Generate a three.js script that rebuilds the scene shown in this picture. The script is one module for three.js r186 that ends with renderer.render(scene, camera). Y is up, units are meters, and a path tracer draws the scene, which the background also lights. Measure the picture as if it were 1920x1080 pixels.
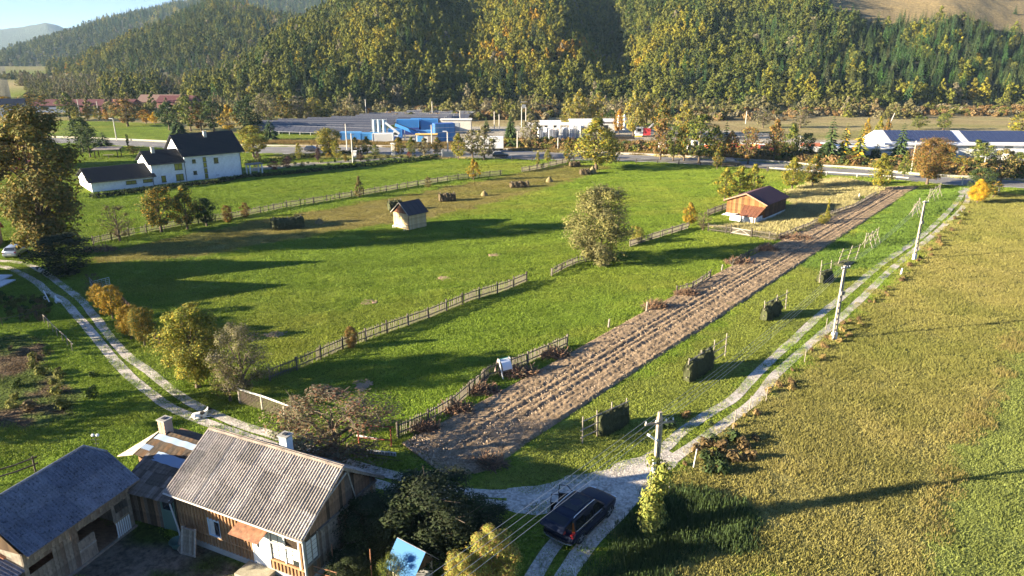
import * as THREE from 'three';
import { mergeGeometries } from 'three/addons/utils/BufferGeometryUtils.js';
import { MarchingCubes } from 'three/addons/objects/MarchingCubes.js';

// ---------------------------------------------------------------- camera, sky, sun, exposure
const scene = new THREE.Scene();
const CAM_H = 25.5, PITCH = 18.5 * Math.PI / 180, FOCAL = 1331;             // metres, radians, survey units of a 1920 x 1080 frame
const camera = new THREE.PerspectiveCamera(2 * Math.atan(540 / FOCAL) * 180 / Math.PI, 16 / 9, 0.5, 20000);
camera.position.set(0, CAM_H, 0);
camera.rotation.set(-PITCH, 0, 0);
const renderer = new THREE.WebGLRenderer();
renderer.toneMapping = THREE.LinearToneMapping;
renderer.toneMappingExposure = 5.2;
renderer.shadowMap.enabled = true;
const SUN_EL = 14.5 * Math.PI / 180, SUN_AZ = 13 * Math.PI / 180;
const SUN = new THREE.Vector3(-Math.cos(SUN_EL) * Math.cos(SUN_AZ), Math.sin(SUN_EL), Math.cos(SUN_EL) * Math.sin(SUN_AZ));
const sun = new THREE.DirectionalLight(new THREE.Color().setRGB(1, 0.86, 0.63), 5);
sun.position.copy(SUN).multiplyScalar(600);
sun.castShadow = true;
sun.shadow.camera.left = sun.shadow.camera.bottom = -400; sun.shadow.camera.right = sun.shadow.camera.top = 400; sun.shadow.camera.far = 1500;
sun.shadow.mapSize.set(4096, 4096);
scene.add(sun, sun.target);
{
  const W = 256, H = 128, data = new Float32Array(W * H * 4);
  for (let j = 0; j < H; j++) for (let i = 0; i < W; i++) {
    const up = ((j + 0.5) / H - 0.5) * Math.PI, round = ((i + 0.5) / W - 0.5) * 2 * Math.PI;
    const x = Math.cos(round) * Math.cos(up), y = Math.sin(up), z = Math.sin(round) * Math.cos(up);
    const k = Math.pow(1 - Math.max(0, y), 5), m = Math.pow(1 - Math.max(0, y), 16), c = x * SUN.x + y * SUN.y + z * SUN.z;
    const glow = 0.35 * Math.pow(Math.max(0, c), 10) * (0.3 + 0.7 * k);
    const o = (j * W + i) * 4;
    data[o] = 0.345 * (0.06 + 0.19 * k + 0.26 * m + glow);
    data[o + 1] = 0.345 * (0.14 + 0.31 * k + 0.24 * m + glow * 0.85);
    data[o + 2] = 0.345 * (0.36 + 0.36 * k + 0.12 * m + glow * 0.6);
    data[o + 3] = 1;
  }
  const sky = new THREE.DataTexture(data, W, H, THREE.RGBAFormat, THREE.FloatType);
  sky.mapping = THREE.EquirectangularReflectionMapping; sky.magFilter = THREE.LinearFilter; sky.needsUpdate = true;
  scene.background = sky; scene.environment = sky;
}
scene.fog = new THREE.FogExp2(new THREE.Color().setRGB(0.5, 0.74, 1.0), 0.00007);

// ---------------------------------------------------------------- small tools
const V = (x, y, z) => new THREE.Vector3(x, y, z);
function rand(seed) { let a = seed | 0; return () => { a = (a + 0x6d2b79f5) | 0; let t = Math.imul(a ^ (a >>> 15), 1 | a); t = (t + Math.imul(t ^ (t >>> 7), 61 | t)) ^ t; return ((t ^ (t >>> 14)) >>> 0) / 4294967296; }; }
const R = rand(11);
const lerp = (a, b, t) => a + (b - a) * t, clamp = (x, a = 0, b = 1) => Math.min(b, Math.max(a, x)), smooth = (a, b, x) => { const t = clamp((x - a) / (b - a)); return t * t * (3 - 2 * t); };
const SP = Math.sin(PITCH), CP = Math.cos(PITCH);
// survey: ground point (at height h) that was read off the photograph at (px, py)
function G(px, py, h = 0) {
  const u = (px - 960) / FOCAL, v = (540 - py) / FOCAL, dy = v * CP - SP, dz = -(CP + v * SP), t = (CAM_H - h) / -dy;
  return V(u * t, h, dz * t);
}
const hash = (x, y, s) => { let h = Math.imul(x, 374761393) + Math.imul(y, 668265263) + Math.imul(s, 2147483647 ^ 0x5bd1e995); h = Math.imul(h ^ (h >>> 13), 1274126177); return ((h ^ (h >>> 16)) >>> 0) / 4294967296; };
function vnoise(x, y, s = 0, period = 0) {
  const ix = Math.floor(x), iy = Math.floor(y), fx = x - ix, fy = y - iy, u = fx * fx * (3 - 2 * fx), v = fy * fy * (3 - 2 * fy);
  const w = period ? (n) => ((n % period) + period) % period : (n) => n;
  return lerp(lerp(hash(w(ix), w(iy), s), hash(w(ix + 1), w(iy), s), u), lerp(hash(w(ix), w(iy + 1), s), hash(w(ix + 1), w(iy + 1), s), u), v);
}
const fbm = (x, y, s = 0, o = 4) => { let a = 0, k = 0.5, n = 0; for (let i = 0; i < o; i++) { a += k * vnoise(x, y, s + i); n += k; x *= 2.03; y *= 2.03; k *= 0.5; } return a / n; };
const pfbm = (u, v, p, s, o = 4) => { let a = 0, k = 0.5, n = 0; for (let i = 0; i < o; i++) { a += k * vnoise(u * p, v * p, s + i, p); n += k; p *= 2; k *= 0.55; } return a / n; };
const toS = (c) => Math.round(255 * clamp(c <= 0.0031308 ? c * 12.92 : 1.055 * Math.pow(c, 1 / 2.4) - 0.055));
function colorTex(w, h, f) {                                   // f(u, v) -> linear [r, g, b]
  const d = new Uint8Array(w * h * 4);
  for (let j = 0; j < h; j++) for (let i = 0; i < w; i++) { const c = f((i + 0.5) / w, (j + 0.5) / h, i, j), o = (j * w + i) * 4; d[o] = toS(c[0]); d[o + 1] = toS(c[1]); d[o + 2] = toS(c[2]); d[o + 3] = 255; }
  const t = new THREE.DataTexture(d, w, h); t.colorSpace = THREE.SRGBColorSpace; t.wrapS = t.wrapT = THREE.RepeatWrapping; t.magFilter = THREE.LinearFilter; t.needsUpdate = true; return t;
}
function greyTex(w, h, f) {
  const d = new Uint8Array(w * h * 4);
  for (let j = 0; j < h; j++) for (let i = 0; i < w; i++) { const c = Math.round(255 * clamp(f((i + 0.5) / w, (j + 0.5) / h))), o = (j * w + i) * 4; d[o] = d[o + 1] = d[o + 2] = c; d[o + 3] = 255; }
  const t = new THREE.DataTexture(d, w, h); t.wrapS = t.wrapT = THREE.RepeatWrapping; t.magFilter = THREE.LinearFilter; t.needsUpdate = true; return t;
}
const rep = (t, u, v = u) => { const c = t.clone(); c.repeat.set(u, v); c.needsUpdate = true; return c; };
const rgb = (r, g, b) => new THREE.Color().setRGB(r, g, b);
const mat = (c, rough = 0.85, extra = {}) => new THREE.MeshStandardMaterial({ color: Array.isArray(c) ? rgb(...c) : c, roughness: rough, ...extra });

// geometry collector: triangles with normals, uv in metres and optional vertex colours
class MB {
  constructor() { this.p = []; this.n = []; this.u = []; this.c = null; this.m = null; this.col = null; }
  vert(x, y, z, nx, ny, nz, u, v) {
    if (this.m) { const e = this.m.elements; [x, y, z] = [e[0] * x + e[4] * y + e[8] * z + e[12], e[1] * x + e[5] * y + e[9] * z + e[13], e[2] * x + e[6] * y + e[10] * z + e[14]]; [nx, ny, nz] = [e[0] * nx + e[4] * ny + e[8] * nz, e[1] * nx + e[5] * ny + e[9] * nz, e[2] * nx + e[6] * ny + e[10] * nz]; }
    this.p.push(x, y, z); this.n.push(nx, ny, nz); this.u.push(u, v); if (this.c) this.c.push(...this.col);
  }
  colors(c) { if (!this.c) this.c = []; this.col = c; return this; }
  at(m) { this.m = m; return this; }
  tri(a, b, c) {
    const ux = b[0] - a[0], uy = b[1] - a[1], uz = b[2] - a[2], vx = c[0] - a[0], vy = c[1] - a[1], vz = c[2] - a[2];
    let nx = uy * vz - uz * vy, ny = uz * vx - ux * vz, nz = ux * vy - uy * vx; const l = Math.hypot(nx, ny, nz) || 1; nx /= l; ny /= l; nz /= l;
    for (const q of [a, b, c]) this.vert(q[0], q[1], q[2], nx, ny, nz, q[3] ?? q[0], q[4] ?? q[2]);
    return this;
  }
  quad(a, b, c, d, su, sv) {                                    // counter-clockwise; uv 0..su along a-b, 0..sv along a-d
    const L = (p, q) => Math.hypot(p[0] - q[0], p[1] - q[1], p[2] - q[2]); su = su ?? L(a, b); sv = sv ?? L(a, d);
    const A = [...a.slice(0, 3), 0, 0], B = [...b.slice(0, 3), su, 0], C = [...c.slice(0, 3), su, sv], D = [...d.slice(0, 3), 0, sv];
    this.tri(A, B, C); this.tri(A, C, D); return this;
  }
  box(x0, x1, y0, y1, z0, z1) {
    if (x1 < x0) [x0, x1] = [x1, x0]; if (y1 < y0) [y0, y1] = [y1, y0]; if (z1 < z0) [z0, z1] = [z1, z0];
    this.quad([x0, y0, z1], [x1, y0, z1], [x1, y1, z1], [x0, y1, z1]); this.quad([x1, y0, z0], [x0, y0, z0], [x0, y1, z0], [x1, y1, z0]);
    this.quad([x1, y0, z1], [x1, y0, z0], [x1, y1, z0], [x1, y1, z1]); this.quad([x0, y0, z0], [x0, y0, z1], [x0, y1, z1], [x0, y1, z0]);
    this.quad([x0, y1, z1], [x1, y1, z1], [x1, y1, z0], [x0, y1, z0]); this.quad([x0, y0, z0], [x1, y0, z0], [x1, y0, z1], [x0, y0, z1]);
    return this;
  }
  // a beam of rectangular section from p to q
  beam(p, q, w, t, up = [0, 1, 0]) {
    const a = V(...p), b = V(...q), d = b.clone().sub(a), L = d.length(); d.normalize();
    let s = V(...up).cross(d); if (s.lengthSq() < 1e-5) s = V(1, 0, 0).cross(d); s.normalize(); const n = d.clone().cross(s);
    const c = (o, i, j) => { const r = o.clone().addScaledVector(s, i * w / 2).addScaledVector(n, j * t / 2); return [r.x, r.y, r.z]; };
    const A = [c(a, -1, -1), c(a, 1, -1), c(a, 1, 1), c(a, -1, 1)], B = [c(b, -1, -1), c(b, 1, -1), c(b, 1, 1), c(b, -1, 1)];
    for (let i = 0; i < 4; i++) { const j = (i + 1) % 4; this.quad(A[i], B[i], B[j], A[j], L); }
    this.quad(A[0], A[1], A[2], A[3]); this.quad(B[3], B[2], B[1], B[0]); return this;
  }
  tube(pts, radii, seg = 6, caps = true) {                      // pts: array of [x, y, z], radii: number or array
    const P = pts.map((p) => V(...p)), n = P.length; let ref = V(0.13, 0.05, 1);
    let prev = null, run = 0;
    for (let i = 0; i < n; i++) {
      const d = P[Math.min(n - 1, i + 1)].clone().sub(P[Math.max(0, i - 1)]).normalize(); if (Math.abs(d.dot(ref)) > 0.95) ref = V(1, 0.1, 0.1);
      const s = ref.clone().cross(d).normalize(), t = d.clone().cross(s), r = Array.isArray(radii) ? radii[i] : radii, ring = [];
      if (i) run += P[i].distanceTo(P[i - 1]);
      for (let k = 0; k <= seg; k++) { const a = k / seg * 2 * Math.PI, nx = s.clone().multiplyScalar(Math.cos(a)).addScaledVector(t, Math.sin(a)); ring.push([P[i].x + nx.x * r, P[i].y + nx.y * r, P[i].z + nx.z * r, nx.x, nx.y, nx.z, k / seg * 6.28 * r, run]); }
      if (prev) for (let k = 0; k < seg; k++) for (const q of [prev[k], ring[k + 1], ring[k], prev[k], prev[k + 1], ring[k + 1]]) this.vert(...q);
      if (caps && (i === 0 || i === n - 1)) for (let k = 0; k < seg; k++) { const a = ring[k], b = ring[k + 1], c = [P[i].x, P[i].y, P[i].z]; i === 0 ? this.tri(c, b, a) : this.tri(c, a, b); }
      prev = ring;
    }
    return this;
  }
  cyl(p, q, r0, r1 = r0, seg = 8) { return this.tube([p, q], [r0, r1], seg); }
  ball(x, y, z, rx, ry = rx, rz = rx, seg = 8, bump = 0, s = 0) {
    const P = (i, j) => { const a = i / seg * 2 * Math.PI, b = (j / (seg / 2) - 0.5) * Math.PI, k = 1 + bump * (vnoise((i % seg) * 1.7, j * 1.9, s) - 0.5) * (j > 0 && j < seg / 2 ? 1 : 0); const nx = Math.cos(a) * Math.cos(b), ny = Math.sin(b), nz = Math.sin(a) * Math.cos(b); return [x + nx * rx * k, y + ny * ry * k, z + nz * rz * k, nx, ny, nz, a * rx, b * ry]; };
    for (let j = 0; j < seg / 2; j++) for (let i = 0; i < seg; i++) { const a = P(i, j), b = P(i + 1, j), c = P(i + 1, j + 1), d = P(i, j + 1); for (const q of [a, c, b, a, d, c]) this.vert(...q); }
    return this;
  }
  geo() {
    const g = new THREE.BufferGeometry();
    g.setAttribute('position', new THREE.Float32BufferAttribute(this.p, 3)); g.setAttribute('normal', new THREE.Float32BufferAttribute(this.n, 3)); g.setAttribute('uv', new THREE.Float32BufferAttribute(this.u, 2));
    if (this.c) g.setAttribute('color', new THREE.Float32BufferAttribute(this.c, 3));
    return g;
  }
}
const names = {};
function numbered(name) { const n = names[name] ?? 0; names[name] = n + 1; return n ? name + '_' + String(n).padStart(3, '0') : name; }
function shade(o) { o.traverse((m) => { if (m.isMesh) { m.castShadow = true; m.receiveShadow = true; } }); return o; }
function thing(name, label, category, pos = [0, 0, 0], turn = 0, group) {
  const o = new THREE.Group(); o.name = numbered(name); scene.add(o); o.position.set(...pos); o.rotation.y = turn; o.userData = { label, category }; if (group) o.userData.group = group; return o;
}
function part(name, geo, material, parent, label) {
  const m = new THREE.Mesh(geo.geo ? geo.geo() : geo, material); const used = parent.children.filter((c) => c.name === name || c.name.startsWith(name + '_')).length; m.name = used ? name + '_' + String(used).padStart(3, '0') : name; parent.add(m); m.castShadow = m.receiveShadow = true; if (label) m.userData.label = label; return m;
}
function stuffPart(name, geo, material, parent) { const m = part(name, geo, material, parent); m.userData.kind = 'stuff'; return m; }
function struct(name, geo, material) { const m = new THREE.Mesh(geo.geo ? geo.geo() : geo, material); m.name = numbered(name); m.userData = { kind: 'structure' }; m.receiveShadow = m.castShadow = true; scene.add(m); return m; }
function copy(o, pos, turn, label, scale) { const c = o.clone(); c.name = numbered(o.name.replace(/_\d{3}$/, '')); c.userData = { ...o.userData }; if (label) c.userData.label = label; c.position.set(...pos); if (turn !== undefined) c.rotation.y = turn; if (scale) c.scale.set(...(Array.isArray(scale) ? scale : [scale, scale, scale])); scene.add(c); return c; }
const arr = (v) => [v.x, v.y, v.z];
const inPoly = (x, z, P) => { let c = false; for (let i = 0, j = P.length - 1; i < P.length; j = i++) if ((P[i].z > z) !== (P[j].z > z) && x < (P[j].x - P[i].x) * (z - P[i].z) / (P[j].z - P[i].z) + P[i].x) c = !c; return c; };
const poly = (L) => L.map(([x, y]) => G(x, y));
// ---------------------------------------------------------------- the valley floor: what grows where
const Z = {
  aisle: poly([[160, 482], [330, 443], [480, 414], [640, 388], [830, 352], [1060, 308], [1150, 312], [1060, 345], [900, 388], [760, 418], [640, 432], [480, 462], [330, 488], [170, 496]]),
  dry: poly([[1095, 1100], [1150, 1010], [1205, 945], [1262, 880], [1335, 822], [1450, 725], [1560, 632], [1690, 515], [1770, 430], [1812, 372], [1880, 362], [2500, 430], [3200, 1100]]),
  dryGreen: poly([[1925, 600], [1850, 765], [1772, 905], [1690, 1100], [3000, 1100], [2600, 600]]),
  mown: poly([[905, 893], [1010, 832], [1150, 730], [1300, 645], [1390, 575], [1490, 500], [1570, 505], [1640, 505], [1520, 612], [1400, 715], [1310, 785], [1240, 840], [1150, 880], [1000, 915]]),
  clover: poly([[1490, 500], [1600, 432], [1720, 358], [1800, 347], [1795, 375], [1735, 430], [1645, 500], [1560, 515]]),
  straw: poly([[1330, 425], [1440, 447], [1490, 440], [1560, 402], [1640, 362], [1650, 345], [1560, 335], [1490, 352], [1470, 385], [1400, 418]]),
  soil: poly([[-60, 640], [40, 625], [85, 650], [120, 700], [160, 740], [120, 790], [-60, 800]]),
  yard: poly([[60, 1120], [140, 1075], [190, 1021], [262, 985], [330, 975], [392, 1027], [475, 1060], [520, 1090], [480, 1130]]),
  verge: poly([[940, 282], [1140, 287], [1440, 302], [1640, 317], [1930, 337], [1930, 302], [1700, 300], [1440, 278], [1180, 264], [940, 262]]),
  verge2: poly([[250, 262], [640, 274], [940, 282], [940, 270], [640, 256], [250, 248]]),
  gravel: poly([[640, 264], [870, 270], [960, 262], [1180, 264], [1440, 278], [1700, 300], [2000, 306], [2000, 262], [1500, 262], [1440, 250], [1200, 234], [1000, 236], [700, 240]]),
  drive: poly([[455, 325], [560, 312], [700, 302], [790, 295], [790, 292], [650, 300], [540, 306], [465, 315]]),
  shadeGrass: poly([[1115, 1110], [1150, 1010], [1200, 950], [1250, 918], [1320, 930], [1400, 955], [1440, 985], [1380, 1020], [1300, 1050], [1260, 1110]]),  // rough grass patch whose dark colour stands in for shade
  ditch: poly([[1919, 600], [1925, 600], [1880, 720], [1790, 905], [1704, 1100], [1688, 1100], [1774, 900], [1868, 715]]),
  lawn: poly([[100, 262], [100, 225], [330, 232], [330, 262]]),
  field: poly([[170, 460], [330, 425], [480, 395], [650, 367], [840, 335], [1060, 300], [840, 296], [470, 335], [190, 378]]),
};
const FLOOD = 0, GRASS = 1, AISLE = 2, DRY = 3, DRYGREEN = 4, MOWN = 5, CLOVER = 6, STRAW = 7, SOIL = 8, YARD = 9, VERGE = 10, GRAVEL = 11, SHADEGRASS = 12, DITCH = 13;
const ZCOL = [[0.40, 0.33, 0.165], [0.165, 0.235, 0.03], [0.23, 0.20, 0.06], [0.222, 0.205, 0.066], [0.178, 0.205, 0.058], [0.20, 0.23, 0.046], [0.125, 0.195, 0.035], [0.34, 0.30, 0.155], [0.12, 0.085, 0.055], [0.17, 0.145, 0.115], [0.17, 0.12, 0.045], [0.46, 0.41, 0.34], [0.055, 0.085, 0.03], [0.20, 0.165, 0.06]];  // next to last entry is grass darkened to carry shade
const bb = {}; for (const k in Z) bb[k] = [Math.min(...Z[k].map((p) => p.x)), Math.max(...Z[k].map((p) => p.x)), Math.min(...Z[k].map((p) => p.z)), Math.max(...Z[k].map((p) => p.z))];
const has = (k, x, z) => x >= bb[k][0] && x <= bb[k][1] && z >= bb[k][2] && z <= bb[k][3] && inPoly(x, z, Z[k]);
function zone(x, z) {
  const w = 0.9; x += (vnoise(x * 0.6, z * 0.6, 3) - 0.5) * w * 2; z += (vnoise(x * 0.6 + 9, z * 0.6, 4) - 0.5) * w * 2;
  if (z > -215) {
    if (has('yard', x, z)) return YARD; if (has('soil', x, z)) return SOIL;
    if (has('shadeGrass', x, z)) return SHADEGRASS; if (has('ditch', x, z)) return DITCH; if (has('dryGreen', x, z)) return DRYGREEN; if (has('dry', x, z)) return DRY; if (has('clover', x, z)) return CLOVER; if (has('mown', x, z)) return MOWN; if (has('straw', x, z)) return STRAW;
    if (has('drive', x, z)) return GRAVEL; if (has('gravel', x, z)) return GRAVEL; if (has('verge', x, z) || has('verge2', x, z)) return VERGE; if (has('aisle', x, z)) return AISLE;
  } else { if (has('gravel', x, z)) return GRAVEL; if (has('lawn', x, z)) return GRASS; }
  if (z < -178 - 0.0 * x && z < -150 - 0.25 * Math.abs(x)) { if (x < -60 && z > -235) return GRASS; if (z < -230 && vnoise(x * 0.02 + 5, z * 0.05, 8) > 0.72) return GRASS; return FLOOD; }
  return x > 90 && z < -150 ? FLOOD : GRASS;
}
function zoneColor(k, x, z) {
  const c = ZCOL[k], n = fbm(x * 0.05, z * 0.05, 21, 3) - 0.5, m = fbm(x * 0.35, z * 0.35, 31, 3) - 0.5, streak = fbm(x * 0.10 + z * 0.22, z * 0.03 - x * 0.02, 51, 3) - 0.5, swath = vnoise(x * 0.16 + z * 0.62 + 2 * fbm(x * 0.03, z * 0.03, 53, 2), x * 0.02, 52) - 0.5;
  let y = 0, b = 1 + 0.35 * m;
  if (k === GRASS) { y = clamp(1.0 * n + 0.9 * streak + 0.5 * m + 0.35 * swath + 0.05, 0, 0.6); b *= 1 + 0.28 * swath; }
  if (k === DRY) { y = clamp(0.9 * n + 0.5 * m, -0.5, 0.5); }
  if (k === AISLE) y = clamp(streak * 1.5, -0.4, 0.4);
  if (k === GRASS) return [lerp(c[0], 0.235, y) * b, lerp(c[1], 0.225, y) * b, lerp(c[2], 0.045, y) * b];
  if (k === DRY) return y > 0 ? [lerp(c[0], 0.29, y) * b, lerp(c[1], 0.23, y) * b, lerp(c[2], 0.10, y) * b] : [lerp(c[0], 0.11, -y) * b, lerp(c[1], 0.16, -y) * b, lerp(c[2], 0.02, -y) * b];
  if (k === AISLE) return y > 0 ? [lerp(c[0], 0.26, y) * b, lerp(c[1], 0.21, y) * b, lerp(c[2], 0.09, y) * b] : [lerp(c[0], 0.10, -y) * b, lerp(c[1], 0.15, -y) * b, lerp(c[2], 0.02, -y) * b];
  if (k === YARD) { const g = smooth(0.5, 0.6, fbm(x * 0.45, z * 0.45, 77, 3)); return [lerp(c[0], 0.06, g) * b, lerp(c[1], 0.09, g) * b, lerp(c[2], 0.02, g) * b]; }
  if (k === SOIL) { const g = smooth(0.5, 0.58, fbm(x * 0.35, z * 0.35, 79, 3)); return [lerp(c[0], 0.09, g) * b, lerp(c[1], 0.12, g) * b, lerp(c[2], 0.03, g) * b]; }
  if (k === FLOOD) { const g = clamp((fbm(x * 0.03, z * 0.07, 81, 3) - 0.5) * 3, -1, 1); return g > 0 ? [lerp(c[0], 0.20, g) * b, lerp(c[1], 0.21, g) * b, lerp(c[2], 0.06, g) * b] : [lerp(c[0], 0.26, -g) * b, lerp(c[1], 0.19, -g) * b, lerp(c[2], 0.10, -g) * b]; }
  b = 1 + 0.5 * m + 0.3 * n; return [c[0] * b, c[1] * b, c[2] * b];
}
// a bumpy field sheet: x and z coordinates given as lists
function sheet(xs, zs, y, drop) {
  const p = [], c = [], u = [], ix = [], nx = xs.length;
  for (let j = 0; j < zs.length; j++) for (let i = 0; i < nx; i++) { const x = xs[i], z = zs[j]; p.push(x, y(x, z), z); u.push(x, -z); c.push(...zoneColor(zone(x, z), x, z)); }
  for (let j = 0; j < zs.length - 1; j++) for (let i = 0; i < nx - 1; i++) { if (drop && drop(xs[i], xs[i + 1], zs[j], zs[j + 1])) continue; const a = j * nx + i; ix.push(a, a + nx, a + 1, a + 1, a + nx, a + nx + 1); }
  const g = new THREE.BufferGeometry(); g.setIndex(ix); g.setAttribute('position', new THREE.Float32BufferAttribute(p, 3)); g.setAttribute('uv', new THREE.Float32BufferAttribute(u, 2)); g.setAttribute('color', new THREE.Float32BufferAttribute(c, 3)); g.computeVertexNormals(); return g;
}
const range = (a, b, s) => { const r = []; for (let x = a; x < b + 1e-6; x += s) r.push(x); return r; };
const turfTex = colorTex(1024, 1024, (u, v) => { const a = pfbm(u, v, 48, 5, 4), b = pfbm(u, v, 8, 9, 3), k = clamp(0.45 + 1.15 * (a - 0.5) + 0.35 * (b - 0.5) + 0.25); return [k, k, k * 0.95]; });
const turfBump = greyTex(1024, 1024, (u, v) => pfbm(u, v, 64, 15, 4));
const turf = new THREE.MeshPhysicalMaterial({ vertexColors: true, map: rep(turfTex, 1 / 9), bumpMap: rep(turfBump, 1 / 9), bumpScale: 0.12, roughness: 1, specularIntensity: 0.1 });
{
  // near fields at about 0.7 m, then the rest of the valley out to the horizon: one level sheet
  const nx = [-9000, -5000, -2600, -1400, -800, -500, -380, -300, -260, ...range(-220, -116, 4), ...range(-112, 112, 0.7), ...range(116, 240, 4), 280, 340, 420, 560, 800, 1400, 2600, 5000, 9000];
  const nz = [120, 60, 30, 10, ...range(-190, -14, 0.7).reverse(), ...range(0, 180, 4).map((d) => -194 - d), -400, -440, -500, -600, -800, -1100, -1600, -2600, -4500, -9000];
  struct('ground', sheet(nx, nz, () => 0), turf);
}

// ---------------------------------------------------------------- hills
const pl = (L, x) => { if (x <= L[0][0]) return L[0][1]; for (let i = 1; i < L.length; i++) if (x <= L[i][0]) return lerp(L[i - 1][1], L[i][1], (x - L[i - 1][0]) / (L[i][0] - L[i - 1][0])); return L[L.length - 1][1]; };
const CAP_A = [[-0.45, 0], [-0.405, 4], [-0.345, 17], [-0.285, 40], [-0.2, 90], [-0.1, 130], [1, 150]];
const CAP_B = [[-0.63, 0], [-0.59, 6], [-0.46, 52], [-0.417, 77], [-0.395, 88], [-0.36, 84], [-0.31, 66], [-0.26, 60], [0.2, 120]];
const CAP_C = [[-0.95, -10], [-0.75, 2], [-0.684, 10], [-0.577, 64], [-0.533, 93], [-0.497, 111], [-0.447, 143], [-0.42, 154], [-0.39, 215], [-0.37, 225], [-0.33, 205], [-0.27, 185], [-0.2, 200], [0, 220]];
const ramp = (d, slope, cap) => { if (d <= 0 || cap <= 0) return 0; const h = slope * d * smooth(-6, 26, d); return cap * (1 - Math.exp(-h / cap * (1 + 0.5 * h / cap))); };
function hillA(x, d) {
  const t = x / d, base = 336 + 14 * Math.sin(t * 9 + 1) + 26 * smooth(-0.3, -0.45, t);
  let h = ramp(d - base, 0.36, pl(CAP_A, t) + 6 * (fbm(t * 14, 3, 91) - 0.5));
  const tv = lerp(0.170, 0.105, (d - base) / 190), w = 0.028 + 0.0001 * (d - base), g = Math.exp(-(((t - tv) / w) ** 2));
  h -= Math.min(h, 12 * g * smooth(5, 60, d - base));
  const sp = 6 * Math.sin(t * 34 + 0.6) * smooth(10, 90, d - base) * (t < 0.15 ? 1 : 0.45) * clamp(pl(CAP_A, t) / 60); h += sp;
  return Math.max(0, h);
}
const hillB = (x, d) => { const t = x / d; return ramp(d - (600 + 90 * smooth(-0.42, -0.62, t)), 0.3, pl(CAP_B, t) * (1 + 0.12 * (fbm(t * 30, d * 0.006, 92) - 0.5))); };
const hillC = (x, d) => { const t = x / d; return ramp(d - 1280, 0.3, pl(CAP_C, t) * (1 + 0.10 * (fbm(t * 30, d * 0.003, 93) - 0.5))); };
const hillH = (x, z) => { const d = -z; return Math.max(hillA(x, d), hillB(x, d), hillC(x, d)); };
const slopeTex = colorTex(512, 512, (u, v) => { const a = pfbm(u, v, 32, 5, 4), k = clamp(0.7 + 0.9 * (a - 0.5)); return [k, k, k]; });
const CLEAR_T = 0.375;
function clearing(t, d) { const e = fbm(t * 30, 1.5, 94) * 16; return t > CLEAR_T && d > 436 + e + 56 * smooth(0.43, CLEAR_T, t); }
{
  const p = [], c = [], u = [], ix = [], ts = [], ds = [];
  for (let t = -0.9; t <= 0.9001; t += 0.006) ts.push(t);
  for (let d = 318; d < 640; d += 4) ds.push(d); for (let d = 640; d < 1100; d += 12) ds.push(d); for (let d = 1100; d <= 2600; d += 30) ds.push(d);
  for (const d of ds) for (const t of ts) {
    const x = t * d, h = hillH(x, -d); p.push(x, h - 0.3 + (h > 2 ? 2.5 * (fbm(x * 0.08, d * 0.08, 95) - 0.5) : 0), -d); u.push(x, d);
    const n = fbm(x * 0.05, d * 0.05, 96), k = 0.7 + 0.6 * n;
    const grassy = clearing(t, d), low = h < 5;
    const s = grassy ? [0.30, 0.22, 0.09] : low ? [0.16, 0.14, 0.05] : [0.05, 0.05, 0.02]; c.push(s[0] * k, s[1] * k, s[2] * k);
  }
  const n = ts.length; for (let j = 0; j < ds.length - 1; j++) for (let i = 0; i < n - 1; i++) { const a = j * n + i; ix.push(a, a + 1, a + n, a + 1, a + n + 1, a + n); }
  const g = new THREE.BufferGeometry(); g.setIndex(ix); g.setAttribute('position', new THREE.Float32BufferAttribute(p, 3)); g.setAttribute('uv', new THREE.Float32BufferAttribute(u, 2)); g.setAttribute('color', new THREE.Float32BufferAttribute(c, 3)); g.computeVertexNormals();
  struct('hills', g, new THREE.MeshStandardMaterial({ vertexColors: true, map: rep(slopeTex, 1 / 30), bumpMap: rep(turfBump, 1 / 20), bumpScale: 0.8, roughness: 1 }));
}
{ // the far blue mountains at the head of the valley
  const CAP = [[-1.3, 120], [-0.9, 150], [-0.72, 152], [-0.684, 160], [-0.65, 166], [-0.616, 196], [-0.60, 182], [-0.585, 150], [-0.56, 120], [-0.54, 118], [-0.5, 90], [-0.3, 60]];
  const p = [], u = [], ix = [], ts = range(-1.3, -0.3, 0.006), ds = range(3400, 5600, 100);
  for (const d of ds) for (const t of ts) { const k = smooth(3400, 4900, d); p.push(t * d, pl(CAP, t) * k * (1 - 0.25 * smooth(5000, 5600, d)) + 26 * k * (fbm(t * 40, d * 0.004, 97) - 0.5) - 2, -d); u.push(t * d, d); }
  const n = ts.length; for (let j = 0; j < ds.length - 1; j++) for (let i = 0; i < n - 1; i++) { const a = j * n + i; ix.push(a, a + 1, a + n, a + 1, a + n + 1, a + n); }
  const g = new THREE.BufferGeometry(); g.setIndex(ix); g.setAttribute('position', new THREE.Float32BufferAttribute(p, 3)); g.setAttribute('uv', new THREE.Float32BufferAttribute(u, 2)); g.computeVertexNormals();
  struct('far_mountains', g, new THREE.MeshStandardMaterial({ color: rgb(0.07, 0.09, 0.05), map: rep(slopeTex, 1 / 400), bumpMap: rep(turfBump, 1 / 300), bumpScale: 10, roughness: 1 }));
}
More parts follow.
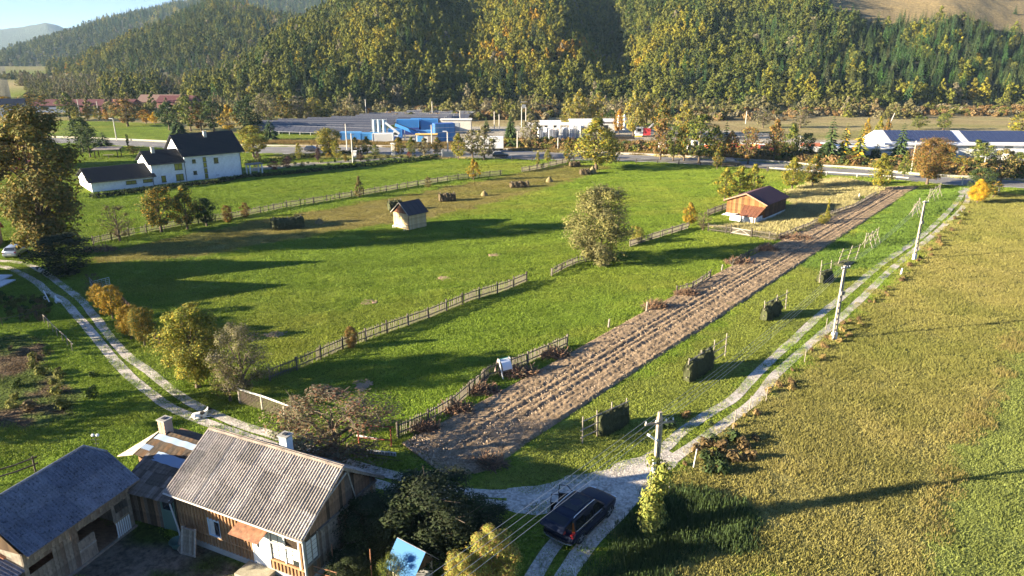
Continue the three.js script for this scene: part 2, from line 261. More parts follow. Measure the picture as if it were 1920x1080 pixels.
// ---------------------------------------------------------------- foliage
// leaf clumps spread through a volume of overlapping lobes; each clump is a bent pair of triangles
function leaves(b, lobes, size, rnd, pal, flat = 0.25, rough = 0.9) {
  for (const L of lobes) for (let i = 0; i < L.n; i++) {
    const a = rnd() * 6.2832, cz = rnd() * 2 - 1, s = Math.sqrt(1 - cz * cz), k = Math.pow(rnd(), 0.38) * (0.9 + 0.25 * rnd());
    const x = L.x + s * Math.cos(a) * L.rx * k, y = L.y + cz * L.ry * k, z = L.z + s * Math.sin(a) * L.rz * k;
    // leaf lies roughly tangent to its lobe
    const n = V(s * Math.cos(a), cz + flat, s * Math.sin(a)).addScaledVector(V(rnd() - 0.5, rnd() - 0.5, rnd() - 0.5), rough).normalize();
    const t = V(rnd() - 0.5, rnd() - 0.5, rnd() - 0.5).cross(n).normalize(), w = n.clone().cross(t), q = size * (0.6 + 0.8 * rnd()), h = q * 0.5;
    const c = pal[Math.floor(rnd() * pal.length * 0.999)], j = 0.8 + 0.4 * rnd(); b.colors([c[0] * j * L.k, c[1] * j * L.k, c[2] * j]);
    const A = [x - t.x * q, y - t.y * q, z - t.z * q], B = [x + w.x * h, y + w.y * h, z + w.z * h], C = [x + t.x * q, y + t.y * q, z + t.z * q], D = [x - w.x * h + n.x * h * 0.4, y - w.y * h + n.y * h * 0.4, z - w.z * h + n.z * h * 0.4];
    b.tri(A, B, C); b.tri(A, C, D);
  }
}
function lobesFor(shape, H, W, rnd, count, n) {                 // crown of height H and width W standing on y = 0
  const out = [];
  for (let i = 0; i < count; i++) {
    const v = (i + 0.5) / count, a = i * 2.4 + rnd() * 1.2;
    let y = H * v, rad;
    y += (rnd() - 0.5) * H * 0.12; if (shape === 'round') rad = Math.sqrt(Math.max(0.02, 1 - (2 * v - 1) ** 2));
    else if (shape === 'column') rad = 0.75 * Math.pow(Math.sin(Math.PI * (0.08 + 0.86 * v)), 0.6);
    else if (shape === 'cone') rad = 1.02 * (1 - v) + 0.06;
    else if (shape === 'drop') rad = Math.sin(Math.PI * Math.pow(0.06 + 0.92 * v, 0.72));
    else rad = 0.5 + 0.5 * Math.sqrt(Math.max(0, 1 - (1.5 * v - 0.6) ** 2));        // spreading
    rad *= W / 2; const r = Math.max(0.11 * W, rad * (0.26 + 0.36 * rnd())), off = Math.max(0, rad - r * 0.7) * (0.62 + 0.6 * rnd());
    out.push({ x: Math.cos(a) * off, z: Math.sin(a) * off, y: clamp(y, r * 0.5, H - r * 0.55), rx: r, rz: r, ry: r * (0.7 + 0.3 * rnd()), n: Math.ceil(n * (0.6 + 0.8 * rnd())), k: 0.85 + 0.3 * rnd() });
  }
  return out;
}
const WHITE = [[1, 1, 1], [0.93, 0.95, 0.9], [1.06, 1.02, 0.95]];
const leafMat = (c, tr = 0.25) => new THREE.MeshPhysicalMaterial({ color: c, vertexColors: true, roughness: 0.85, transmission: tr, thickness: 0, specularIntensity: 0.25 });
const barkTex = colorTex(128, 256, (u, v) => { const a = pfbm(u * 2, v * 0.3, 16, 41, 3), k = 0.5 + 0.9 * (a - 0.35); return [k, k * 0.95, k * 0.88]; });
const bark = new THREE.MeshStandardMaterial({ color: rgb(0.17, 0.13, 0.095), map: barkTex, roughness: 0.95 });
const paleBark = new THREE.MeshStandardMaterial({ color: rgb(0.36, 0.33, 0.27), map: barkTex, roughness: 0.9 });
// tapered trunk with limbs that reach into the lobes
function trunkGeo(H, r, lobes, y0, rnd, limbs = 6) {
  const b = new MB(), lean = [(rnd() - 0.5) * 0.06 * H, (rnd() - 0.5) * 0.06 * H], top = [lean[0], H, lean[1]];
  b.tube([[0, -0.15, 0], [lean[0] * 0.1, H * 0.1, lean[1] * 0.1], [lean[0] * 0.5, H * 0.5, lean[1] * 0.5], top], [r * 1.35, r, r * 0.62, r * 0.12], 7);
  const L = [...lobes].sort(() => rnd() - 0.5).slice(0, limbs);
  for (const q of L) { const s = clamp((q.y + y0) * 0.55, y0 * 0.6, H * 0.8) / H, x0 = lean[0] * s, z0 = lean[1] * s, a = [x0, s * H, z0], e = [q.x, q.y + y0, q.z], m = [(a[0] + e[0]) / 2 + (rnd() - 0.5) * 0.1 * H, (a[1] + e[1]) / 2 + 0.03 * H, (a[2] + e[2]) / 2 + (rnd() - 0.5) * 0.1 * H]; b.tube([a, m, e], [r * 0.42, r * 0.25, r * 0.06], 5); }
  return b;
}
function spruceGeo(H, W, rnd, tiers, per, pal) {                // drooping whorls of needled boughs
  const b = new MB();
  for (let i = 0; i < tiers; i++) {
    const v = i / tiers, y = H * (0.06 + 0.92 * v), len = W / 2 * Math.pow(1 - v, 0.85) * (0.85 + 0.3 * rnd()) + 0.04 * W, n = Math.max(4, Math.round(per * (1 - 0.6 * v)));
    for (let k = 0; k < n; k++) {
      const a = (k + rnd() * 0.7) / n * 6.2832 + i * 0.7, l = len * (0.75 + 0.45 * rnd()), dr = 0.18 + 0.25 * rnd(), wd = Math.max(0.1 * W, l * 0.42), cx = Math.cos(a), cz = Math.sin(a), q = pal[Math.floor(rnd() * pal.length * 0.999)], j = 0.75 + 0.5 * rnd(); b.colors([q[0] * j, q[1] * j, q[2] * j]);
      const base = [0, y + 0.06 * l, 0], tip = [cx * l, y - dr * l, cz * l], mx = cx * l * 0.6, mz = cz * l * 0.6, my = y - dr * l * 0.3;
      const A = [mx - cz * wd * 0.5, my - 0.16 * l, mz + cx * wd * 0.5], B = [mx + cz * wd * 0.5, my - 0.16 * l, mz - cx * wd * 0.5], M = [mx, my + 0.05 * l, mz];
      b.tri(base, A, M); b.tri(A, tip, M); b.tri(M, tip, B); b.tri(base, M, B);
    }
  }
  return b;
}
function stuffGroup(name, label, category) { const g = new THREE.Group(); g.name = numbered(name); g.userData = { label, category, kind: 'stuff' }; scene.add(g); return g; }
function instanced(name, geo, material, list, parent) {         // list of [x, y, z, turn, sx, sy, sz, [r, g, b], tiltX, tiltZ]
  const m = new THREE.InstancedMesh(geo, material, list.length), M = new THREE.Matrix4(), q = new THREE.Quaternion(), e = new THREE.Euler(), c = new THREE.Color();
  list.forEach((a, i) => { e.set(a[8] ?? 0, a[3], a[9] ?? 0); q.setFromEuler(e); M.compose(V(a[0], a[1], a[2]), q, V(a[4], a[5], a[6])); m.setMatrixAt(i, M); m.setColorAt(i, c.setRGB(...a[7])); });
  m.name = name; m.userData.kind = 'stuff'; m.castShadow = m.receiveShadow = true; (parent ?? scene).add(m); return m;
}
const AUT = { green: [0.058, 0.088, 0.018], olive: [0.12, 0.125, 0.026], lime: [0.18, 0.19, 0.026], yellow: [0.32, 0.235, 0.022], gold: [0.36, 0.21, 0.02], orange: [0.29, 0.15, 0.026], rust: [0.175, 0.105, 0.04], dark: [0.045, 0.07, 0.022], grey: [0.20, 0.175, 0.11], spruce: [0.038, 0.062, 0.022] };
const mixc = (a, b, t) => [lerp(a[0], b[0], t), lerp(a[1], b[1], t), lerp(a[2], b[2], t)];
{
  const rnd = rand(5), shapes = [['round', 12, 11], ['drop', 15, 10], ['round', 9, 10], ['drop', 17, 9]];
  const broad = shapes.map(([s, H, W]) => { const b = new MB(); leaves(b, lobesFor(s, H, W, rnd, 18, 34), 0.8, rnd, WHITE, 0.5, 0.6); return b.geo(); });
  const spruces = [[20, 6.4], [17, 5.2]].map(([H, W]) => spruceGeo(H, W, rnd, 22, 9, WHITE).geo());
  const lists = { near: [[], [], [], [], [], []], far: [[], [], [], [], [], []] };
  const scatter = (x0, x1, d0, d1, s, sc, where, key) => {
    for (let d = d0; d < d1; d += s) for (let x = x0; x < x1; x += s) {
      const X = x + (rnd() - 0.5) * s * 0.95, D = d + (rnd() - 0.5) * s * 0.95, t = X / D; if (t < -0.8 || t > 0.8) continue;
      const k = where(t, D, X); if (!k) continue;
      const h = hillH(X, -D), cn = fbm(X * 0.012, D * 0.012, 61, 3), cn2 = fbm(X * 0.035 + 40, D * 0.035, 65, 3);
      let pc = clamp(-0.06 + 1.6 * (cn2 - 0.42) + 1.0 * smooth(0.30, 0.52, t) * smooth(1, 8, h) + (key === 'far' ? 0.25 : 0) + 0.3 * smooth(40, 90, h), 0.03, 0.9); if (h < 3) pc *= 0.25;
      if (k === 2) pc = 0.05;
      const con = rnd() < pc, q = sc * (k === 2 ? 0.42 + 0.35 * rnd() : 0.7 + 0.5 * rnd()); let col, v;
      if (con) { v = 4 + (rnd() < 0.45 ? 1 : 0); col = mixc(AUT.spruce, AUT.dark, rnd()); col = col.map((c) => c * (0.8 + 0.5 * rnd())); }
      else {
        v = Math.floor(rnd() * 3.999); const w = clamp(cn * 1.35 - 0.31 + (rnd() - 0.5) * 0.5 + 0.06 - 0.16 * smooth(-0.3, -0.55, t));
        col = w < 0.36 ? mixc(AUT.green, AUT.olive, rnd()) : w < 0.58 ? mixc(AUT.olive, AUT.lime, rnd() * 0.8) : w < 0.84 ? mixc(AUT.lime, AUT.yellow, rnd() * 0.6) : w < 0.93 ? mixc(AUT.lime, AUT.gold, rnd()) : w < 0.95 ? mixc(AUT.orange, AUT.gold, rnd()) : mixc(AUT.green, AUT.olive, rnd());
        if (k === 2) col = mixc(mixc(AUT.olive, AUT.grey, rnd()), rnd() < 0.3 ? AUT.rust : AUT.lime, rnd() * 0.5);
        if (rnd() < 0.02) col = AUT.grey;
      }
      lists[key][v].push([X, Math.max(0, h) - 0.6, -D, rnd() * 6.28, q * (0.85 + 0.3 * rnd()), q * (con ? 0.8 + 0.35 * rnd() : 0.85 + 0.3 * rnd()), q * (0.85 + 0.3 * rnd()), col]);
    }
  };
  scatter(-370, 460, 330, 690, 4.4, 0.56, (t, d, x) => { const h = hillA(x, d); if (t < -0.66 || clearing(t, d)) return rnd() < 0.010 && h < 90 ? 1 : 0; if (h > 1.2) return d < 590 || (t > -0.02 && t < 0.24) ? 1 : 0; if (t < -0.3 && d < 600 && h <= 1.2 && hillB(x, d) < 1) return fbm(x * 0.04, d * 0.05, 71, 2) > 0.36 ? 2 : 0; return d < 352 && fbm(x * 0.05, d * 0.09, 71, 2) > 0.52 ? 2 : (hillB(x, d) < 1 && d > 345 && fbm(x * 0.03, d * 0.03, 72, 2) > 0.4) ? 2 : 0; }, 'near');
  scatter(-240, 260, 283, 332, 5.2, 0.7, (t, d, x) => (t < 0.75 && t > -0.62 && fbm(x * 0.035, d * 0.11, 73, 3) > (t < -0.22 ? 0.45 : 0.62) ? 2 : 0), 'near');
  scatter(-760, -20, 560, 1150, 7, 0.68, (t, d, x) => (t < -0.15 && hillB(x, d) > 0.8 && hillB(x, d) >= hillA(x, d) - 4 && !(t < -0.60 && t > -0.625 && d < 760 && d > 700)) ? 1 : (t < -0.35 && hillB(x, d) <= 0.8 && d < 760 && fbm(x * 0.02, d * 0.02, 74, 2) > 0.42) ? 2 : 0, 'far');
  scatter(-1900, -400, 1260, 2400, 14, 1.0, (t, d, x) => (t < -0.22 && (hillC(x, d) > 1 || fbm(x * 0.01, d * 0.01, 75, 2) > 0.5) && hillC(x, d) >= Math.max(hillA(x, d), hillB(x, d)) - 4) ? 1 : 0, 'far');
  const bm = leafMat(rgb(1, 1, 1), 0.2), sm = new THREE.MeshPhysicalMaterial({ vertexColors: true, roughness: 0.9, specularIntensity: 0.2 });
  for (const [key, name, label] of [['near', 'hillside_forest', 'dense mixed autumn forest covering the steep hillside behind the yards'], ['far', 'distant_forest', 'hazy mixed forest on the spurs at the left end of the valley']]) {
    const g = stuffGroup(name, label, 'forest');
    lists[key].forEach((l, i) => instanced(i < 4 ? 'broadleaf_crowns' : 'spruce_crowns', i < 4 ? broad[i] : spruces[i - 4], i < 4 ? bm : sm, l, g));
  }
}
// ---------------------------------------------------------------- grass: tufts of blades over every field
function tuftGeo(rnd, n, rad, h, w) {
  const b = new MB();
  for (let i = 0; i < n; i++) {
    const a = rnd() * 6.2832, r = rad * Math.sqrt(rnd()), x = Math.cos(a) * r, z = Math.sin(a) * r, t = rnd() * 6.2832, l = h * (0.55 + 0.8 * rnd()), bend = l * (0.2 + 0.75 * rnd()), ba = rnd() * 6.2832, cx = Math.cos(t) * w / 2, cz = Math.sin(t) * w / 2, bx = Math.cos(ba) * bend, bz = Math.sin(ba) * bend, j = 0.7 + 0.6 * rnd(); b.colors([j, j, j * (0.8 + 0.4 * rnd())]);
    b.tri([x - cx, -0.02, z - cz], [x + cx, -0.02, z + cz], [x + bx + cx * 0.5, l, z + bz + cz * 0.5]); b.tri([x - cx, -0.02, z - cz], [x + bx + cx * 0.5, l, z + bz + cz * 0.5], [x + bx - cx * 0.5, l * 0.97, z + bz - cz * 0.5]);
  }
  return b.geo();
}
const KEEP_OUT = [];                                            // functions (x, z) -> true where no grass stands: tracks, ploughland, yards, buildings
function sowGrass() {
  const rnd = rand(77), kinds = { [GRASS]: [0.55, 1], [AISLE]: [0.35, 0.8], [DRY]: [0.75, 1], [DRYGREEN]: [0.6, 1], [MOWN]: [0.48, 1], [CLOVER]: [0.75, 1], [STRAW]: [1.7, 0.85], [VERGE]: [2.4, 0.9], [FLOOD]: [1.6, 0.55], [SHADEGRASS]: [2.3, 1], [DITCH]: [1.3, 0.8], [YARD]: [0.5, 0.2], [SOIL]: [0.5, 0.15] };
  const geos = [[0.14, 0.035], [0.16, 0.04]].map(([h, w]) => tuftGeo(rnd, 210, 1.0, h, w)), lists = [[], []];
  let z = -22;
  while (z > -212) {
    const d = Math.hypot(z, CAM_H), s = 0.85 + Math.max(0, d - 60) * 0.0055, half = Math.min(150, -z * 0.80 + 12);
    for (let x = -half; x < half; x += s) {
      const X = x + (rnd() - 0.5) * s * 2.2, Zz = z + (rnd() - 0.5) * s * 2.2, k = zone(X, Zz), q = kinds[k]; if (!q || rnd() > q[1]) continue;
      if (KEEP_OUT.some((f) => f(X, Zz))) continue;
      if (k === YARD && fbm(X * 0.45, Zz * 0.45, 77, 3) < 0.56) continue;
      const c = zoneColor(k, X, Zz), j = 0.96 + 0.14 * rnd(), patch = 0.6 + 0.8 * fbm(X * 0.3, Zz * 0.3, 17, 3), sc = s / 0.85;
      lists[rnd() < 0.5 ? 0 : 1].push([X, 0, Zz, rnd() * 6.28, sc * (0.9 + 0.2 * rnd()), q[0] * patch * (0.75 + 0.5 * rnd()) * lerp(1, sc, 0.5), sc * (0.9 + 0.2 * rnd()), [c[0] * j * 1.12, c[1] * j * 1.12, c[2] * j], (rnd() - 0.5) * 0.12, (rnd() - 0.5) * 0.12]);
    }
    z -= s;
  }
  const g = stuffGroup('grass', 'meadow grass, dry pasture and weedy growth over all the fields, one patch coloured as shade', 'grass'), m = new THREE.MeshPhysicalMaterial({ vertexColors: true, roughness: 0.8, specularIntensity: 0.2, transmission: 0.25, thickness: 0 });
  lists.forEach((l, i) => instanced('grass_tufts', geos[i], m, l, g));
  console.log('grass', lists.map((l) => l.length));
}
// ---------------------------------------------------------------- tracks, road, ploughland
const line = (L, h = 0) => L.map(([x, y]) => G(x, y, h));
function dense(P, s) { const out = []; const c = new THREE.CatmullRomCurve3(P, false, 'centripetal'), n = Math.max(2, Math.ceil(c.getLength() / s)); for (let i = 0; i <= n; i++) out.push(c.getPointAt(i / n)); return out; }
function nearLine(P, w) {                                      // (x, z) closer than w to the line
  const lo = [Math.min(...P.map((p) => p.x)) - w, Math.min(...P.map((p) => p.z)) - w], hi = [Math.max(...P.map((p) => p.x)) + w, Math.max(...P.map((p) => p.z)) + w];
  return (x, z) => { if (x < lo[0] || x > hi[0] || z < lo[1] || z > hi[1]) return false; for (let i = 1; i < P.length; i++) { const a = P[i - 1], b = P[i], dx = b.x - a.x, dz = b.z - a.z, t = clamp(((x - a.x) * dx + (z - a.z) * dz) / (dx * dx + dz * dz || 1)), ex = x - a.x - dx * t, ez = z - a.z - dz * t; if (ex * ex + ez * ez < w * w) return true; } return false; };
}
function ribbon(P, w, y, seed, wob = 0.25) {
  const b = new MB(); let run = 0, prev = null; const N = 6;
  P.forEach((p, i) => {
    const d = P[Math.min(P.length - 1, i + 1)].clone().sub(P[Math.max(0, i - 1)]).normalize(), s = V(-d.z, 0, d.x); if (i) run += p.distanceTo(P[i - 1]);
    const W = typeof w === 'function' ? w(i / (P.length - 1)) : w, l = W / 2 + wob * (fbm(run * 0.5, seed, 5, 3) - 0.5) * 2, r = W / 2 + wob * (fbm(run * 0.5, seed + 7.3, 6, 3) - 0.5) * 2, row = [];
    for (let k = 0; k <= N; k++) { const v = lerp(-l, r, k / N), q = p.clone().addScaledVector(s, v); row.push([q.x, y, q.z, v, run]); }
    if (prev) for (let k = 0; k < N; k++) { b.tri(prev[k], row[k + 1], row[k]); b.tri(prev[k], prev[k + 1], row[k + 1]); }
    prev = row;
  });
  const g = b.geo(), nrm = g.attributes.normal; for (let i = 0; i < nrm.count; i++) nrm.setXYZ(i, 0, 1, 0); return g;
}
const gravelTex = colorTex(512, 512, (u, v) => { const a = pfbm(u, v, 64, 51, 4), b = pfbm(u, v, 6, 57, 3), k = clamp(0.62 + 0.75 * (a - 0.5) + 0.3 * (b - 0.5)); return [k, k * 0.97, k * 0.93]; });
const gravelBump = greyTex(512, 512, (u, v) => pfbm(u, v, 64, 51, 4));
const gravel = new THREE.MeshPhysicalMaterial({ color: rgb(0.76, 0.70, 0.62), map: rep(gravelTex, 1 / 8), bumpMap: rep(gravelBump, 1 / 4), bumpScale: 0.04, roughness: 0.95, specularIntensity: 0.2 });
const RUT = {
  eastLeft: line([[1808, 352], [1800, 371], [1729, 442], [1650, 497], [1587, 550], [1525, 602], [1477, 647], [1415, 705], [1373, 749], [1319, 781], [1275, 812], [1247, 838], [1206, 864], [1159, 886], [1105, 903], [1040, 918], [990, 924], [937, 926], [878, 922], [818, 911], [759, 896], [700, 881], [635, 862], [570, 838], [513, 816], [466, 801], [421, 784], [360, 756], [320, 729], [273, 692], [240, 668], [207, 632], [175, 590], [145, 556], [112, 532], [82, 510], [45, 494], [0, 489], [-80, 486]]),
  eastRight: line([[1815, 352], [1812, 380], [1750, 440], [1672, 505], [1615, 560], [1560, 610], [1505, 657], [1452, 705], [1414, 753], [1363, 790], [1307, 831], [1269, 856], [1231, 884], [1174, 916], [1120, 936], [1040, 948], [967, 948], [907, 942], [850, 934], [790, 926], [723, 911], [650, 888], [560, 855], [470, 821], [389, 793], [320, 764], [285, 739], [244, 706], [220, 681], [190, 645], [165, 615], [140, 587], [117, 562], [92, 550], [70, 530], [37, 512], [0, 499], [-80, 498]]),
  southRight: line([[1231, 884], [1192, 925], [1163, 958], [1128, 992], [1090, 1035], [1058, 1085], [1030, 1140]]),
  southLeft: line([[1150, 905], [1105, 945], [1065, 990], [1030, 1035], [1000, 1085], [970, 1140]]),
};
for (const [k, w] of [['eastLeft', (t) => t < 0.03 ? 1.6 : 0.82], ['eastRight', (t) => t < 0.03 ? 1.6 : 0.82], ['southRight', 1.0], ['southLeft', 0.9]]) {
  const P = dense(RUT[k], 0.6); RUT[k + 'D'] = P;
  struct('gravel_track', ribbon(P, w, { eastLeft: 0.012, eastRight: 0.016, southRight: 0.02, southLeft: 0.024 }[k], k.length, 0.08), gravel);
  KEEP_OUT.push(nearLine(P.filter((_, i) => i % 4 === 0), 0.5));
}
// where the branches meet the gravel is bare over the whole width
{
  const P = dense(line([[1262, 850], [1222, 872], [1165, 903], [1100, 925], [1030, 936], [950, 936]]), 0.6);
  struct('gravel_track', ribbon(P, (t) => 2.2 + 1.6 * Math.sin(Math.PI * t), 0.008, 31, 0.7), gravel); KEEP_OUT.push(nearLine(P.filter((_, i) => i % 4 === 0), 1.3));
}
function loft(A, B, nu, nv, y) {                               // grid between two lines
  const a = new THREE.CatmullRomCurve3(A, false, 'centripetal'), b = new THREE.CatmullRomCurve3(B, false, 'centripetal'), p = [], u = [], ix = [];
  for (let j = 0; j <= nv; j++) { const q = a.getPointAt(j / nv), r = b.getPointAt(j / nv), W = q.distanceTo(r); for (let i = 0; i <= nu; i++) { const x = lerp(q.x, r.x, i / nu), z = lerp(q.z, r.z, i / nu); p.push(x, y(x, z, i / nu, j / nv, W), z); u.push(x, -z); } }
  for (let j = 0; j < nv; j++) for (let i = 0; i < nu; i++) { const k = j * (nu + 1) + i; ix.push(k, k + 1, k + nu + 1, k + 1, k + nu + 2, k + nu + 1); }
  const g = new THREE.BufferGeometry(); g.setIndex(ix); g.setAttribute('position', new THREE.Float32BufferAttribute(p, 3)); g.setAttribute('uv', new THREE.Float32BufferAttribute(u, 2)); g.computeVertexNormals();
  if (g.attributes.normal.getY(5) < 0) { const id = g.index.array; for (let i = 0; i < id.length; i += 3) { const t = id[i]; id[i] = id[i + 1]; id[i + 1] = t; } g.computeVertexNormals(); } return g;
}
// ploughland: furrows, wheel ruts and clods
const PL = line([[752, 832], [860, 775], [960, 722], [1070, 661], [1190, 594], [1340, 515], [1480, 444], [1560, 403], [1640, 362], [1662, 350]]), PR = line([[835, 893], [905, 885], [1000, 824], [1150, 725], [1300, 629], [1395, 566], [1500, 496], [1600, 430], [1715, 355], [1725, 349]]);
const PLOUGH = [...PL, ...[...PR].reverse()];
KEEP_OUT.push((x, z) => inPoly(x + (vnoise(x, z, 41) - 0.5) * 0.9, z + (vnoise(x, z, 42) - 0.5) * 0.9, PLOUGH));
{
  const soilTex = colorTex(512, 512, (u, v) => { const a = pfbm(u, v, 40, 61, 4), b = pfbm(u, v, 7, 67, 3), k = clamp(0.6 + 0.7 * (a - 0.5) + 0.5 * (b - 0.5)); return [k, k * 0.96, k * 0.92]; });
  const soil = new THREE.MeshPhysicalMaterial({ color: rgb(0.47, 0.355, 0.235), map: rep(soilTex, 1 / 4), bumpMap: rep(gravelBump, 1 / 2), bumpScale: 0.1, roughness: 1, specularIntensity: 0.1 });
  const g = loft(PL, PR, 84, 800, (x, z, u, v, W) => {
    const e = smooth(0, 0.05, u) * smooth(1, 0.95, u) * smooth(0, 0.02, v) * smooth(1, 0.99, v), s = u * W + 0.12 * (fbm(v * 14, u * 2, 44, 2) - 0.5);
    let h = 0.12 + 0.014 * Math.sin(s * 2 * Math.PI / 0.62) + 0.08 * (fbm(x * 2.4, z * 2.4, 45, 3) - 0.45) + 0.085 * (vnoise(x * 6, z * 6, 46) - 0.4);
    for (const q of [0.33, 0.46, 0.53, 0.66]) { const d = (u - q - 0.004 * Math.sin(v * 9 + q * 20)) * W; h -= 0.075 * Math.exp(-((d / 0.2) ** 2)); h += 0.03 * Math.exp(-(((d - 0.38) / 0.18) ** 2)); }
    return 0.03 + Math.max(-0.01, h) * e;
  });
  struct('ploughed_field', g, soil);
  const rnd = rand(91), ca = new THREE.CatmullRomCurve3(PL, false, 'centripetal'), cb = new THREE.CatmullRomCurve3(PR, false, 'centripetal'), list = [], clod = new MB().ball(0, 0, 0, 1, 0.7, 0.85, 6, 0.7, 3).geo();
  for (let i = 0; i < 9000; i++) { const v = rnd() ** 1.6, a = ca.getPointAt(v), b = cb.getPointAt(v), u = 0.02 + 0.96 * rnd(), s = 0.03 + 0.06 * rnd() ** 2, k = 0.8 + 0.5 * rnd(); list.push([lerp(a.x, b.x, u), 0.12, lerp(a.z, b.z, u), rnd() * 6, s, s, s, [0.37 * k, 0.28 * k, 0.19 * k]]); }
  const m = instanced('soil_clods', clod, mat([1, 1, 1], 1), list); m.userData = { kind: 'stuff', label: 'crumbly brown soil clods lying all over the ploughed strip', category: 'soil' };
}
// the asphalt road with its parapet and markings
const RF = line([[-150, 250], [200, 262], [497, 275], [710, 276], [980, 283], [1142, 289], [1237, 293], [1475, 307], [1542, 313], [1634, 319], [1700, 327], [1780, 333], [1862, 336], [1990, 346], [2300, 372]]), RN = line([[-150, 260], [200, 272], [497, 288], [710, 291], [980, 299], [1142, 302], [1237, 305], [1475, 320], [1542, 327], [1634, 333], [1700, 339], [1780, 347], [1862, 350], [1990, 358], [2300, 388]]);
{
  const asphalt = new THREE.MeshPhysicalMaterial({ color: rgb(0.30, 0.295, 0.29), map: rep(gravelTex, 1 / 2), roughness: 0.85, specularIntensity: 0.3 });
  struct('road', loft(RF, RN, 6, 160, () => 0.03), asphalt);
  KEEP_OUT.push((x, z) => inPoly(x, z, [...RF, ...[...RN].reverse()]));
  const white = mat([0.75, 0.74, 0.7], 0.8), cf = new THREE.CatmullRomCurve3(RF, false, 'centripetal'), cn = new THREE.CatmullRomCurve3(RN, false, 'centripetal');
  const mk = (u, w, t0, t1) => { const b = new MB(), n = 8; for (let i = 0; i < n; i++) { const q = (t) => { const a = cf.getPointAt(t), c = cn.getPointAt(t), W = a.distanceTo(c); return [a.clone().lerp(c, u - w / 2 / W), a.clone().lerp(c, u + w / 2 / W)]; }, [a, c] = q(lerp(t0, t1, i / n)), [d, e] = q(lerp(t0, t1, (i + 1) / n)); b.quad([a.x, 0.036, a.z], [c.x, 0.036, c.z], [e.x, 0.036, e.z], [d.x, 0.036, d.z]); } return b.geo(); };
  const marks = []; for (const u of [0.05, 0.95]) for (let i = 0; i < 20; i++) marks.push(mk(u, 0.18, i / 20, (i + 1) / 20)); for (let i = 0; i < 70; i++) marks.push(mk(0.5, 0.16, i / 70, (i + 0.45) / 70));
  struct('road_marking', mergeGeometries(marks), white);
}
// low kerb and parapet strip along the far side
{
  const P = dense(RF, 3).map((p) => p.clone().add(V(0, 0, -0.9))), b = new MB();
  for (let i = 1; i < P.length; i++) b.beam([P[i - 1].x, 0.22, P[i - 1].z], [P[i].x, 0.22, P[i].z], 0.35, 0.46);
  struct('road_kerb', b, new THREE.MeshStandardMaterial({ color: rgb(0.62, 0.58, 0.5), map: rep(gravelTex, 1 / 2), roughness: 0.9 }));
}
// ---------------------------------------------------------------- single trees and shrubs
const heightAt = (px, yb, yt) => { const g = G(px, yb); let lo = 0, hi = 60; for (let i = 0; i < 40; i++) { const m = (lo + hi) / 2, dy = m - CAM_H, fw = -g.z * CP - dy * SP, up = dy * CP - g.z * SP; (540 - FOCAL * up / fw > yt) ? lo = m : hi = m; } return lo; };
const widthAt = (px, yb, w) => { const g = G(px, yb); return w * (-g.z * CP + CAM_H * SP) / FOCAL; };
const PAL = {
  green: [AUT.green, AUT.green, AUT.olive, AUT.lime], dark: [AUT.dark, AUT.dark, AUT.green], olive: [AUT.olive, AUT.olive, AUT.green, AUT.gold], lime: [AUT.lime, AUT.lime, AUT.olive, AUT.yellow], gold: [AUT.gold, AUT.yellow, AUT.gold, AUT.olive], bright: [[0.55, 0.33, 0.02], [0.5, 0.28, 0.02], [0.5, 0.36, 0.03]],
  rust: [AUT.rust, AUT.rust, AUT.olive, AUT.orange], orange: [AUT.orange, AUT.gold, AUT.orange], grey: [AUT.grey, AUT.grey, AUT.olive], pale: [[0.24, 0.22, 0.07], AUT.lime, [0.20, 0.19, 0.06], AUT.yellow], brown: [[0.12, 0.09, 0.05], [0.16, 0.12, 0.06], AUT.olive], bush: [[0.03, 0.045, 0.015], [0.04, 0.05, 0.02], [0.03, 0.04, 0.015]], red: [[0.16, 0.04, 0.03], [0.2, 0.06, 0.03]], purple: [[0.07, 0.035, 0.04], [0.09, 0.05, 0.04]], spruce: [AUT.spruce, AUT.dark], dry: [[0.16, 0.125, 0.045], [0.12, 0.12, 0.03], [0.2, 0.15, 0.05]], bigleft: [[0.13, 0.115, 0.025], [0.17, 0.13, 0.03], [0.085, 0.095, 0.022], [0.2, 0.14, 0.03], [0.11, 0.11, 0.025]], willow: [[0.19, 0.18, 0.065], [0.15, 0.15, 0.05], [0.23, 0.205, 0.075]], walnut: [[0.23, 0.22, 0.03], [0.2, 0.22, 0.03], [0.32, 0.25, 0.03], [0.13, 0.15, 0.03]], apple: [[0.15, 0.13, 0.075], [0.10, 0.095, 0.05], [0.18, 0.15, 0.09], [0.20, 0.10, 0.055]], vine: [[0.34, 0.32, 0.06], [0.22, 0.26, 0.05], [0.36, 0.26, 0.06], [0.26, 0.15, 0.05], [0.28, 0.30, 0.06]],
};
const crownMat = leafMat(rgb(1, 1, 1), 0.25), needleMat = new THREE.MeshPhysicalMaterial({ vertexColors: true, roughness: 0.9, specularIntensity: 0.2 });
const treeCache = {};
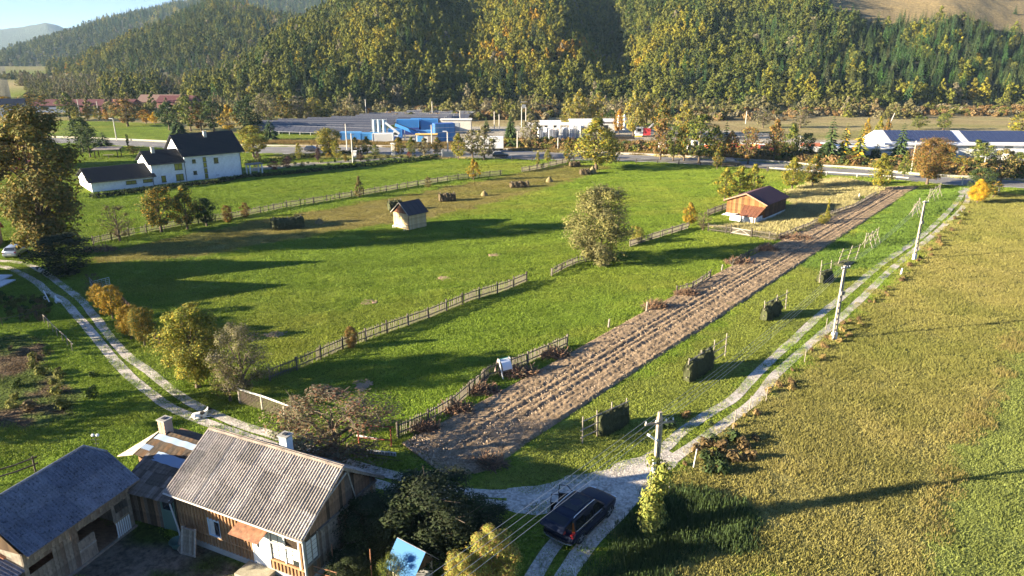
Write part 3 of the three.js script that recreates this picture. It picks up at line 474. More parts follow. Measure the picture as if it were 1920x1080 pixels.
function treeParts(shape, pal, v, lod) {                       // nominal tree 10 m high and 7 m wide
  const key = shape + pal + v + lod; if (treeCache[key]) return treeCache[key];
  const rnd = rand(key.split('').reduce((a, c) => a * 31 + c.charCodeAt(0) | 0, 7));
  if (shape === 'spruce') return treeCache[key] = { crown: spruceGeo(10, 5, rnd, lod > 1 ? 26 : 18, lod > 1 ? 12 : 9, PAL[pal]).geo(), trunk: new MB().tube([[0, -0.2, 0], [0, 9.4, 0]], [0.18, 0.03], 6).geo(), needles: true };
  const bare = shape === 'sparse', bush = shape === 'bush' || shape === 'mound', cb = bush ? 0.1 : shape === 'column' ? 0.7 : shape === 'spread' ? 3.0 : shape === 'cone' ? 1.0 : shape === 'round' ? 1.6 : 1.5, H = 10 - cb;
  const L = lobesFor(bare || bush ? 'round' : shape, H, 7, rnd, bare ? 24 : lod > 2 ? 48 : lod > 1 ? 34 : 24, (bare ? (lod > 2 ? 420 : 60) : lod > 2 ? 440 : lod > 1 ? 150 : 66)), b = new MB();
  leaves(b, L.map((q) => ({ ...q, y: q.y + cb })), (lod > 2 ? 0.12 : lod > 1 ? 0.20 : 0.30) * (bare ? 0.8 : 1), rnd, PAL[pal], 0.4);
  const t = trunkGeo(bare ? 8.5 : 7.5, bush ? 0.1 : 0.24, L, cb, rnd, bare ? 16 : lod > 1 ? 14 : 6);
  if (bare || lod > 2) for (let i = 0; i < 60; i++) { const q = L[i % L.length], a = rnd() * 6.28, e = rnd() - 0.4, d = q.rx * (0.9 + 0.5 * rnd()); t.tube([[q.x * 0.6, q.y + cb - 0.5, q.z * 0.6], [q.x + Math.cos(a) * d * 0.5, q.y + cb + e * 0.6, q.z + Math.sin(a) * d * 0.5], [q.x + Math.cos(a) * d, q.y + cb + e * 1.4 + 0.3, q.z + Math.sin(a) * d]], [0.06, 0.035, 0.012], 4, false); }
  return treeCache[key] = { crown: b.geo(), trunk: t.geo(), needles: false };
}
let treeNo = 0;
// px, py of the foot, py of the top, width in survey units
function tree(px, yb, yt, w, shape, pal, label, o = {}) {
  const g = o.at ?? G(px, yb), H = o.h ?? heightAt(px, yb, yt), W = o.w ?? widthAt(px, yb, w), lod = o.lod ?? (g.length() < 75 ? 3 : g.length() < 125 ? 2 : 1), P = treeParts(shape, pal, (treeNo++) % 3, lod);
  const kind = shape === 'spruce' ? ['spruce_tree', 'spruce'] : shape === 'bush' ? ['shrub', 'shrub'] : ['tree', 'tree'];
  const t = thing(kind[0], label, kind[1], [g.x, 0, g.z], treeNo * 1.37, o.group); t.scale.set(W / (shape === 'spruce' ? 5 : 7), H / 10, W / (shape === 'spruce' ? 5 : 7));
  part(shape === 'bush' ? 'stem' : 'trunk', P.trunk, o.bark ?? bark, t); part(shape === 'bush' ? 'foliage' : 'crown', P.crown, P.needles ? needleMat : crownMat, t); return t;
}
const ORD = ['leftmost', 'second from left', 'third from left', 'fourth from left', 'fifth from left', 'sixth from left', 'seventh from left', 'eighth from left', 'ninth from left', 'tenth from left', 'eleventh from left', 'twelfth from left', 'thirteenth from left', 'fourteenth from left'];
function row(where, list, group) { list.sort((a, b) => a[0] - b[0]).forEach((a, i) => tree(...a.slice(0, 6), `${a[6] ?? 'tree'}, ${i === list.length - 1 && i > 1 ? 'rightmost' : ORD[i]}, ${where}`, { group })); }
// around the meadows
tree(95, 478, 203, 205, 'column', 'bigleft', 'very large broad tree with brown and green leaves left of the white house', { lod: 3 });
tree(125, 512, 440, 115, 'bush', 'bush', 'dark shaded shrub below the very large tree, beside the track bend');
tree(225, 452, 385, 62, 'sparse', 'brown', 'thin nearly bare tree between the very large tree and the rusty pair');
tree(303, 436, 352, 72, 'round', 'olive', 'rust tipped bushy tree on the fence line, left of a close pair');
tree(352, 430, 348, 58, 'drop', 'olive', 'taller olive tree, right of the close pair on the fence line');
tree(388, 424, 372, 46, 'round', 'dark', 'dark low tree leaning against the right of the close pair');
tree(428, 417, 385, 22, 'bush', 'rust', 'small reddish shrub on the fence below the middle of the white house');
tree(461, 408, 380, 18, 'bush', 'rust', 'smaller reddish shrub on the fence, right of its twin below the white house');
tree(674, 370, 330, 24, 'cone', 'dry', 'slim brownish cone shaped tree on the far fence behind the yellow shed');
tree(803, 352, 331, 16, 'bush', 'dry', 'tiny tawny shrub on the far fence between two cone shaped trees');
tree(888, 338, 298, 29, 'drop', 'gold', 'golden brown egg shaped tree on the far fence near its right end');
tree(660, 652, 612, 26, 'bush', 'rust', 'rusty orange bush growing through the long picket fence');
tree(1125, 490, 352, 124, 'mound', 'willow', 'large pale willow standing alone in the middle of the meadow', { lod: 3 });
tree(1192, 456, 424, 30, 'bush', 'pale', 'small pale shrub at the right foot of the lone willow');
tree(1118, 318, 222, 96, 'drop', 'lime', 'tall yellow green poplar with a thick trunk by the road', { lod: 2 });
tree(1292, 424, 380, 30, 'drop', 'gold', 'small golden brown tree at the fence left of the barn');
tree(1318, 432, 398, 34, 'sparse', 'brown', 'leafless grey shrub at the fence corner left of the barn');
row('close behind the red brown barn', [[1358, 378, 315, 46, 'drop', 'lime', 'yellow green tree'], [1385, 374, 312, 50, 'drop', 'lime', 'yellow green tree'], [1411, 368, 308, 38, 'drop', 'lime', 'yellow green tree']], 'yellow green trees behind the barn');
tree(1484, 356, 296, 46, 'drop', 'lime', 'yellow green tree, left of a pair at the roadside beyond the barn', { lod: 2 });
tree(1523, 350, 290, 44, 'drop', 'olive', 'olive and gold tree, right of a pair at the roadside beyond the barn', { lod: 2 });
tree(1648, 356, 288, 44, 'drop', 'lime', 'bright green narrow tree at the far end of the ploughed strip', { lod: 2 });
tree(1440 + 110, 416, 372, 12, 'cone', 'lime', 'very slim yellow sapling in the tall straw right of the barn');
tree(1541, 420, 404, 20, 'bush', 'lime', 'low green shrub beside the slim yellow sapling');
tree(1694, 333, 283, 26, 'drop', 'green', 'slender green tree beyond the road, left of the big russet tree');
tree(1738, 346, 258, 72, 'round', 'rust', 'big russet tree standing at the road junction', { lod: 3 });
tree(1832, 381, 336, 38, 'drop', 'bright', 'brilliant golden yellow maple at the top of the gravel track', { lod: 3 });
tree(1838, 366, 316, 52, 'round', 'dark', 'dark green bush tree just behind the golden maple', { lod: 2 });
tree(1862, 384 - 14, 338, 30, 'round', 'olive', 'small olive tree right of the golden maple');
row('beyond the road at the right edge', [[1876, 342, 280, 52, 'round', 'dry', 'tawny brown tree'], [1905, 335, 285, 56, 'round', 'green', 'green tree'], [1842, 318, 268, 46, 'round', 'green', 'green tree'], [1800, 322, 292, 44, 'bush', 'olive', 'olive bush']]);
// white house garden
tree(476, 294, 236, 60, 'round', 'lime', 'rounded yellow green tree at the right gable of the white house', { lod: 2 });
tree(617, 292, 241, 52, 'round', 'lime', 'round yellow green tree in the long front garden', { lod: 2 });
tree(561, 300, 268, 18, 'drop', 'lime', 'small lime tree in the lawn, left of the round yellow green tree');
tree(632, 300, 264, 22, 'drop', 'lime', 'small lime tree against the right of the round yellow green tree');
tree(584, 283, 270, 10, 'bush', 'lime', 'tiny lime bush beside the dark car on the road');
row('along the garden fence before the blue containers', [[667, 288, 257, 22, 'drop', 'olive', 'olive green tree'], [688, 288, 256, 26, 'drop', 'green', 'green tree'], [704, 294, 271, 20, 'drop', 'green', 'bright green small tree'], [748, 292, 257, 28, 'drop', 'olive', 'olive tree'], [772, 293, 257, 24, 'drop', 'green', 'green tree'], [796, 293, 259, 30, 'drop', 'grey', 'greyish tree'], [820, 291, 257, 26, 'drop', 'olive', 'olive tree']], 'young trees along the garden fence');
row('beside the white lorry at the roadside', [[860, 300, 250, 34, 'drop', 'lime', 'lime green tree'], [886, 296, 243, 42, 'round', 'grey', 'grey green tree'], [908, 300, 234, 50, 'drop', 'grey', 'grey green taller tree']]);
for (const [x, b, t, w, p, l] of [[515, 318, 302, 26, 'red', 'round dark red shrub in the gravel garden near the white house'], [535, 312, 298, 16, 'purple', 'purple shrub right of the round dark red shrub'], [767, 296, 284, 10, 'red', 'small red shrub under the greyish garden trees'], [648, 303, 288, 10, 'gold', 'small golden shrub at the edge of the gravel drive'], [615, 296, 286, 12, 'gold', 'golden shrub left of the small lime tree by the drive'], [568, 314, 303, 9, 'lime', 'tiny lime shrub beside the gravel drive']]) tree(x, b, t, w, 'bush', p, l);
row('along the gravel drive of the white house', [[484, 305, 284, 14, 'drop', 'purple', 'purple leaved young tree'], [541, 310, 292, 18, 'drop', 'purple', 'purple leaved young tree'], [597, 305, 272, 12, 'drop', 'purple', 'purple leaved young tree'], [676, 302, 285, 16, 'drop', 'purple', 'purple leaved young tree']], 'purple young trees in the front garden');
tree(196, 279, 245, 38, 'spruce', 'spruce', 'broad dark blue green conifer in the garden left of the white house', { w: 6 });
tree(241, 277, 251, 9, 'column', 'dark', 'very slim dark column cypress in the white house garden');
tree(250, 290, 273, 24, 'round', 'olive', 'small round tree just left of the white house');
tree(157, 285, 222, 56, 'round', 'dark', 'dark pine peeping out right of the very large tree');
tree(170, 295, 240, 40, 'round', 'dark', 'dark bush tree at the right edge of the very large tree');
// belts beyond the road
row('in the far belt of the left field', [[15, 216, 180, 34, 'round', 'gold', 'gold tree'], [62, 216, 176, 62, 'round', 'olive', 'wide olive tree'], [131, 226, 174, 40, 'drop', 'green', 'tall green tree'], [146, 227, 200, 24, 'drop', 'lime', 'lime tree'], [165, 226, 200, 18, 'drop', 'gold', 'gold tree'], [185, 227, 202, 20, 'drop', 'olive', 'olive tree'], [200, 228, 204, 14, 'drop', 'orange', 'orange tree'], [240, 237, 186, 58, 'round', 'rust', 'big brown tree'], [274, 232, 206, 26, 'round', 'orange', 'orange tree'], [291, 233, 210, 20, 'drop', 'bright', 'bright yellow tree']]);
row('in the belt behind the white house', [[318, 244, 192, 44, 'round', 'dark', 'dark tree'], [334, 250, 212, 34, 'spruce', 'spruce', 'dark spruce'], [358, 246, 180, 46, 'round', 'green', 'green tree'], [378, 246, 196, 40, 'drop', 'rust', 'russet tree'], [402, 248, 190, 52, 'round', 'dark', 'dark tree'], [432, 250, 196, 42, 'drop', 'gold', 'gold tree'], [462, 250, 188, 52, 'round', 'dark', 'dark tree'], [486, 247, 200, 40, 'spruce', 'spruce', 'dark spruce']]);
row('behind the left end of the solar field', [[500, 230, 176, 46, 'round', 'grey', 'grey green tree'], [530, 227, 178, 44, 'drop', 'olive', 'olive tree'], [560, 226, 180, 46, 'round', 'grey', 'grey green tree'], [590, 226, 182, 42, 'round', 'pale', 'pale tree'], [612, 226, 204, 28, 'round', 'dark', 'dark low tree'], [640, 228, 202, 28, 'drop', 'dry', 'tawny tree'], [668, 222, 196, 30, 'round', 'grey', 'grey green tree']]);
tree(508, 262, 216, 34, 'spruce', 'spruce', 'dark spruce standing in front of the left end of the solar field');
tree(958, 266, 210, 30, 'spruce', 'spruce', 'dark green spruce between the blue yard and the concrete yard', { lod: 2 });
tree(912, 246, 218, 16, 'spruce', 'spruce', 'small spruce behind the white lorry trees');
tree(995, 272, 212, 40, 'drop', 'grey', 'tawny grey tree at the left end of the concrete yard');
tree(1008, 316, 286, 11, 'column', 'lime', 'very thin lime sapling in the meadow near the road');
tree(1027, 304, 280, 18, 'drop', 'lime', 'small lime tree at the roadside, right of the very thin sapling');
tree(1066, 306, 258, 28, 'drop', 'olive', 'olive tree left of the tall poplar by the road');
row('of the poplars behind the concrete yard', [[1066, 240, 184, 34, 'drop', 'pale', 'pale poplar'], [1086, 238, 168, 40, 'drop', 'pale', 'pale poplar'], [1120, 238, 172, 44, 'drop', 'pale', 'pale poplar'], [1187, 256, 170, 44, 'drop', 'pale', 'pale poplar'], [1212, 254, 176, 42, 'drop', 'pale', 'pale poplar'], [1240, 258, 186, 44, 'drop', 'olive', 'olive poplar'], [1282, 262, 190, 46, 'drop', 'pale', 'pale poplar']], 'tall poplars behind the concrete yard');
tree(1160, 252, 204, 26, 'drop', 'orange', 'orange tree between the two groups of pale poplars');
tree(1146, 242, 206, 24, 'round', 'dark', 'very dark tree left of the orange tree');
row('along the front of the red machine yard', [[1238, 300, 224, 48, 'drop', 'rust', 'russet green tree'], [1262, 302, 238, 40, 'round', 'green', 'green tree'], [1282, 302, 226, 42, 'drop', 'olive', 'olive tree'], [1310, 306, 214, 62, 'round', 'green', 'wide green tree'], [1340, 306, 236, 34, 'drop', 'lime', 'lime tree'], [1357, 302, 220, 30, 'spruce', 'spruce', 'dark spruce'], [1368, 306, 246, 40, 'drop', 'rust', 'russet tree'], [1402, 308, 238, 48, 'sparse', 'rust', 'thin russet tree'], [1450, 302, 224, 42, 'drop', 'rust', 'dark brown tree'], [1344, 318, 276, 22, 'drop', 'olive', 'small olive roadside tree']]);
row('in front of the long white hall', [[1482, 296, 232, 40, 'drop', 'green', 'green tree'], [1510, 300, 250, 34, 'round', 'dark', 'dark tree'], [1553, 304, 212, 44, 'spruce', 'spruce', 'big brown green spruce'], [1580, 304, 226, 34, 'spruce', 'olive', 'brownish spruce'], [1608, 306, 230, 40, 'spruce', 'olive', 'olive spruce'], [1641, 304, 262, 26, 'spruce', 'spruce', 'small dark spruce'], [1685, 304, 226, 40, 'spruce', 'spruce', 'tall dark spruce'], [1770, 306, 272, 40, 'round', 'olive', 'olive tree'], [1828, 300, 262, 44, 'drop', 'green', 'grey green tree'], [1590, 306, 280, 20, 'bush', 'green', 'green bush']]);
tree(1620, 285, 222, 20, 'drop', 'gold', 'yellow tree, left of a pair behind the white hall');
tree(1642, 286, 218, 20, 'drop', 'lime', 'yellow tree, right of a pair behind the white hall');
tree(1657, 288, 222, 26, 'drop', 'rust', 'dark russet tree beside the yellow pair behind the white hall');
row('on the floodplain beyond the white hall', [[1722, 243, 216, 30, 'round', 'green', 'green round tree'], [1768, 244, 212, 32, 'round', 'green', 'green round tree'], [1912, 256, 215, 50, 'round', 'lime', 'lime round tree'], [1430, 240, 205, 40, 'sparse', 'grey', 'grey scrubby tree'], [1500, 240, 205, 44, 'sparse', 'grey', 'grey scrubby tree']]);
// foreground
tree(372, 726, 578, 130, 'round', 'walnut', 'large yellow green walnut tree beside the track, left of the picket fence', { lod: 3 });
tree(458, 748, 606, 106, 'sparse', 'grey', 'half bare grey plum tree against the right of the walnut', { lod: 3 });
tree(432, 752, 672, 70, 'sparse', 'brown', 'low bare thicket at the foot of the half bare plum tree', { lod: 2 });
row('in the row beside the bending track', [[190, 584, 534, 34, 'round', 'gold', 'small yellow tree'], [212, 598, 536, 46, 'round', 'gold', 'small yellow tree'], [247, 636, 574, 50, 'round', 'gold', 'small yellow tree'], [272, 648, 578, 48, 'round', 'olive', 'small olive and yellow tree']], 'small yellow trees beside the track');
tree(180, 556, 512, 36, 'sparse', 'brown', 'thin bare shrub behind the steel gate');
tree(632, 872, 738, 235, 'sparse', 'apple', 'wide spreading old apple tree with sparse grey leaves behind the farmhouse', { lod: 3 });
tree(566, 818, 742, 60, 'sparse', 'apple', 'bare branched young apple tree left of the spreading apple tree', { lod: 3 });
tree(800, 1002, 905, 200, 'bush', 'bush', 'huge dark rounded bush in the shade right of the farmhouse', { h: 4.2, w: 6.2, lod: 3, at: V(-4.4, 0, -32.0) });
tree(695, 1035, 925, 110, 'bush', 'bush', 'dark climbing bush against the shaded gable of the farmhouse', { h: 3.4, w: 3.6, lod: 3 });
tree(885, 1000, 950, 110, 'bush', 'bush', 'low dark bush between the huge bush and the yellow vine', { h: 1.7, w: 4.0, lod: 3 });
tree(922, 1100, 982, 78, 'bush', 'vine', 'yellow green vine covering a post beside the overhead wires', { h: 3.4, w: 2.6, lod: 3 });
tree(868, 1125, 1036, 66, 'bush', 'vine', 'smaller golden vine bush at the lower left of the yellow green vine', { h: 2.7, w: 2.0, lod: 3 });
tree(738, 1120, 1030, 40, 'sparse', 'green', 'young leafy shrub in front of the blue roofed well', { h: 2.5, w: 1.5, lod: 3 });
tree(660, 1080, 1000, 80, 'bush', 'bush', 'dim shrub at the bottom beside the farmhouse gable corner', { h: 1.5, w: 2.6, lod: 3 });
// ---------------------------------------------------------------- the old farm in the foreground
const woodTex = colorTex(256, 512, (u, v) => { const a = pfbm(u * 4, v * 0.25, 16, 71, 3), b = pfbm(u, v, 6, 75, 3), k = clamp(0.5 + 0.8 * (a - 0.5) + 0.5 * (b - 0.5) + 0.12); return [k, k * 0.96, k * 0.9]; });
const woodBump = greyTex(256, 512, (u, v) => pfbm(u * 4, v * 0.25, 16, 71, 3));
const wood = (r, g, b, e = {}) => new THREE.MeshPhysicalMaterial({ color: rgb(r, g, b), map: woodTex, bumpMap: woodBump, bumpScale: 0.006, roughness: 0.9, specularIntensity: 0.25, ...e });
const brownBoards = [wood(0.52, 0.30, 0.17), wood(0.43, 0.26, 0.15), wood(0.58, 0.35, 0.20), wood(0.38, 0.235, 0.145)];
const greyBoards = [wood(0.34, 0.30, 0.25), wood(0.28, 0.245, 0.20), wood(0.40, 0.35, 0.29), wood(0.25, 0.20, 0.16)];
const darkWood = wood(0.13, 0.09, 0.06), oldWood = wood(0.40, 0.36, 0.31), silverWood = wood(0.52, 0.49, 0.44);
const cementTex = colorTex(512, 512, (u, v) => { const a = pfbm(u, v, 40, 81, 4), b = pfbm(u, v, 6, 85, 3), sp = smooth(0.66, 0.74, pfbm(u, v, 56, 88, 2)), k = clamp(0.72 + 0.4 * (a - 0.5) + 0.4 * (b - 0.5)) * (1 - 0.55 * sp); return [k, k * 0.965, k * 0.93]; });
const cement = (r, g, b) => new THREE.MeshPhysicalMaterial({ color: rgb(r, g, b), map: rep(cementTex, 1 / 3), roughness: 0.95, specularIntensity: 0.2 });
const rustTex = colorTex(256, 256, (u, v) => { const a = pfbm(u, v, 12, 101, 4), b = pfbm(u, v * 0.4, 24, 105, 3), k = clamp(0.55 + 0.9 * (a - 0.5)); return [0.42 * k + 0.12 * b, 0.19 * k + 0.06 * b, 0.10 * k + 0.03 * b]; });
const rustMetal = new THREE.MeshStandardMaterial({ map: rep(rustTex, 0.5), roughness: 0.7, metalness: 0.15 });
const plasterTex = colorTex(256, 256, (u, v) => { const a = pfbm(u, v, 32, 111, 4), b = pfbm(u, v, 5, 115, 3), k = clamp(0.85 + 0.25 * (a - 0.5) + 0.2 * (b - 0.5)); return [k, k, k]; });
const plaster = (r, g, b) => new THREE.MeshStandardMaterial({ color: rgb(r, g, b), map: rep(plasterTex, 0.5), roughness: 0.9 });
const whitePaint = plaster(0.80, 0.80, 0.78), glass = new THREE.MeshPhysicalMaterial({ color: rgb(0.03, 0.035, 0.04), roughness: 0.06, metalness: 0, clearcoat: 1 });
const steel = mat([0.45, 0.46, 0.47], 0.4, { metalness: 0.7 }), darkMetal = mat([0.05, 0.05, 0.055], 0.5, { metalness: 0.4 }), concrete = new THREE.MeshStandardMaterial({ color: rgb(0.5, 0.48, 0.44), map: rep(gravelTex, 1), roughness: 0.95 });

// corrugated sheet on a slope: F(x, s, n) maps along the eave, down the slope and out of it
function corrugated(x0, x1, s0, s1, F, pitch = 0.17, amp = 0.026, lift = 0) {
  const b = new MB(), n = Math.max(4, Math.round((x1 - x0) / pitch * 6)), pt = (i, s, l) => { const x = lerp(x0, x1, i / n), o = Math.cos(2 * Math.PI * x / pitch); return F(x, s, amp * o + lift + l); };
  for (let i = 0; i < n; i++) { const a = pt(i, s0, 0), c = pt(i + 1, s0, 0), d = pt(i + 1, s1, 0.012), e = pt(i, s1, 0.012), U = (x, s) => [lerp(x0, x1, x / n), s]; b.tri([...a, ...U(i, s0)], [...e, ...U(i, s1)], [...d, ...U(i + 1, s1)]); b.tri([...a, ...U(i, s0)], [...d, ...U(i + 1, s1)], [...c, ...U(i + 1, s0)]); }
  return b.geo();
}
function boardWall(parent, x0, x1, y0, y1, w, mats, place, rnd, skip, name = 'board', group) {
  for (let x = x0; x < x1 - 0.02; x += w) {
    const xe = Math.min(x + w, x1), segs = [[y0, typeof y1 === 'function' ? y1((x + xe) / 2) : y1]];
    for (const [a, b, c, d] of skip ?? []) if (xe > a + 0.03 && x < b - 0.03) for (let i = segs.length - 1; i >= 0; i--) { const [p, q] = segs[i]; if (c < q && d > p) { segs.splice(i, 1); if (c > p + 0.05) segs.push([p, c]); if (d < q - 0.05) segs.push([d, q]); } }
    for (const [p, q] of segs) if (q - p > 0.05) { const t = 0.02 + 0.014 * rnd(), b = new MB(); place(b, x + 0.006, xe - 0.006, p, q, t); part(name, b, mats[Math.floor(rnd() * mats.length * 0.999)], parent); }
  }
}
const FARM_TURN = -25 * Math.PI / 180;
{ // ------------------------------ farmhouse
  const rnd = rand(301), h = thing('farmhouse', 'old brown boarded farmhouse with a long pale corrugated roof and white door', 'house', [-12.89, 0, -33.57], FARM_TURN);
  const core = new MB().box(-4.33, 4.33, 0.3, 2.86, -2.96, 2.96); part('wall', core, darkWood, h);
  part('foundation', new MB().box(-4.42, 4.42, -0.1, 0.34, -3.05, 3.05), plaster(0.45, 0.42, 0.38), h);
  const HR = 5.24, HE = 3.16, HB = 2.66, RUN = 3.43, slope = (e) => { const L = Math.hypot(HR - e, RUN); return [L, (HR - e) / L, RUN / L]; };
  // gable triangles
  for (const s of [-1, 1]) { const g = new MB(), y = (z) => HR - 0.1 - Math.abs(z) * (HR - (z > 0 ? HE : HB)) / RUN; g.tri([s * 4.31, 2.9, s * 2.96], [s * 4.31, 2.9, -s * 2.96], [s * 4.31, y(0), 0]); part('gable', g, darkWood, h); }
  const front = (b, a, c, p, q, t) => b.box(a, c, p, q, 2.965, 2.965 + t), end = (b, a, c, p, q, t) => b.box(4.335, 4.335 + t, p, q, a, c);
  const holes = [[-2.16, -1.3, 0.98, 2.06], [0.9, 2.02, 0.3, 2.4], [2.12, 4.0, 0.95, 2.55]];
  boardWall(h, -4.33, 4.33, 0.34, 0.92, 0.235, brownBoards, front, rnd, holes);
  boardWall(h, -4.33, 4.33, 1.0, 3.1, 0.235, brownBoards, front, rnd, holes);
  const battens = new MB(); for (let x = -4.33; x < 4.34; x += 0.235) for (const [p, q] of [[0.34, 0.92], [1.0, 3.1]]) { let a = p, b = q; for (const k of holes) if (x > k[0] - 0.02 && x < k[1] + 0.02) { if (k[3] >= b) b = Math.min(b, k[2]); else a = Math.max(a, k[3]); } if (b > a + 0.05) battens.box(x - 0.028, x + 0.028, a, b, 2.985, 3.045); } stuffPart('battens', battens, brownBoards[1], h);
  part('rail', new MB().box(-4.36, 0.88, 0.92, 1.0, 2.965, 3.035), brownBoards[2], h); part('rail', new MB().box(2.04, 4.36, 0.86, 0.95, 2.965, 3.05), brownBoards[2], h);
  // right gable: plain weathered boards below and above a ledge
  boardWall(h, -2.96, 2.96, 0.34, 2.56, 0.26, greyBoards.slice(1).concat(brownBoards[3]), end, rnd, [[2.02, 2.92, 1.15, 2.6]]);
  boardWall(h, -2.96, 2.96, 2.7, (z) => HR - 0.16 - (Math.abs(z) + 0.13) * (HR - (z > 0 ? HE : HB)) / RUN, 0.26, [brownBoards[3], darkWood, greyBoards[3]], end, rnd, []);
  part('ledge', new MB().box(4.335, 4.47, 2.57, 2.68, -2.96, 1.9), greyBoards[1], h);
  boardWall(h, -2.96, 2.96, 0.34, (z) => HR - 0.16 - (Math.abs(z) + 0.13) * (HR - (z > 0 ? HE : HB)) / RUN, 0.3, greyBoards, (b, a, c, p, q, t) => b.box(-4.335 - t, -4.335, p, q, a, c), rnd, []);
  // roof: corrugated sheets, nine columns by three rows to each side
  const roof = part('roof', new MB().quad([-4.62, HE + 0.02, 3.36], [4.62, HE + 0.02, 3.36], [4.62, HR - 0.08, 0], [-4.62, HR - 0.08, 0]).quad([4.62, HB + 0.02, -3.36], [-4.62, HB + 0.02, -3.36], [-4.62, HR - 0.08, 0], [4.62, HR - 0.08, 0]), darkWood, h);
  const pal = [cement(0.45, 0.41, 0.375), cement(0.39, 0.355, 0.325), cement(0.49, 0.45, 0.415), cement(0.33, 0.305, 0.28)];
  for (const s of [1, -1]) for (let i = 0; i < 9; i++) for (let k = 2; k >= 0; k--) {
    const [SL, sn, cs] = slope(s > 0 ? HE : HB), x0 = -4.7 + i * 9.4 / 9 - 0.04, x1 = x0 + 9.4 / 9 + 0.07, s0 = k * SL / 3 - (k ? 0.08 : 0), s1 = (k + 1) * SL / 3, F = (x, q, n) => [x, HR - q * sn + n * cs + (2 - k) * 0.012, s * (q * cs + n * sn)];
    const g = corrugated(x0, x1, s0, s1, (x, q, n) => F(x, q + (q === s1 ? 0.03 * (vnoise(i, k, 5) - 0.5) : 0), n), 0.1715, 0.029, (i % 2) * 0.02 + 0.006 * rnd()); part('roof_sheet', g, pal[Math.floor(rnd() * 3.999)], roof);
  }
  part('ridge_cap', new MB().beam([-4.68, HR + 0.03, 0.06], [4.68, HR + 0.03, 0.06], 0.13, 0.03, [0, 1, 0.6]).beam([-4.68, HR + 0.05, -0.12], [4.68, HR + 0.05, -0.12], 0.13, 0.03, [0, 1, -0.6]), cement(0.40, 0.34, 0.29), roof);
  for (const s of [1, -1]) for (const e of [1, -1]) part('bargeboard', new MB().beam([e * 4.66, HR - 0.09, 0], [e * 4.66, (s > 0 ? HE : HB) - 0.07, s * 3.4], 0.04, 0.17), greyBoards[2], h);
  part('fascia', new MB().box(-4.66, 4.66, HE - 0.13, HE - 0.03, 3.33, 3.37), silverWood, h); part('eave_soffit', new MB().quad([-4.6, HE - 0.12, 3.33], [-4.6, HE - 0.12, 2.95], [4.6, HE - 0.12, 2.95], [4.6, HE - 0.12, 3.33]), oldWood, h);
  part('tie_beam', new MB().beam([4.62, 4.05, 1.75], [4.62, 4.75, -0.25], 0.07, 0.09), silverWood, h); part('tie_beam', new MB().beam([4.56, 2.7, -0.95], [4.56, 5.0, -0.35], 0.05, 0.05), silverWood, h);
  part('downpipe', new MB().tube([[4.38, HE - 0.12, 3.3], [4.36, 2.85, 3.08], [4.36, 0.2, 3.06]], 0.045, 8), mat([0.62, 0.62, 0.6], 0.5), h);
  part('gutter', new MB().tube([[-4.7, HE - 0.06, 3.45], [4.7, HE - 0.09, 3.45]], 0.05, 8), mat([0.5, 0.46, 0.42], 0.6), h);
  // small window
  const wi = part('window', new MB().box(-2.14, -1.32, 1.0, 2.04, 2.93, 2.965), glass, h); part('frame', new MB().box(-2.2, -2.1, 0.96, 2.08, 2.95, 3.03).box(-1.36, -1.26, 0.96, 2.08, 2.95, 3.03).box(-2.1, -1.36, 1.98, 2.08, 2.95, 3.03).box(-2.1, -1.36, 0.96, 1.06, 2.95, 3.03), mat([0.45, 0.55, 0.66], 0.7), wi); part('curtain', new MB().box(-2.1, -1.78, 1.06, 1.98, 2.967, 2.975), plaster(0.6, 0.6, 0.6), wi);
  // door with a narrow pane
  const d = part('door', new MB().box(0.96, 1.96, 0.3, 2.34, 2.95, 3.01), mat([0.85, 0.85, 0.84], 0.55), h); part('pane', new MB().box(1.2, 1.36, 1.35, 2.05, 3.008, 3.018), glass, d); part('handle', new MB().box(1.78, 1.9, 1.18, 1.22, 3.01, 3.05), steel, d); part('frame', new MB().box(0.9, 0.96, 0.3, 2.4, 2.95, 3.04).box(1.96, 2.02, 0.3, 2.4, 2.95, 3.04).box(0.96, 1.96, 2.34, 2.4, 2.95, 3.04), whitePaint, d);
  part('step', new MB().box(0.55, 2.3, -0.05, 0.3, 3.06, 4.1), new THREE.MeshStandardMaterial({ color: rgb(0.5, 0.46, 0.34), map: rep(gravelTex, 1), roughness: 0.9 }), h);
  // veranda windows: many small white panes
  const pane = mat([0.66, 0.64, 0.58], 0.35), muntin = mat([0.06, 0.055, 0.05], 0.7), frameP = mat([0.78, 0.76, 0.72], 0.6);
  const W1 = part('window', new MB().box(2.12, 4.0, 0.95, 2.55, 2.93, 2.96), muntin, h), cols = [2.18, 2.62, 3.06, 3.09, 3.52, 3.94], rowsY = [1.0, 1.28, 1.56, 1.84, 2.02, 2.5];
  for (let j = 0; j < 5; j++) for (let i = 0; i < 5; i++) { if (i === 2) continue; if (j === 4 && rnd() < 0.35) continue; part('pane', new MB().box(cols[i] + 0.02, cols[i + 1] - 0.02, rowsY[j] + 0.018, rowsY[j + 1] - 0.018, 2.96, 2.968 + 0.006 * rnd()), rnd() < 0.14 ? glass : pane, W1); }
  part('frame', new MB().box(2.06, 2.14, 0.9, 2.6, 2.95, 3.05).box(3.98, 4.06, 0.9, 2.6, 2.95, 3.05).box(3.04, 3.1, 0.95, 2.55, 2.95, 3.02).box(2.14, 3.98, 1.92, 2.0, 2.95, 3.02).box(2.14, 3.98, 2.54, 2.6, 2.95, 3.02), frameP, W1);
  const W2 = part('window', new MB().box(4.3, 4.335, 1.18, 2.56, 2.04, 2.9), muntin, h), zc = [2.08, 2.46, 2.5, 2.86], yr = [1.22, 1.5, 1.78, 2.04, 2.28, 2.52];
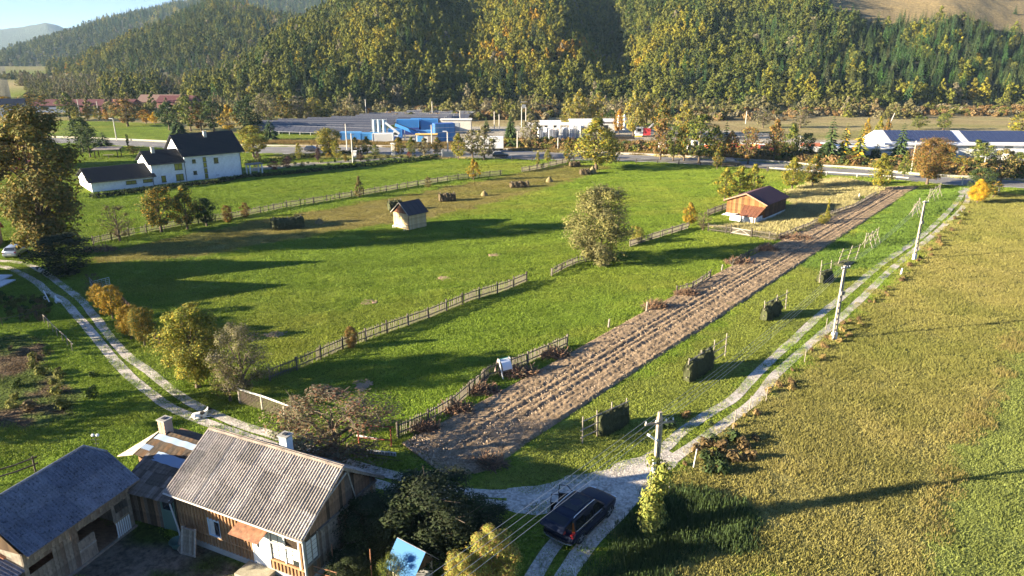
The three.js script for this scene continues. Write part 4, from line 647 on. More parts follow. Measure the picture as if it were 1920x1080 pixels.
  for (let j = 0; j < 5; j++) for (let i = 0; i < 3; i += 2) part('pane', new MB().box(4.335, 4.345 + 0.006 * rnd(), yr[j] + 0.018, yr[j + 1] - 0.018, zc[i] + 0.02, zc[i + 1] - 0.02), pane, W2);
  part('frame', new MB().box(4.33, 4.4, 1.12, 2.62, 1.97, 2.04).box(4.33, 4.4, 1.12, 2.62, 2.9, 2.97).box(4.33, 4.37, 1.18, 2.56, 2.455, 2.505).box(4.33, 4.4, 1.1, 1.18, 2.04, 2.9), greyBoards[2], W2);
  part('corner_post', new MB().box(4.335, 4.4, 0.34, 3.05, 2.972, 3.03), silverWood, h); part('corner_post', new MB().box(4.0 + 0.06, 4.3, 0.95, 2.6, 2.96, 3.0), brownBoards[1], h);
  part('awning', new MB().beam([1.3, 2.82, 3.02], [1.3, 2.5, 3.95], 1.95, 0.025), rustMetal, h, 'rusty sheet metal awning over the white door');
  // chimney behind the ridge
  const ch = part('chimney', new MB().box(0.15, 0.65, 4.4, 5.72, -0.82, -0.34), plaster(0.62, 0.68, 0.74), h); part('cap', new MB().box(0.08, 0.72, 5.72, 5.8, -0.89, -0.27), concrete, ch); part('flue', new MB().box(0.28, 0.52, 5.8, 5.86, -0.7, -0.46), darkMetal, ch);
  KEEP_OUT.push((x, z) => { const dx = x + 12.89, dz = z + 33.57, c = Math.cos(FARM_TURN), s = Math.sin(FARM_TURN), lx = dx * c - dz * s, lz = dx * s + dz * c; return Math.abs(lx) < 4.6 && Math.abs(lz) < 3.2; });
}
const farmPt = (lx, y, lz) => { const c = Math.cos(FARM_TURN), s = Math.sin(FARM_TURN); return [-12.89 + lx * c + lz * s, y, -33.57 - lx * s + lz * c]; };
{ // ------------------------------ the long barn at the left edge
  const rnd = rand(311), TURN = 72 * Math.PI / 180, h = thing('barn', 'grey boarded barn with a dark blue grey corrugated roof at the lower left', 'barn', [-24.4, 0, -31.68], TURN);
  const HR = 4.85, HE = 2.9, RUN = 2.8, SL = Math.hypot(HR - HE, RUN), sn = (HR - HE) / SL, cs = RUN / SL, W = 2.26;
  part('wall', new MB().box(-3.3, 3.0, 0, 2.85, -W, -W + 0.08).box(-3.3, -3.22, 0, 2.85, -W + 0.08, W - 0.02).box(2.92, 2.99, 0, 2.85, -W + 0.08, W - 0.02), oldWood, h); part('floor', new MB().box(-3.2, 2.9, -0.05, 0.03, -W + 0.1, W - 0.05), brownBoards[3], h);
  const holes = [[0.55, 1.72, 0, 2.0], [2.1, 2.8, 1.5, 2.02], [-0.35, 0.5, 1.45, 2.05], [-3.1, -1.9, 1.55, 1.95], [1.74, 2.74, 0, 1.08]];
  boardWall(h, -3.3, 3.0, 0.05, 2.2, 0.21, greyBoards, (b, a, c, p, q, t) => b.box(a, c, p, q, W - 0.015, W - 0.015 + t), rnd, holes);
  boardWall(h, -3.3, 3.0, 2.22, 2.8, 0.19, greyBoards, (b, a, c, p, q, t) => b.box(a, c, p - 0.1 * rnd(), q, W + 0.02, W + 0.02 + t), rnd, [[0, 0, 0, 0]]);
  boardWall(h, -W, W, 0.05, (z) => Math.min(4.2, HR - 0.12 - (Math.abs(z) + 0.1) * (HR - HE) / RUN), 0.22, greyBoards, (b, a, c, p, q, t) => b.box(3.0, 3.0 + t, p, q, a, c), rnd, []);
  part('gable', new MB().tri([2.98, 2.8, W], [2.98, 2.8, -W], [2.98, 4.6, 0]).tri([-3.28, 2.8, -W], [-3.28, 2.8, W], [-3.28, 4.6, 0]), darkWood, h);
  const blue = [cement(0.21, 0.235, 0.30), cement(0.185, 0.21, 0.275), cement(0.24, 0.265, 0.33)];
  const base = part('roof', new MB().quad([-3.3, HE, RUN - 0.06], [3.3, HE, RUN - 0.06], [2.66, HR - 0.09, 0], [-3.3, HR - 0.09, 0]).quad([3.3, HE, -RUN + 0.06], [-3.3, HE, -RUN + 0.06], [-3.3, HR - 0.09, 0], [2.66, HR - 0.09, 0]), darkWood, h);
  // sheets, cut along the small hip at the right end
  for (const s of [1, -1]) for (let i = 0; i < 6; i++) for (let k = 1; k >= 0; k--) {
    const x0 = -3.35 + i * 6.7 / 6 - 0.03, x1 = -3.35 + (i + 1) * 6.7 / 6 + 0.03, s0 = k * SL / 2 - (k ? 0.07 : 0), s1 = (k + 1) * SL / 2; const F = (x, q, n) => { const zc = q * cs, hip = s0 === 0 && i === 5 ? Math.max(0, x - 2.7) / 0.65 * 0.87 / cs : 0, qq = q === s0 ? Math.max(q, Math.min(hip, s1)) : q; return [x, HR - qq * sn + n * cs + (1 - k) * 0.014, s * (qq * cs + n * sn)]; };
    part('roof_sheet', corrugated(x0, x1, s0, s1, F, 0.177, 0.04, (i % 2) * 0.016), blue[Math.floor(rnd() * 2.999)], base);
  }
  part('hip_end', new MB().tri([2.7, HR + 0.02, 0], [3.38, 4.28, 0.86], [3.38, 4.28, -0.86]), blue[1], base); part('ridge_cap', new MB().tube([[-3.36, HR + 0.03, 0], [2.72, HR + 0.03, 0], [3.38, 4.3, 0.86]], 0.07, 7), cement(0.36, 0.38, 0.42), base);
  part('bargeboard', new MB().beam([3.36, 4.22, 0.88], [3.36, HE - 0.06, RUN - 0.02], 0.03, 0.14), greyBoards[2], h); part('fascia', new MB().box(-3.3, 3.3, HE - 0.12, HE - 0.02, RUN - 0.07, RUN - 0.04), greyBoards[1], h);
  const dr = part('door', new MB().box(-0.5, 0.5, 0.02, 1.42, W, W + 0.05), greyBoards[2], h, 'bleached plank door with a horizontal ledge'); part('ledge', new MB().box(-0.5, 0.5, 0.85, 0.93, W + 0.05, W + 0.09), silverWood, dr);
  const g = part('slatted_gate', new MB().box(1.76, 2.72, 0.95, 1.08, W + 0.02, W + 0.07).box(1.76, 2.72, 0.06, 0.16, W + 0.02, W + 0.07), wood(0.5, 0.4, 0.28), h); for (let i = 0; i < 7; i++) part('slat', new MB().box(1.78 + i * 0.137, 1.86 + i * 0.137, 0.04, 1.0, W + 0.07, W + 0.095), whitePaint, g);
  part('sill_beam', new MB().box(-3.3, 3.0, 0, 0.09, W + 0.02, W + 0.18), greyBoards[2], h);
}
KEEP_OUT.push((x, z) => { const dx = x + 24.4, dz = z + 31.7, lx = dx * 0.309 - dz * 0.951, lz = dx * 0.951 + dz * 0.309; return lx > -8 && lx < 3.1 && Math.abs(lz) < 2.4; });
{ // lower roof in the corner of the frame
  const h = thing('lean_to_shed', 'low lean-to with a corrugated roof and rusty edge in the lower left corner', 'shed', [-24.4, 0, -31.68], 72 * Math.PI / 180), rnd = rand(313);
  part('wall', new MB().box(-7.4, -3.42, 0, 1.98, -1.9, 2.0), greyBoards[3], h);
  const blue = [cement(0.22, 0.24, 0.29), cement(0.25, 0.27, 0.32)], roof = part('roof', new MB().quad([-7.4, 1.98, 2.45], [-3.42, 1.98, 2.45], [-3.42, 3.3, -2.2], [-7.4, 3.3, -2.2]), darkWood, h);
  for (let i = 0; i < 4; i++) for (let k = 0; k < 2; k++) part('roof_sheet', corrugated(-7.4 + i, -6.38 + i, k * 2.4, k * 2.4 + 2.45, (x, s, n) => [x, 3.38 - s * 0.273 + n - k * 0.01, -2.2 + s * 0.962], 0.177, 0.026, (i % 2) * 0.012), blue[(i + k) % 2], roof);
  part('edge_flashing', new MB().beam([-3.4, 3.46, -2.2], [-3.4, 2.5, 1.3], 0.14, 0.05), new THREE.MeshStandardMaterial({ map: rep(rustTex, 1), color: rgb(1, 0.9, 0.8), roughness: 0.8 }), h, 'rusty orange flashing along the roof edge');
}
{ // ------------------------------ linking shed with split plank roof
  const rnd = rand(317), h = thing('linking_shed', 'dark shed with a split plank roof and green door between barn and farmhouse', 'shed', farmPt(-6.75, 0, 1.9), FARM_TURN + 0.1);
  part('wall', new MB().box(-1.75, 1.75, 0, 2.25, -1.5, 0.95), darkWood, h);
  boardWall(h, -1.75, 0.7, 0.05, 2.2, 0.24, [darkWood, brownBoards[3], greyBoards[3]], (b, a, c, p, q, t) => b.box(a, c, p, q, 0.955, 0.955 + t), rnd, []);
  const d = part('door', new MB().box(0.75, 1.6, 0.05, 1.3, 0.95, 1.0), mat([0.10, 0.17, 0.13], 0.7), h, 'green half glazed door'); part('pane', new MB().box(0.82, 1.53, 1.34, 2.0, 0.95, 0.98), glass, d); part('frame', new MB().box(0.7, 0.76, 0.05, 2.1, 0.95, 1.03).box(1.59, 1.65, 0.05, 2.1, 0.95, 1.03).box(0.76, 1.59, 1.29, 1.35, 0.95, 1.03), mat([0.12, 0.2, 0.16], 0.7), d);
  part('roof', new MB().quad([-1.95, 2.2, 1.4], [1.95, 2.2, 1.4], [1.95, 3.3, -1.5], [-1.95, 3.3, -1.5]), darkWood, h);
  const roof = h.children[h.children.length - 1], pal = [wood(0.17, 0.15, 0.13), wood(0.13, 0.115, 0.1), wood(0.21, 0.185, 0.16), wood(0.27, 0.24, 0.22)];
  for (let k = 0; k < 4; k++) for (let i = 0; i < 17; i++) { const w = 0.23, x = -1.95 + i * w + 0.01 * rnd(), s0 = k / 4 - 0.04, s1 = (k + 1) / 4 + 0.02 * rnd(), L = (s) => [2.2 + 1.1 * (1 - s) + 0.035 + (3 - k) * 0.012, -1.5 + 2.9 * s + 0.02], a = L(s0), c = L(s1); part('plank', new MB().beam([x + w / 2, a[0], a[1]], [x + w / 2 + 0.02 * (rnd() - 0.5), c[0] + 0.02 + 0.02 * rnd(), c[1]], w - 0.015, 0.018), pal[Math.floor(rnd() * 3.6)], roof); }
}
{ // ------------------------------ small house behind with patched roof
  const rnd = rand(319), h = thing('patched_cottage', 'small cottage with a patched roof, pale blue sheets and a brick chimney behind the barn', 'house', farmPt(0, 0, 0), FARM_TURN);
  part('wall', new MB().box(-10.4, -4.9, 0, 2.55, -2.6, 0.6), brownBoards[3], h);
  const A = [-8.9, 4.0, -0.2], B = [-4.95, 4.0, -0.2], C = [-4.95, 3.02, 1.35], D = [-9.6, 3.02, 1.35], E2 = [-11.1, 2.5, 1.3], Fq = [-11.0, 2.5, -2.4], Gq = [-4.95, 2.6, -2.9];
  const roof = part('roof', new MB().quad(D, C, B, A).tri(E2, D, A).tri(Fq, E2, A).quad(Gq, Fq, A, B), wood(0.12, 0.105, 0.095), h);
  // pale shingled hip, course by course
  const pal = [wood(0.62, 0.55, 0.46), wood(0.55, 0.48, 0.4), wood(0.68, 0.6, 0.5)];
  for (let k = 0; k < 9; k++) { const t0 = k / 9, t1 = (k + 1.25) / 9, L = (P, t) => P.map((v, i) => lerp(A[i], v, t)), a = L(E2, t0), b = L(D, t0), c = L(D, t1), d = L(E2, t1), up = (p) => [p[0] - 0.02, p[1] + 0.05 + 0.012 * (9 - k) * 0.3, p[2] + 0.03]; part('shingle_course', new MB().quad(up(d), up(c), up(b), up(a)).quad(up(d), up([d[0], d[1] - 0.04, d[2]]), up([c[0], c[1] - 0.04, c[2]]), up(c)), pal[k % 3], roof); }
  // bent front planks of the roof and the clear sheets laid on it
  const onF = (u, v, n) => { const a = [lerp(A[0], B[0], u), A[1], A[2]], d = [lerp(D[0], C[0], u), D[1], D[2]]; return [lerp(a[0], d[0], v), lerp(a[1], d[1], v) + n, lerp(a[2], d[2], v)]; };
  for (let i = 0; i < 12; i++) { const u0 = i / 12, u1 = (i + 0.92) / 12; part('plank', new MB().quad(onF(u0, 1, 0.03), onF(u1, 1, 0.03), onF(u1, 0, 0.03), onF(u0, 0, 0.03)), [wood(0.11, 0.085, 0.065), wood(0.13, 0.085, 0.055), wood(0.085, 0.07, 0.06)][i % 3], roof); }
  const sheetM = new THREE.MeshPhysicalMaterial({ color: rgb(0.20, 0.26, 0.36), roughness: 0.5, specularIntensity: 0.3 });
  const strip = (u0, u1, v0, v1) => { const n = 24, b = new MB(); for (let i = 0; i < n; i++) { const a = lerp(u0, u1, i / n), c = lerp(u0, u1, (i + 1) / n), z = (q) => 0.07 + 0.018 * Math.cos(q * 180); b.quad(onF(a, v1, z(a)), onF(c, v1, z(c)), onF(c, v0, z(c)), onF(a, v0, z(a))); } return b; };
  part('clear_sheet', strip(0.02, 1.0, 0.16, 0.36), sheetM, roof, 'pale blue clear corrugated sheet laid across the roof'); part('clear_sheet', strip(0.3, 1.0, 0.7, 1.02), sheetM, roof, 'pale blue clear corrugated sheet at the roof edge'); part('clear_sheet', strip(0.0, 0.16, 0.6, 0.78), sheetM, roof);
  const ch = part('chimney', new MB().box(-8.95, -8.4, 3.5, 4.72, -0.55, 0.0), new THREE.MeshStandardMaterial({ color: rgb(0.42, 0.33, 0.27), map: rep(plasterTex, 1), roughness: 0.95 }), h);
  for (let k = 0; k < 8; k++) for (let i = 0; i < 2; i++) { const y = 3.8 + k * 0.115, o = (k % 2) * 0.1; part('brick', new MB().box(-8.94 + i * 0.28 + o * 0.5, -8.94 + i * 0.28 + 0.24 + o * 0.3, y, y + 0.09, 0.0, 0.014 + 0.008 * rnd()), mat([0.42 + 0.12 * rnd(), 0.27 + 0.06 * rnd(), 0.2], 0.95), ch); }
  part('cap', new MB().box(-9.0, -8.35, 4.72, 4.8, -0.6, 0.05), concrete, ch); part('flue', new MB().box(-8.8, -8.55, 4.8, 4.84, -0.42, -0.14), darkMetal, ch);
}
{ // ------------------------------ things in the yard
  const a = thing('roof_antenna', 'small antenna with two white pods on the barn ridge', 'antenna', arr(G(182, 838, 4.6))); part('mast', new MB().cyl([0, -0.6, 0], [0, 0.75, 0], 0.02, 0.02, 6), darkMetal, a); part('arm', new MB().cyl([-0.25, 0.45, 0], [0.25, 0.5, 0], 0.015, 0.015, 5).cyl([-0.15, 0.2, 0], [0.15, 0.22, 0], 0.015, 0.015, 5), darkMetal, a); for (const x of [-0.1, 0.16]) part('pod', new MB().ball(x, 0.74, 0, 0.1, 0.09, 0.09, 8), whitePaint, a);
  const t = thing('wash_tub', 'round dark green tub below the green door', 'tub', arr(G(335, 1024))); part('bowl', new THREE.LatheGeometry([[0.3, 0], [0.42, 0.32], [0.46, 0.33], [0.46, 0.36], [0.41, 0.36], [0.29, 0.04], [0, 0.04]].map(([x, y]) => new THREE.Vector2(x, y)), 20), mat([0.05, 0.12, 0.1], 0.5), t);
  const f = thing('wooden_frame', 'weathered plank door frame leaning against the farmhouse wall', 'frame', farmPt(-3.0, 0, 3.55), FARM_TURN + 0.12), lean = (x, y, z = 0) => [x, y, z + 0.35 * (1 - y / 1.6)];
  for (const x of [-0.42, 0.42]) part('stile', new MB().beam(lean(x, 0.02), lean(x, 1.55), 0.1, 0.05), silverWood, f); for (const y of [0.08, 1.48]) part('cross_rail', new MB().beam(lean(-0.42, y, 0.02), lean(0.42, y, 0.02), 0.1, 0.04), oldWood, f); for (let i = 0; i < 4; i++) part('board', new MB().beam(lean(-0.28 + i * 0.19, 0.1, -0.02), lean(-0.28 + i * 0.19, 1.45, -0.02), 0.17, 0.025), greyBoards[i % 4], f);
  const p = thing('plank_bundle', 'loose upright planks propped left of the leaning door frame', 'planks', farmPt(-3.7, 0, 3.5), FARM_TURN); for (let i = 0; i < 4; i++) part('plank', new MB().beam([i * 0.13 - 0.2, 0.02, 0.3 + 0.05 * i], [i * 0.14 - 0.12, 1.15 + 0.1 * (i % 3), -0.2], 0.1, 0.03), greyBoards[(i + 1) % 4], p);
  const dp = thing('drain_pipe', 'bent grey drain pipe running down between the shed and the farmhouse', 'pipe', farmPt(-4.6, 0, 3.0), FARM_TURN); part('pipe', new MB().tube([[-0.35, 2.3, 0], [-0.2, 2.1, 0.1], [0.25, 0.9, 0.2], [0.35, 0.1, 0.2]], 0.05, 7), mat([0.4, 0.42, 0.42], 0.5), dp);
  for (const [x, y, top, l] of [[626, 1078, 1038, 'rusty upright clothes post at the corner of the farmhouse'], [697, 1088, 1058, 'thin leaning post in the dark garden right of the farmhouse']]) { const q = G(x, y), o = thing('clothes_post', l, 'post', arr(q)); part('post', new MB().cyl([0, -0.1, 0], [0.03, 1.9, 0], 0.03, 0.028, 7), rustMetal, o); }
  const r = thing('pipe_railing', 'rusty red pipe railing at the bottom edge by the farmhouse corner', 'railing', arr(G(606, 1095)), -0.35); part('top_rail', new MB().cyl([-0.9, 0.95, 0], [0.9, 0.95, 0], 0.03, 0.03, 7), rustMetal, r); part('low_rail', new MB().cyl([-0.9, 0.6, 0.0], [0.9, 0.6, 0.0], 0.03, 0.03, 7), rustMetal, r); for (const x of [-0.85, 0.85]) part('leg', new MB().cyl([x, -0.05, 0], [x, 0.98, 0], 0.03, 0.03, 7), rustMetal, r);
  // roofed well with a bright blue sheet
  const c = G(775, 1100), w = thing('roofed_well', 'small well house with a bright blue sheet roof and pink white gable', 'well', [c.x, 0, c.z], -0.62);
  part('wellhead', new MB().box(-0.65, 0.65, 0, 0.9, -0.6, 0.6), plaster(0.5, 0.48, 0.45), w);
  for (const x of [-0.7, 0.7]) for (const z of [-0.6, 0.6]) part('post', new MB().box(x - 0.05, x + 0.05, 0, 1.75, z - 0.05, z + 0.05), silverWood, w);
  part('gable', new MB().tri([-0.78, 1.55, 0.75], [-0.78, 2.42, 0], [-0.78, 1.55, -0.75]).tri([-0.75, 1.55, 0.75], [-0.75, 1.55, -0.75], [-0.75, 2.42, 0]), plaster(0.8, 0.62, 0.56), w, 'pink and white painted gable board'); part('gable', new MB().tri([0.78, 1.55, 0.75], [0.78, 1.55, -0.75], [0.78, 2.42, 0]), darkWood, w);
  const bl = new THREE.MeshPhysicalMaterial({ color: rgb(0.035, 0.14, 0.30), roughness: 0.6, specularIntensity: 0.3 }); part('blue_sheet', new MB().quad([-0.95, 1.42, 0.98], [0.95, 1.42, 0.98], [0.95, 2.5, 0], [-0.95, 2.5, 0]).quad([-0.95, 1.4, 0.98], [-0.95, 2.48, 0], [0.95, 2.48, 0], [0.95, 1.4, 0.98]), bl, w, 'bright blue roofing sheet'); part('back_slope', new MB().beam([0, 2.5, -0.02], [0, 1.45, -0.95], 1.9, 0.03), cement(0.35, 0.34, 0.36), w);
}
// the bundle of fence behind the barn
// ---------------------------------------------------------------- dark blue estate car with open doors and tailgate
function loftX(st) {                                            // st: [x, [[y, z] ... half section from below to the top]]
  const pos = [], ix = [], n = st[0][1].length * 2;
  for (const [x, s] of st) { for (const [y, z] of s) pos.push(x, y, z); for (let i = s.length - 1; i >= 0; i--) pos.push(x, s[i][0], -s[i][1]); }
  for (let j = 0; j < st.length - 1; j++) for (let i = 0; i < n; i++) { const a = j * n + i, b = j * n + (i + 1) % n, c = b + n, d = a + n; ix.push(a, c, b, a, d, c); }
  for (const [j, f] of [[0, 1], [st.length - 1, 0]]) for (let i = 1; i < n - 1; i++) { const o = j * n; f ? ix.push(o, o + i, o + i + 1) : ix.push(o, o + i + 1, o + i); }
  const g = new THREE.BufferGeometry(); g.setIndex(ix); g.setAttribute('position', new THREE.Float32BufferAttribute(pos, 3)); g.setAttribute('uv', new THREE.Float32BufferAttribute(new Float32Array(pos.length / 3 * 2), 2)); g.computeVertexNormals(); return g;
}
const tyreM = mat([0.02, 0.02, 0.02], 0.9), chromeM = mat([0.7, 0.71, 0.73], 0.2, { metalness: 0.95 });
function wheel(parent, x, z, r, w = 0.24) {
  const s = z > 0 ? 1 : -1, t = part('wheel', new MB().tube([[x, r, z - s * w], [x, r, z - s * w + 0.001], [x, r, z - 0.03 * s], [x, r, z]], [r * 0.6, r, r, r * 0.86], 20), tyreM, parent);
  const rim = new MB().cyl([x, r, z - s * 0.06], [x, r, z - s * 0.02], r * 0.66, r * 0.66, 20); for (let k = 0; k < 5; k++) { const a = k * 1.2566; rim.beam([x, r, z + s * 0.003], [x + Math.cos(a) * r * 0.62, r + Math.sin(a) * r * 0.62, z - s * 0.004], 0.07, 0.02, [0, 0, 1]); } part('rim', rim, mat([0.35, 0.36, 0.38], 0.3, { metalness: 0.8 }), t); return t;
}
{
  const fx = 0.618, fz = -0.786, c = thing('family_car', 'dark blue estate car with raised tailgate and open left doors at the track junction', 'car', [3.93, 0.02, -34.0], Math.atan2(-fz, fx));
  const paint = new THREE.MeshPhysicalMaterial({ color: rgb(0.008, 0.013, 0.03), roughness: 0.5, specularIntensity: 0.15, clearcoat: 0.22, clearcoatRoughness: 0.05 }), black = mat([0.012, 0.012, 0.013], 0.7), inner = mat([0.03, 0.028, 0.026], 0.9), gl = new THREE.MeshPhysicalMaterial({ color: rgb(0.012, 0.014, 0.016), roughness: 0.04, specularIntensity: 0.5, clearcoat: 0 });
  const sec = (x, w, y0, ys, yt, crown = 0.03) => [x, [[y0, w * 0.82], [y0 + 0.12, w * 0.97], [y0 + 0.35, w], [ys - 0.12, w], [ys, w * 0.955], [yt, w * 0.80], [yt + crown, w * 0.35], [yt + crown + 0.008, 0.001]]];
  // lower body from the load sill to the nose
  part('body', loftX([sec(-2.40, 0.90, 0.42, 0.66, 0.70, 0.01), sec(-2.36, 0.95, 0.34, 0.70, 0.74, 0.01), sec(-2.05, 0.975, 0.28, 1.02, 1.05, 0), sec(-1.0, 0.98, 0.26, 1.03, 1.06, 0), sec(0.6, 0.98, 0.26, 1.02, 1.05, 0), sec(0.98, 0.98, 0.26, 1.0, 1.06, 0.02), sec(1.5, 0.97, 0.28, 0.98, 1.04, 0.03), sec(2.05, 0.94, 0.30, 0.93, 0.97, 0.03), sec(2.32, 0.88, 0.32, 0.84, 0.87, 0.02), sec(2.46, 0.78, 0.36, 0.70, 0.72, 0.01), sec(2.50, 0.70, 0.40, 0.60, 0.62, 0)]), paint, c);
  // roof and pillars
  const cab = (x, y, w, wb) => [x, [[1.0, wb], [1.04, wb], [y - 0.1, w + 0.05], [y - 0.03, w], [y, w * 0.72], [y + 0.015, w * 0.3], [y + 0.018, 0.001]]];
  part('cabin', loftX([cab(-2.02, 1.70, 0.70, 0.90), cab(-1.7, 1.73, 0.72, 0.91), cab(-0.6, 1.765, 0.75, 0.92), cab(0.15, 1.74, 0.74, 0.92), cab(0.35, 1.70, 0.73, 0.92), cab(1.12, 1.09, 0.82, 0.91)]), paint, c);
  part('roof_glass', new MB().quad([-1.35, 1.772, 0.5], [0.1, 1.772, 0.52], [0.1, 1.772, -0.52], [-1.35, 1.772, -0.5]), gl, c); part('windscreen', new MB().quad([1.09, 1.13, 0.76], [1.09, 1.13, -0.76], [0.37, 1.708, -0.64], [0.37, 1.708, 0.64]), gl, c);
  for (const s of [1, -1]) {
    for (const [a, b] of [[-1.95, -1.12], [-1.06, -0.22], [-0.16, 0.72]]) part('side_window', new MB().quad(...(s > 0 ? [[a, 1.09, 0.925], [b + (b > 0.5 ? 0.2 : 0), 1.09, 0.925], [b - (b > 0.5 ? 0.35 : 0), 1.60, 0.80], [a + (a < -1.5 ? 0.15 : 0), 1.60, 0.80]] : [[b + (b > 0.5 ? 0.2 : 0), 1.09, -0.925], [a, 1.09, -0.925], [a + (a < -1.5 ? 0.15 : 0), 1.60, -0.80], [b - (b > 0.5 ? 0.35 : 0), 1.60, -0.80]])), gl, c);
    part('roof_rail', new MB().tube([[-1.85, 1.73, s * 0.66], [-1.7, 1.80, s * 0.67], [-0.6, 1.83, s * 0.69], [0.1, 1.80, s * 0.68], [0.25, 1.74, s * 0.67]], 0.024, 6), chromeM, c);
    part('window_trim', new MB().tube([[-1.98, 1.07, s * 0.945], [-0.6, 1.075, s * 0.955], [0.95, 1.07, s * 0.94]], 0.014, 5), chromeM, c);
    wheel(c, 1.49, s * 0.965, 0.37); wheel(c, -1.49, s * 0.965, 0.37);
    for (const x of [1.49, -1.49]) part('wheel_arch', new MB().tube(Array.from({ length: 11 }, (_, i) => { const a = Math.PI * (i / 10); return [x + 0.44 * Math.cos(a), 0.33 + 0.44 * Math.sin(a), s * 0.972]; }), 0.04, 5), black, c);
    part('sill_trim', new MB().box(-1.0, 1.0, 0.27, 0.37, s * 0.95, s * 0.995), black, c);
    part('tail_light', new MB().quad(...[[-2.1, 1.0, s * 0.95], [-2.04, 1.58, s * 0.80], [-2.07, 1.58, s * 0.72], [-2.2, 0.95, s * 0.8]]).quad([-2.2, 0.95, s * 0.8], [-2.07, 1.58, s * 0.72], [-2.04, 1.58, s * 0.80], [-2.1, 1.0, s * 0.95]).box(-2.34, -2.08, 0.80, 1.0, s * 0.78, s * 0.965), new THREE.MeshPhysicalMaterial({ color: rgb(0.13, 0.006, 0.008), roughness: 0.2, clearcoat: 1 }), c);
    part('headlight', new MB().box(2.22, 2.44, 0.70, 0.83, s * 0.52, s * 0.84), new THREE.MeshPhysicalMaterial({ color: rgb(0.7, 0.72, 0.75), roughness: 0.1, clearcoat: 1 }), c);
  }
  for (const x of [-0.6, 0.35]) part('door_handle', new MB().box(x, x + 0.2, 0.93, 0.96, 0.985, 1.005), chromeM, c);
  for (const z of [1.05, -1.05]) { const m = part('wing_mirror', new MB().ball(0.72, 1.12, z, 0.09, 0.08, 0.11, 8), paint, c); part('mirror_glass', new MB().box(0.62, 0.63, 1.07, 1.17, z - 0.08, z + 0.08), gl, m); }
  part('boot_opening', new MB().quad([-2.06, 0.78, -0.72], [-2.06, 0.78, 0.72], [-2.045, 1.62, 0.62], [-2.045, 1.62, -0.62]).quad([-2.38, 0.725, -0.7], [-2.38, 0.725, 0.7], [-2.06, 0.78, 0.72], [-2.06, 0.78, -0.72]), inner, c); part('red_bag', new MB().ball(-2.22, 0.86, 0.28, 0.14, 0.11, 0.16, 8, 0.4, 3), mat([0.28, 0.03, 0.03], 0.8), c); part('boot_box', new MB().box(-2.3, -2.08, 0.75, 0.92, -0.5, -0.05), mat([0.06, 0.075, 0.1], 0.7), c);
  part('rear_bumper', new MB().tube([[-2.3, 0.5, -0.93], [-2.43, 0.5, -0.7], [-2.45, 0.5, 0], [-2.43, 0.5, 0.7], [-2.3, 0.5, 0.93]], 0.07, 6), black, c); part('bumper_strip', new MB().tube([[-2.36, 0.42, -0.9], [-2.5, 0.42, -0.6], [-2.52, 0.42, 0], [-2.5, 0.42, 0.6], [-2.36, 0.42, 0.9]], 0.02, 5), chromeM, c);
  // raised tailgate with number plate
  const tg = part('tailgate', new MB().beam([-2.0, 1.74, 0], [-2.78, 1.62, 0], 1.42, 0.05).beam([-2.78, 1.62, 0], [-3.02, 1.42, 0], 1.48, 0.07), paint, c, 'raised tailgate carrying the white number plate'); part('rear_window', new MB().quad([-2.08, 1.762, 0.56], [-2.08, 1.762, -0.56], [-2.68, 1.669, -0.6], [-2.68, 1.669, 0.6]), gl, tg);
  const plate = (() => { const cv = document.createElement('canvas'); cv.width = 256; cv.height = 56; const x = cv.getContext('2d'); x.fillStyle = '#e8ebee'; x.fillRect(0, 0, 256, 56); x.fillStyle = '#1b3f9c'; x.fillRect(0, 0, 24, 56); x.fillStyle = '#14161a'; for (const [a, w] of [[40, 14], [62, 22], [92, 10], [116, 24], [148, 12], [168, 20], [196, 12], [216, 20]]) x.fillRect(a, 12, w, 32); const t = new THREE.CanvasTexture(cv); t.colorSpace = THREE.SRGBColorSpace; return t; })();
  part('number_plate', (() => { const b = new MB(), up = (x, z) => [x, 1.62 - (-2.78 - x) * 0.833 + 0.045, z]; const a = up(-2.94, -0.27), d = up(-2.94, 0.27), e = up(-2.83, 0.27), f = up(-2.83, -0.27); b.tri([...f, 0, 1], [...a, 0, 0], [...d, 1, 0]); b.tri([...f, 0, 1], [...d, 1, 0], [...e, 1, 1]); return b; })(), new THREE.MeshStandardMaterial({ map: plate, roughness: 0.5 }), tg);
  for (const z of [-0.66, 0.66]) part('gas_strut', new MB().cyl([-2.06, 1.3, z], [-2.5, 1.66, z], 0.012, 0.012, 5), chromeM, tg);
  // the two left doors stand open
  for (const [hx, a, L, l] of [[0.86, 1.05, 1.0, 'open left front door with dark window frame'], [-0.2, 0.95, 0.85, 'open left rear door']]) {
    const cx = -Math.cos(a), cz = -Math.sin(a), q = (t, y, o = 0) => [hx + cx * L * t + cz * -o, y, -0.97 + cz * L * t + cx * o], b = new MB(); for (const [p0, p1] of [[0, 1]]) { b.quad(q(p0, 0.36, 0.05), q(p1, 0.36, 0.05), q(p1, 1.05, 0.05), q(p0, 1.05, 0.05)); b.quad(q(p1, 0.36, -0.05), q(p0, 0.36, -0.05), q(p0, 1.05, -0.05), q(p1, 1.05, -0.05)); b.quad(q(1, 0.36, 0.05), q(1, 0.36, -0.05), q(1, 1.05, -0.05), q(1, 1.05, 0.05)); b.quad(q(0, 1.05, 0.05), q(1, 1.05, 0.05), q(1, 1.05, -0.05), q(0, 1.05, -0.05)); }
    const d = part('car_door', b, black, c, l); part('window_frame', new MB().tube([q(0.02, 1.05), q(0.5, 1.58), q(0.95, 1.62), q(1, 1.05)], 0.03, 5), black, d); part('door_card', new MB().quad(q(0.05, 0.42, 0.06), q(0.95, 0.42, 0.06), q(0.95, 1.0, 0.06), q(0.05, 1.0, 0.06)), inner, d);
  }
}
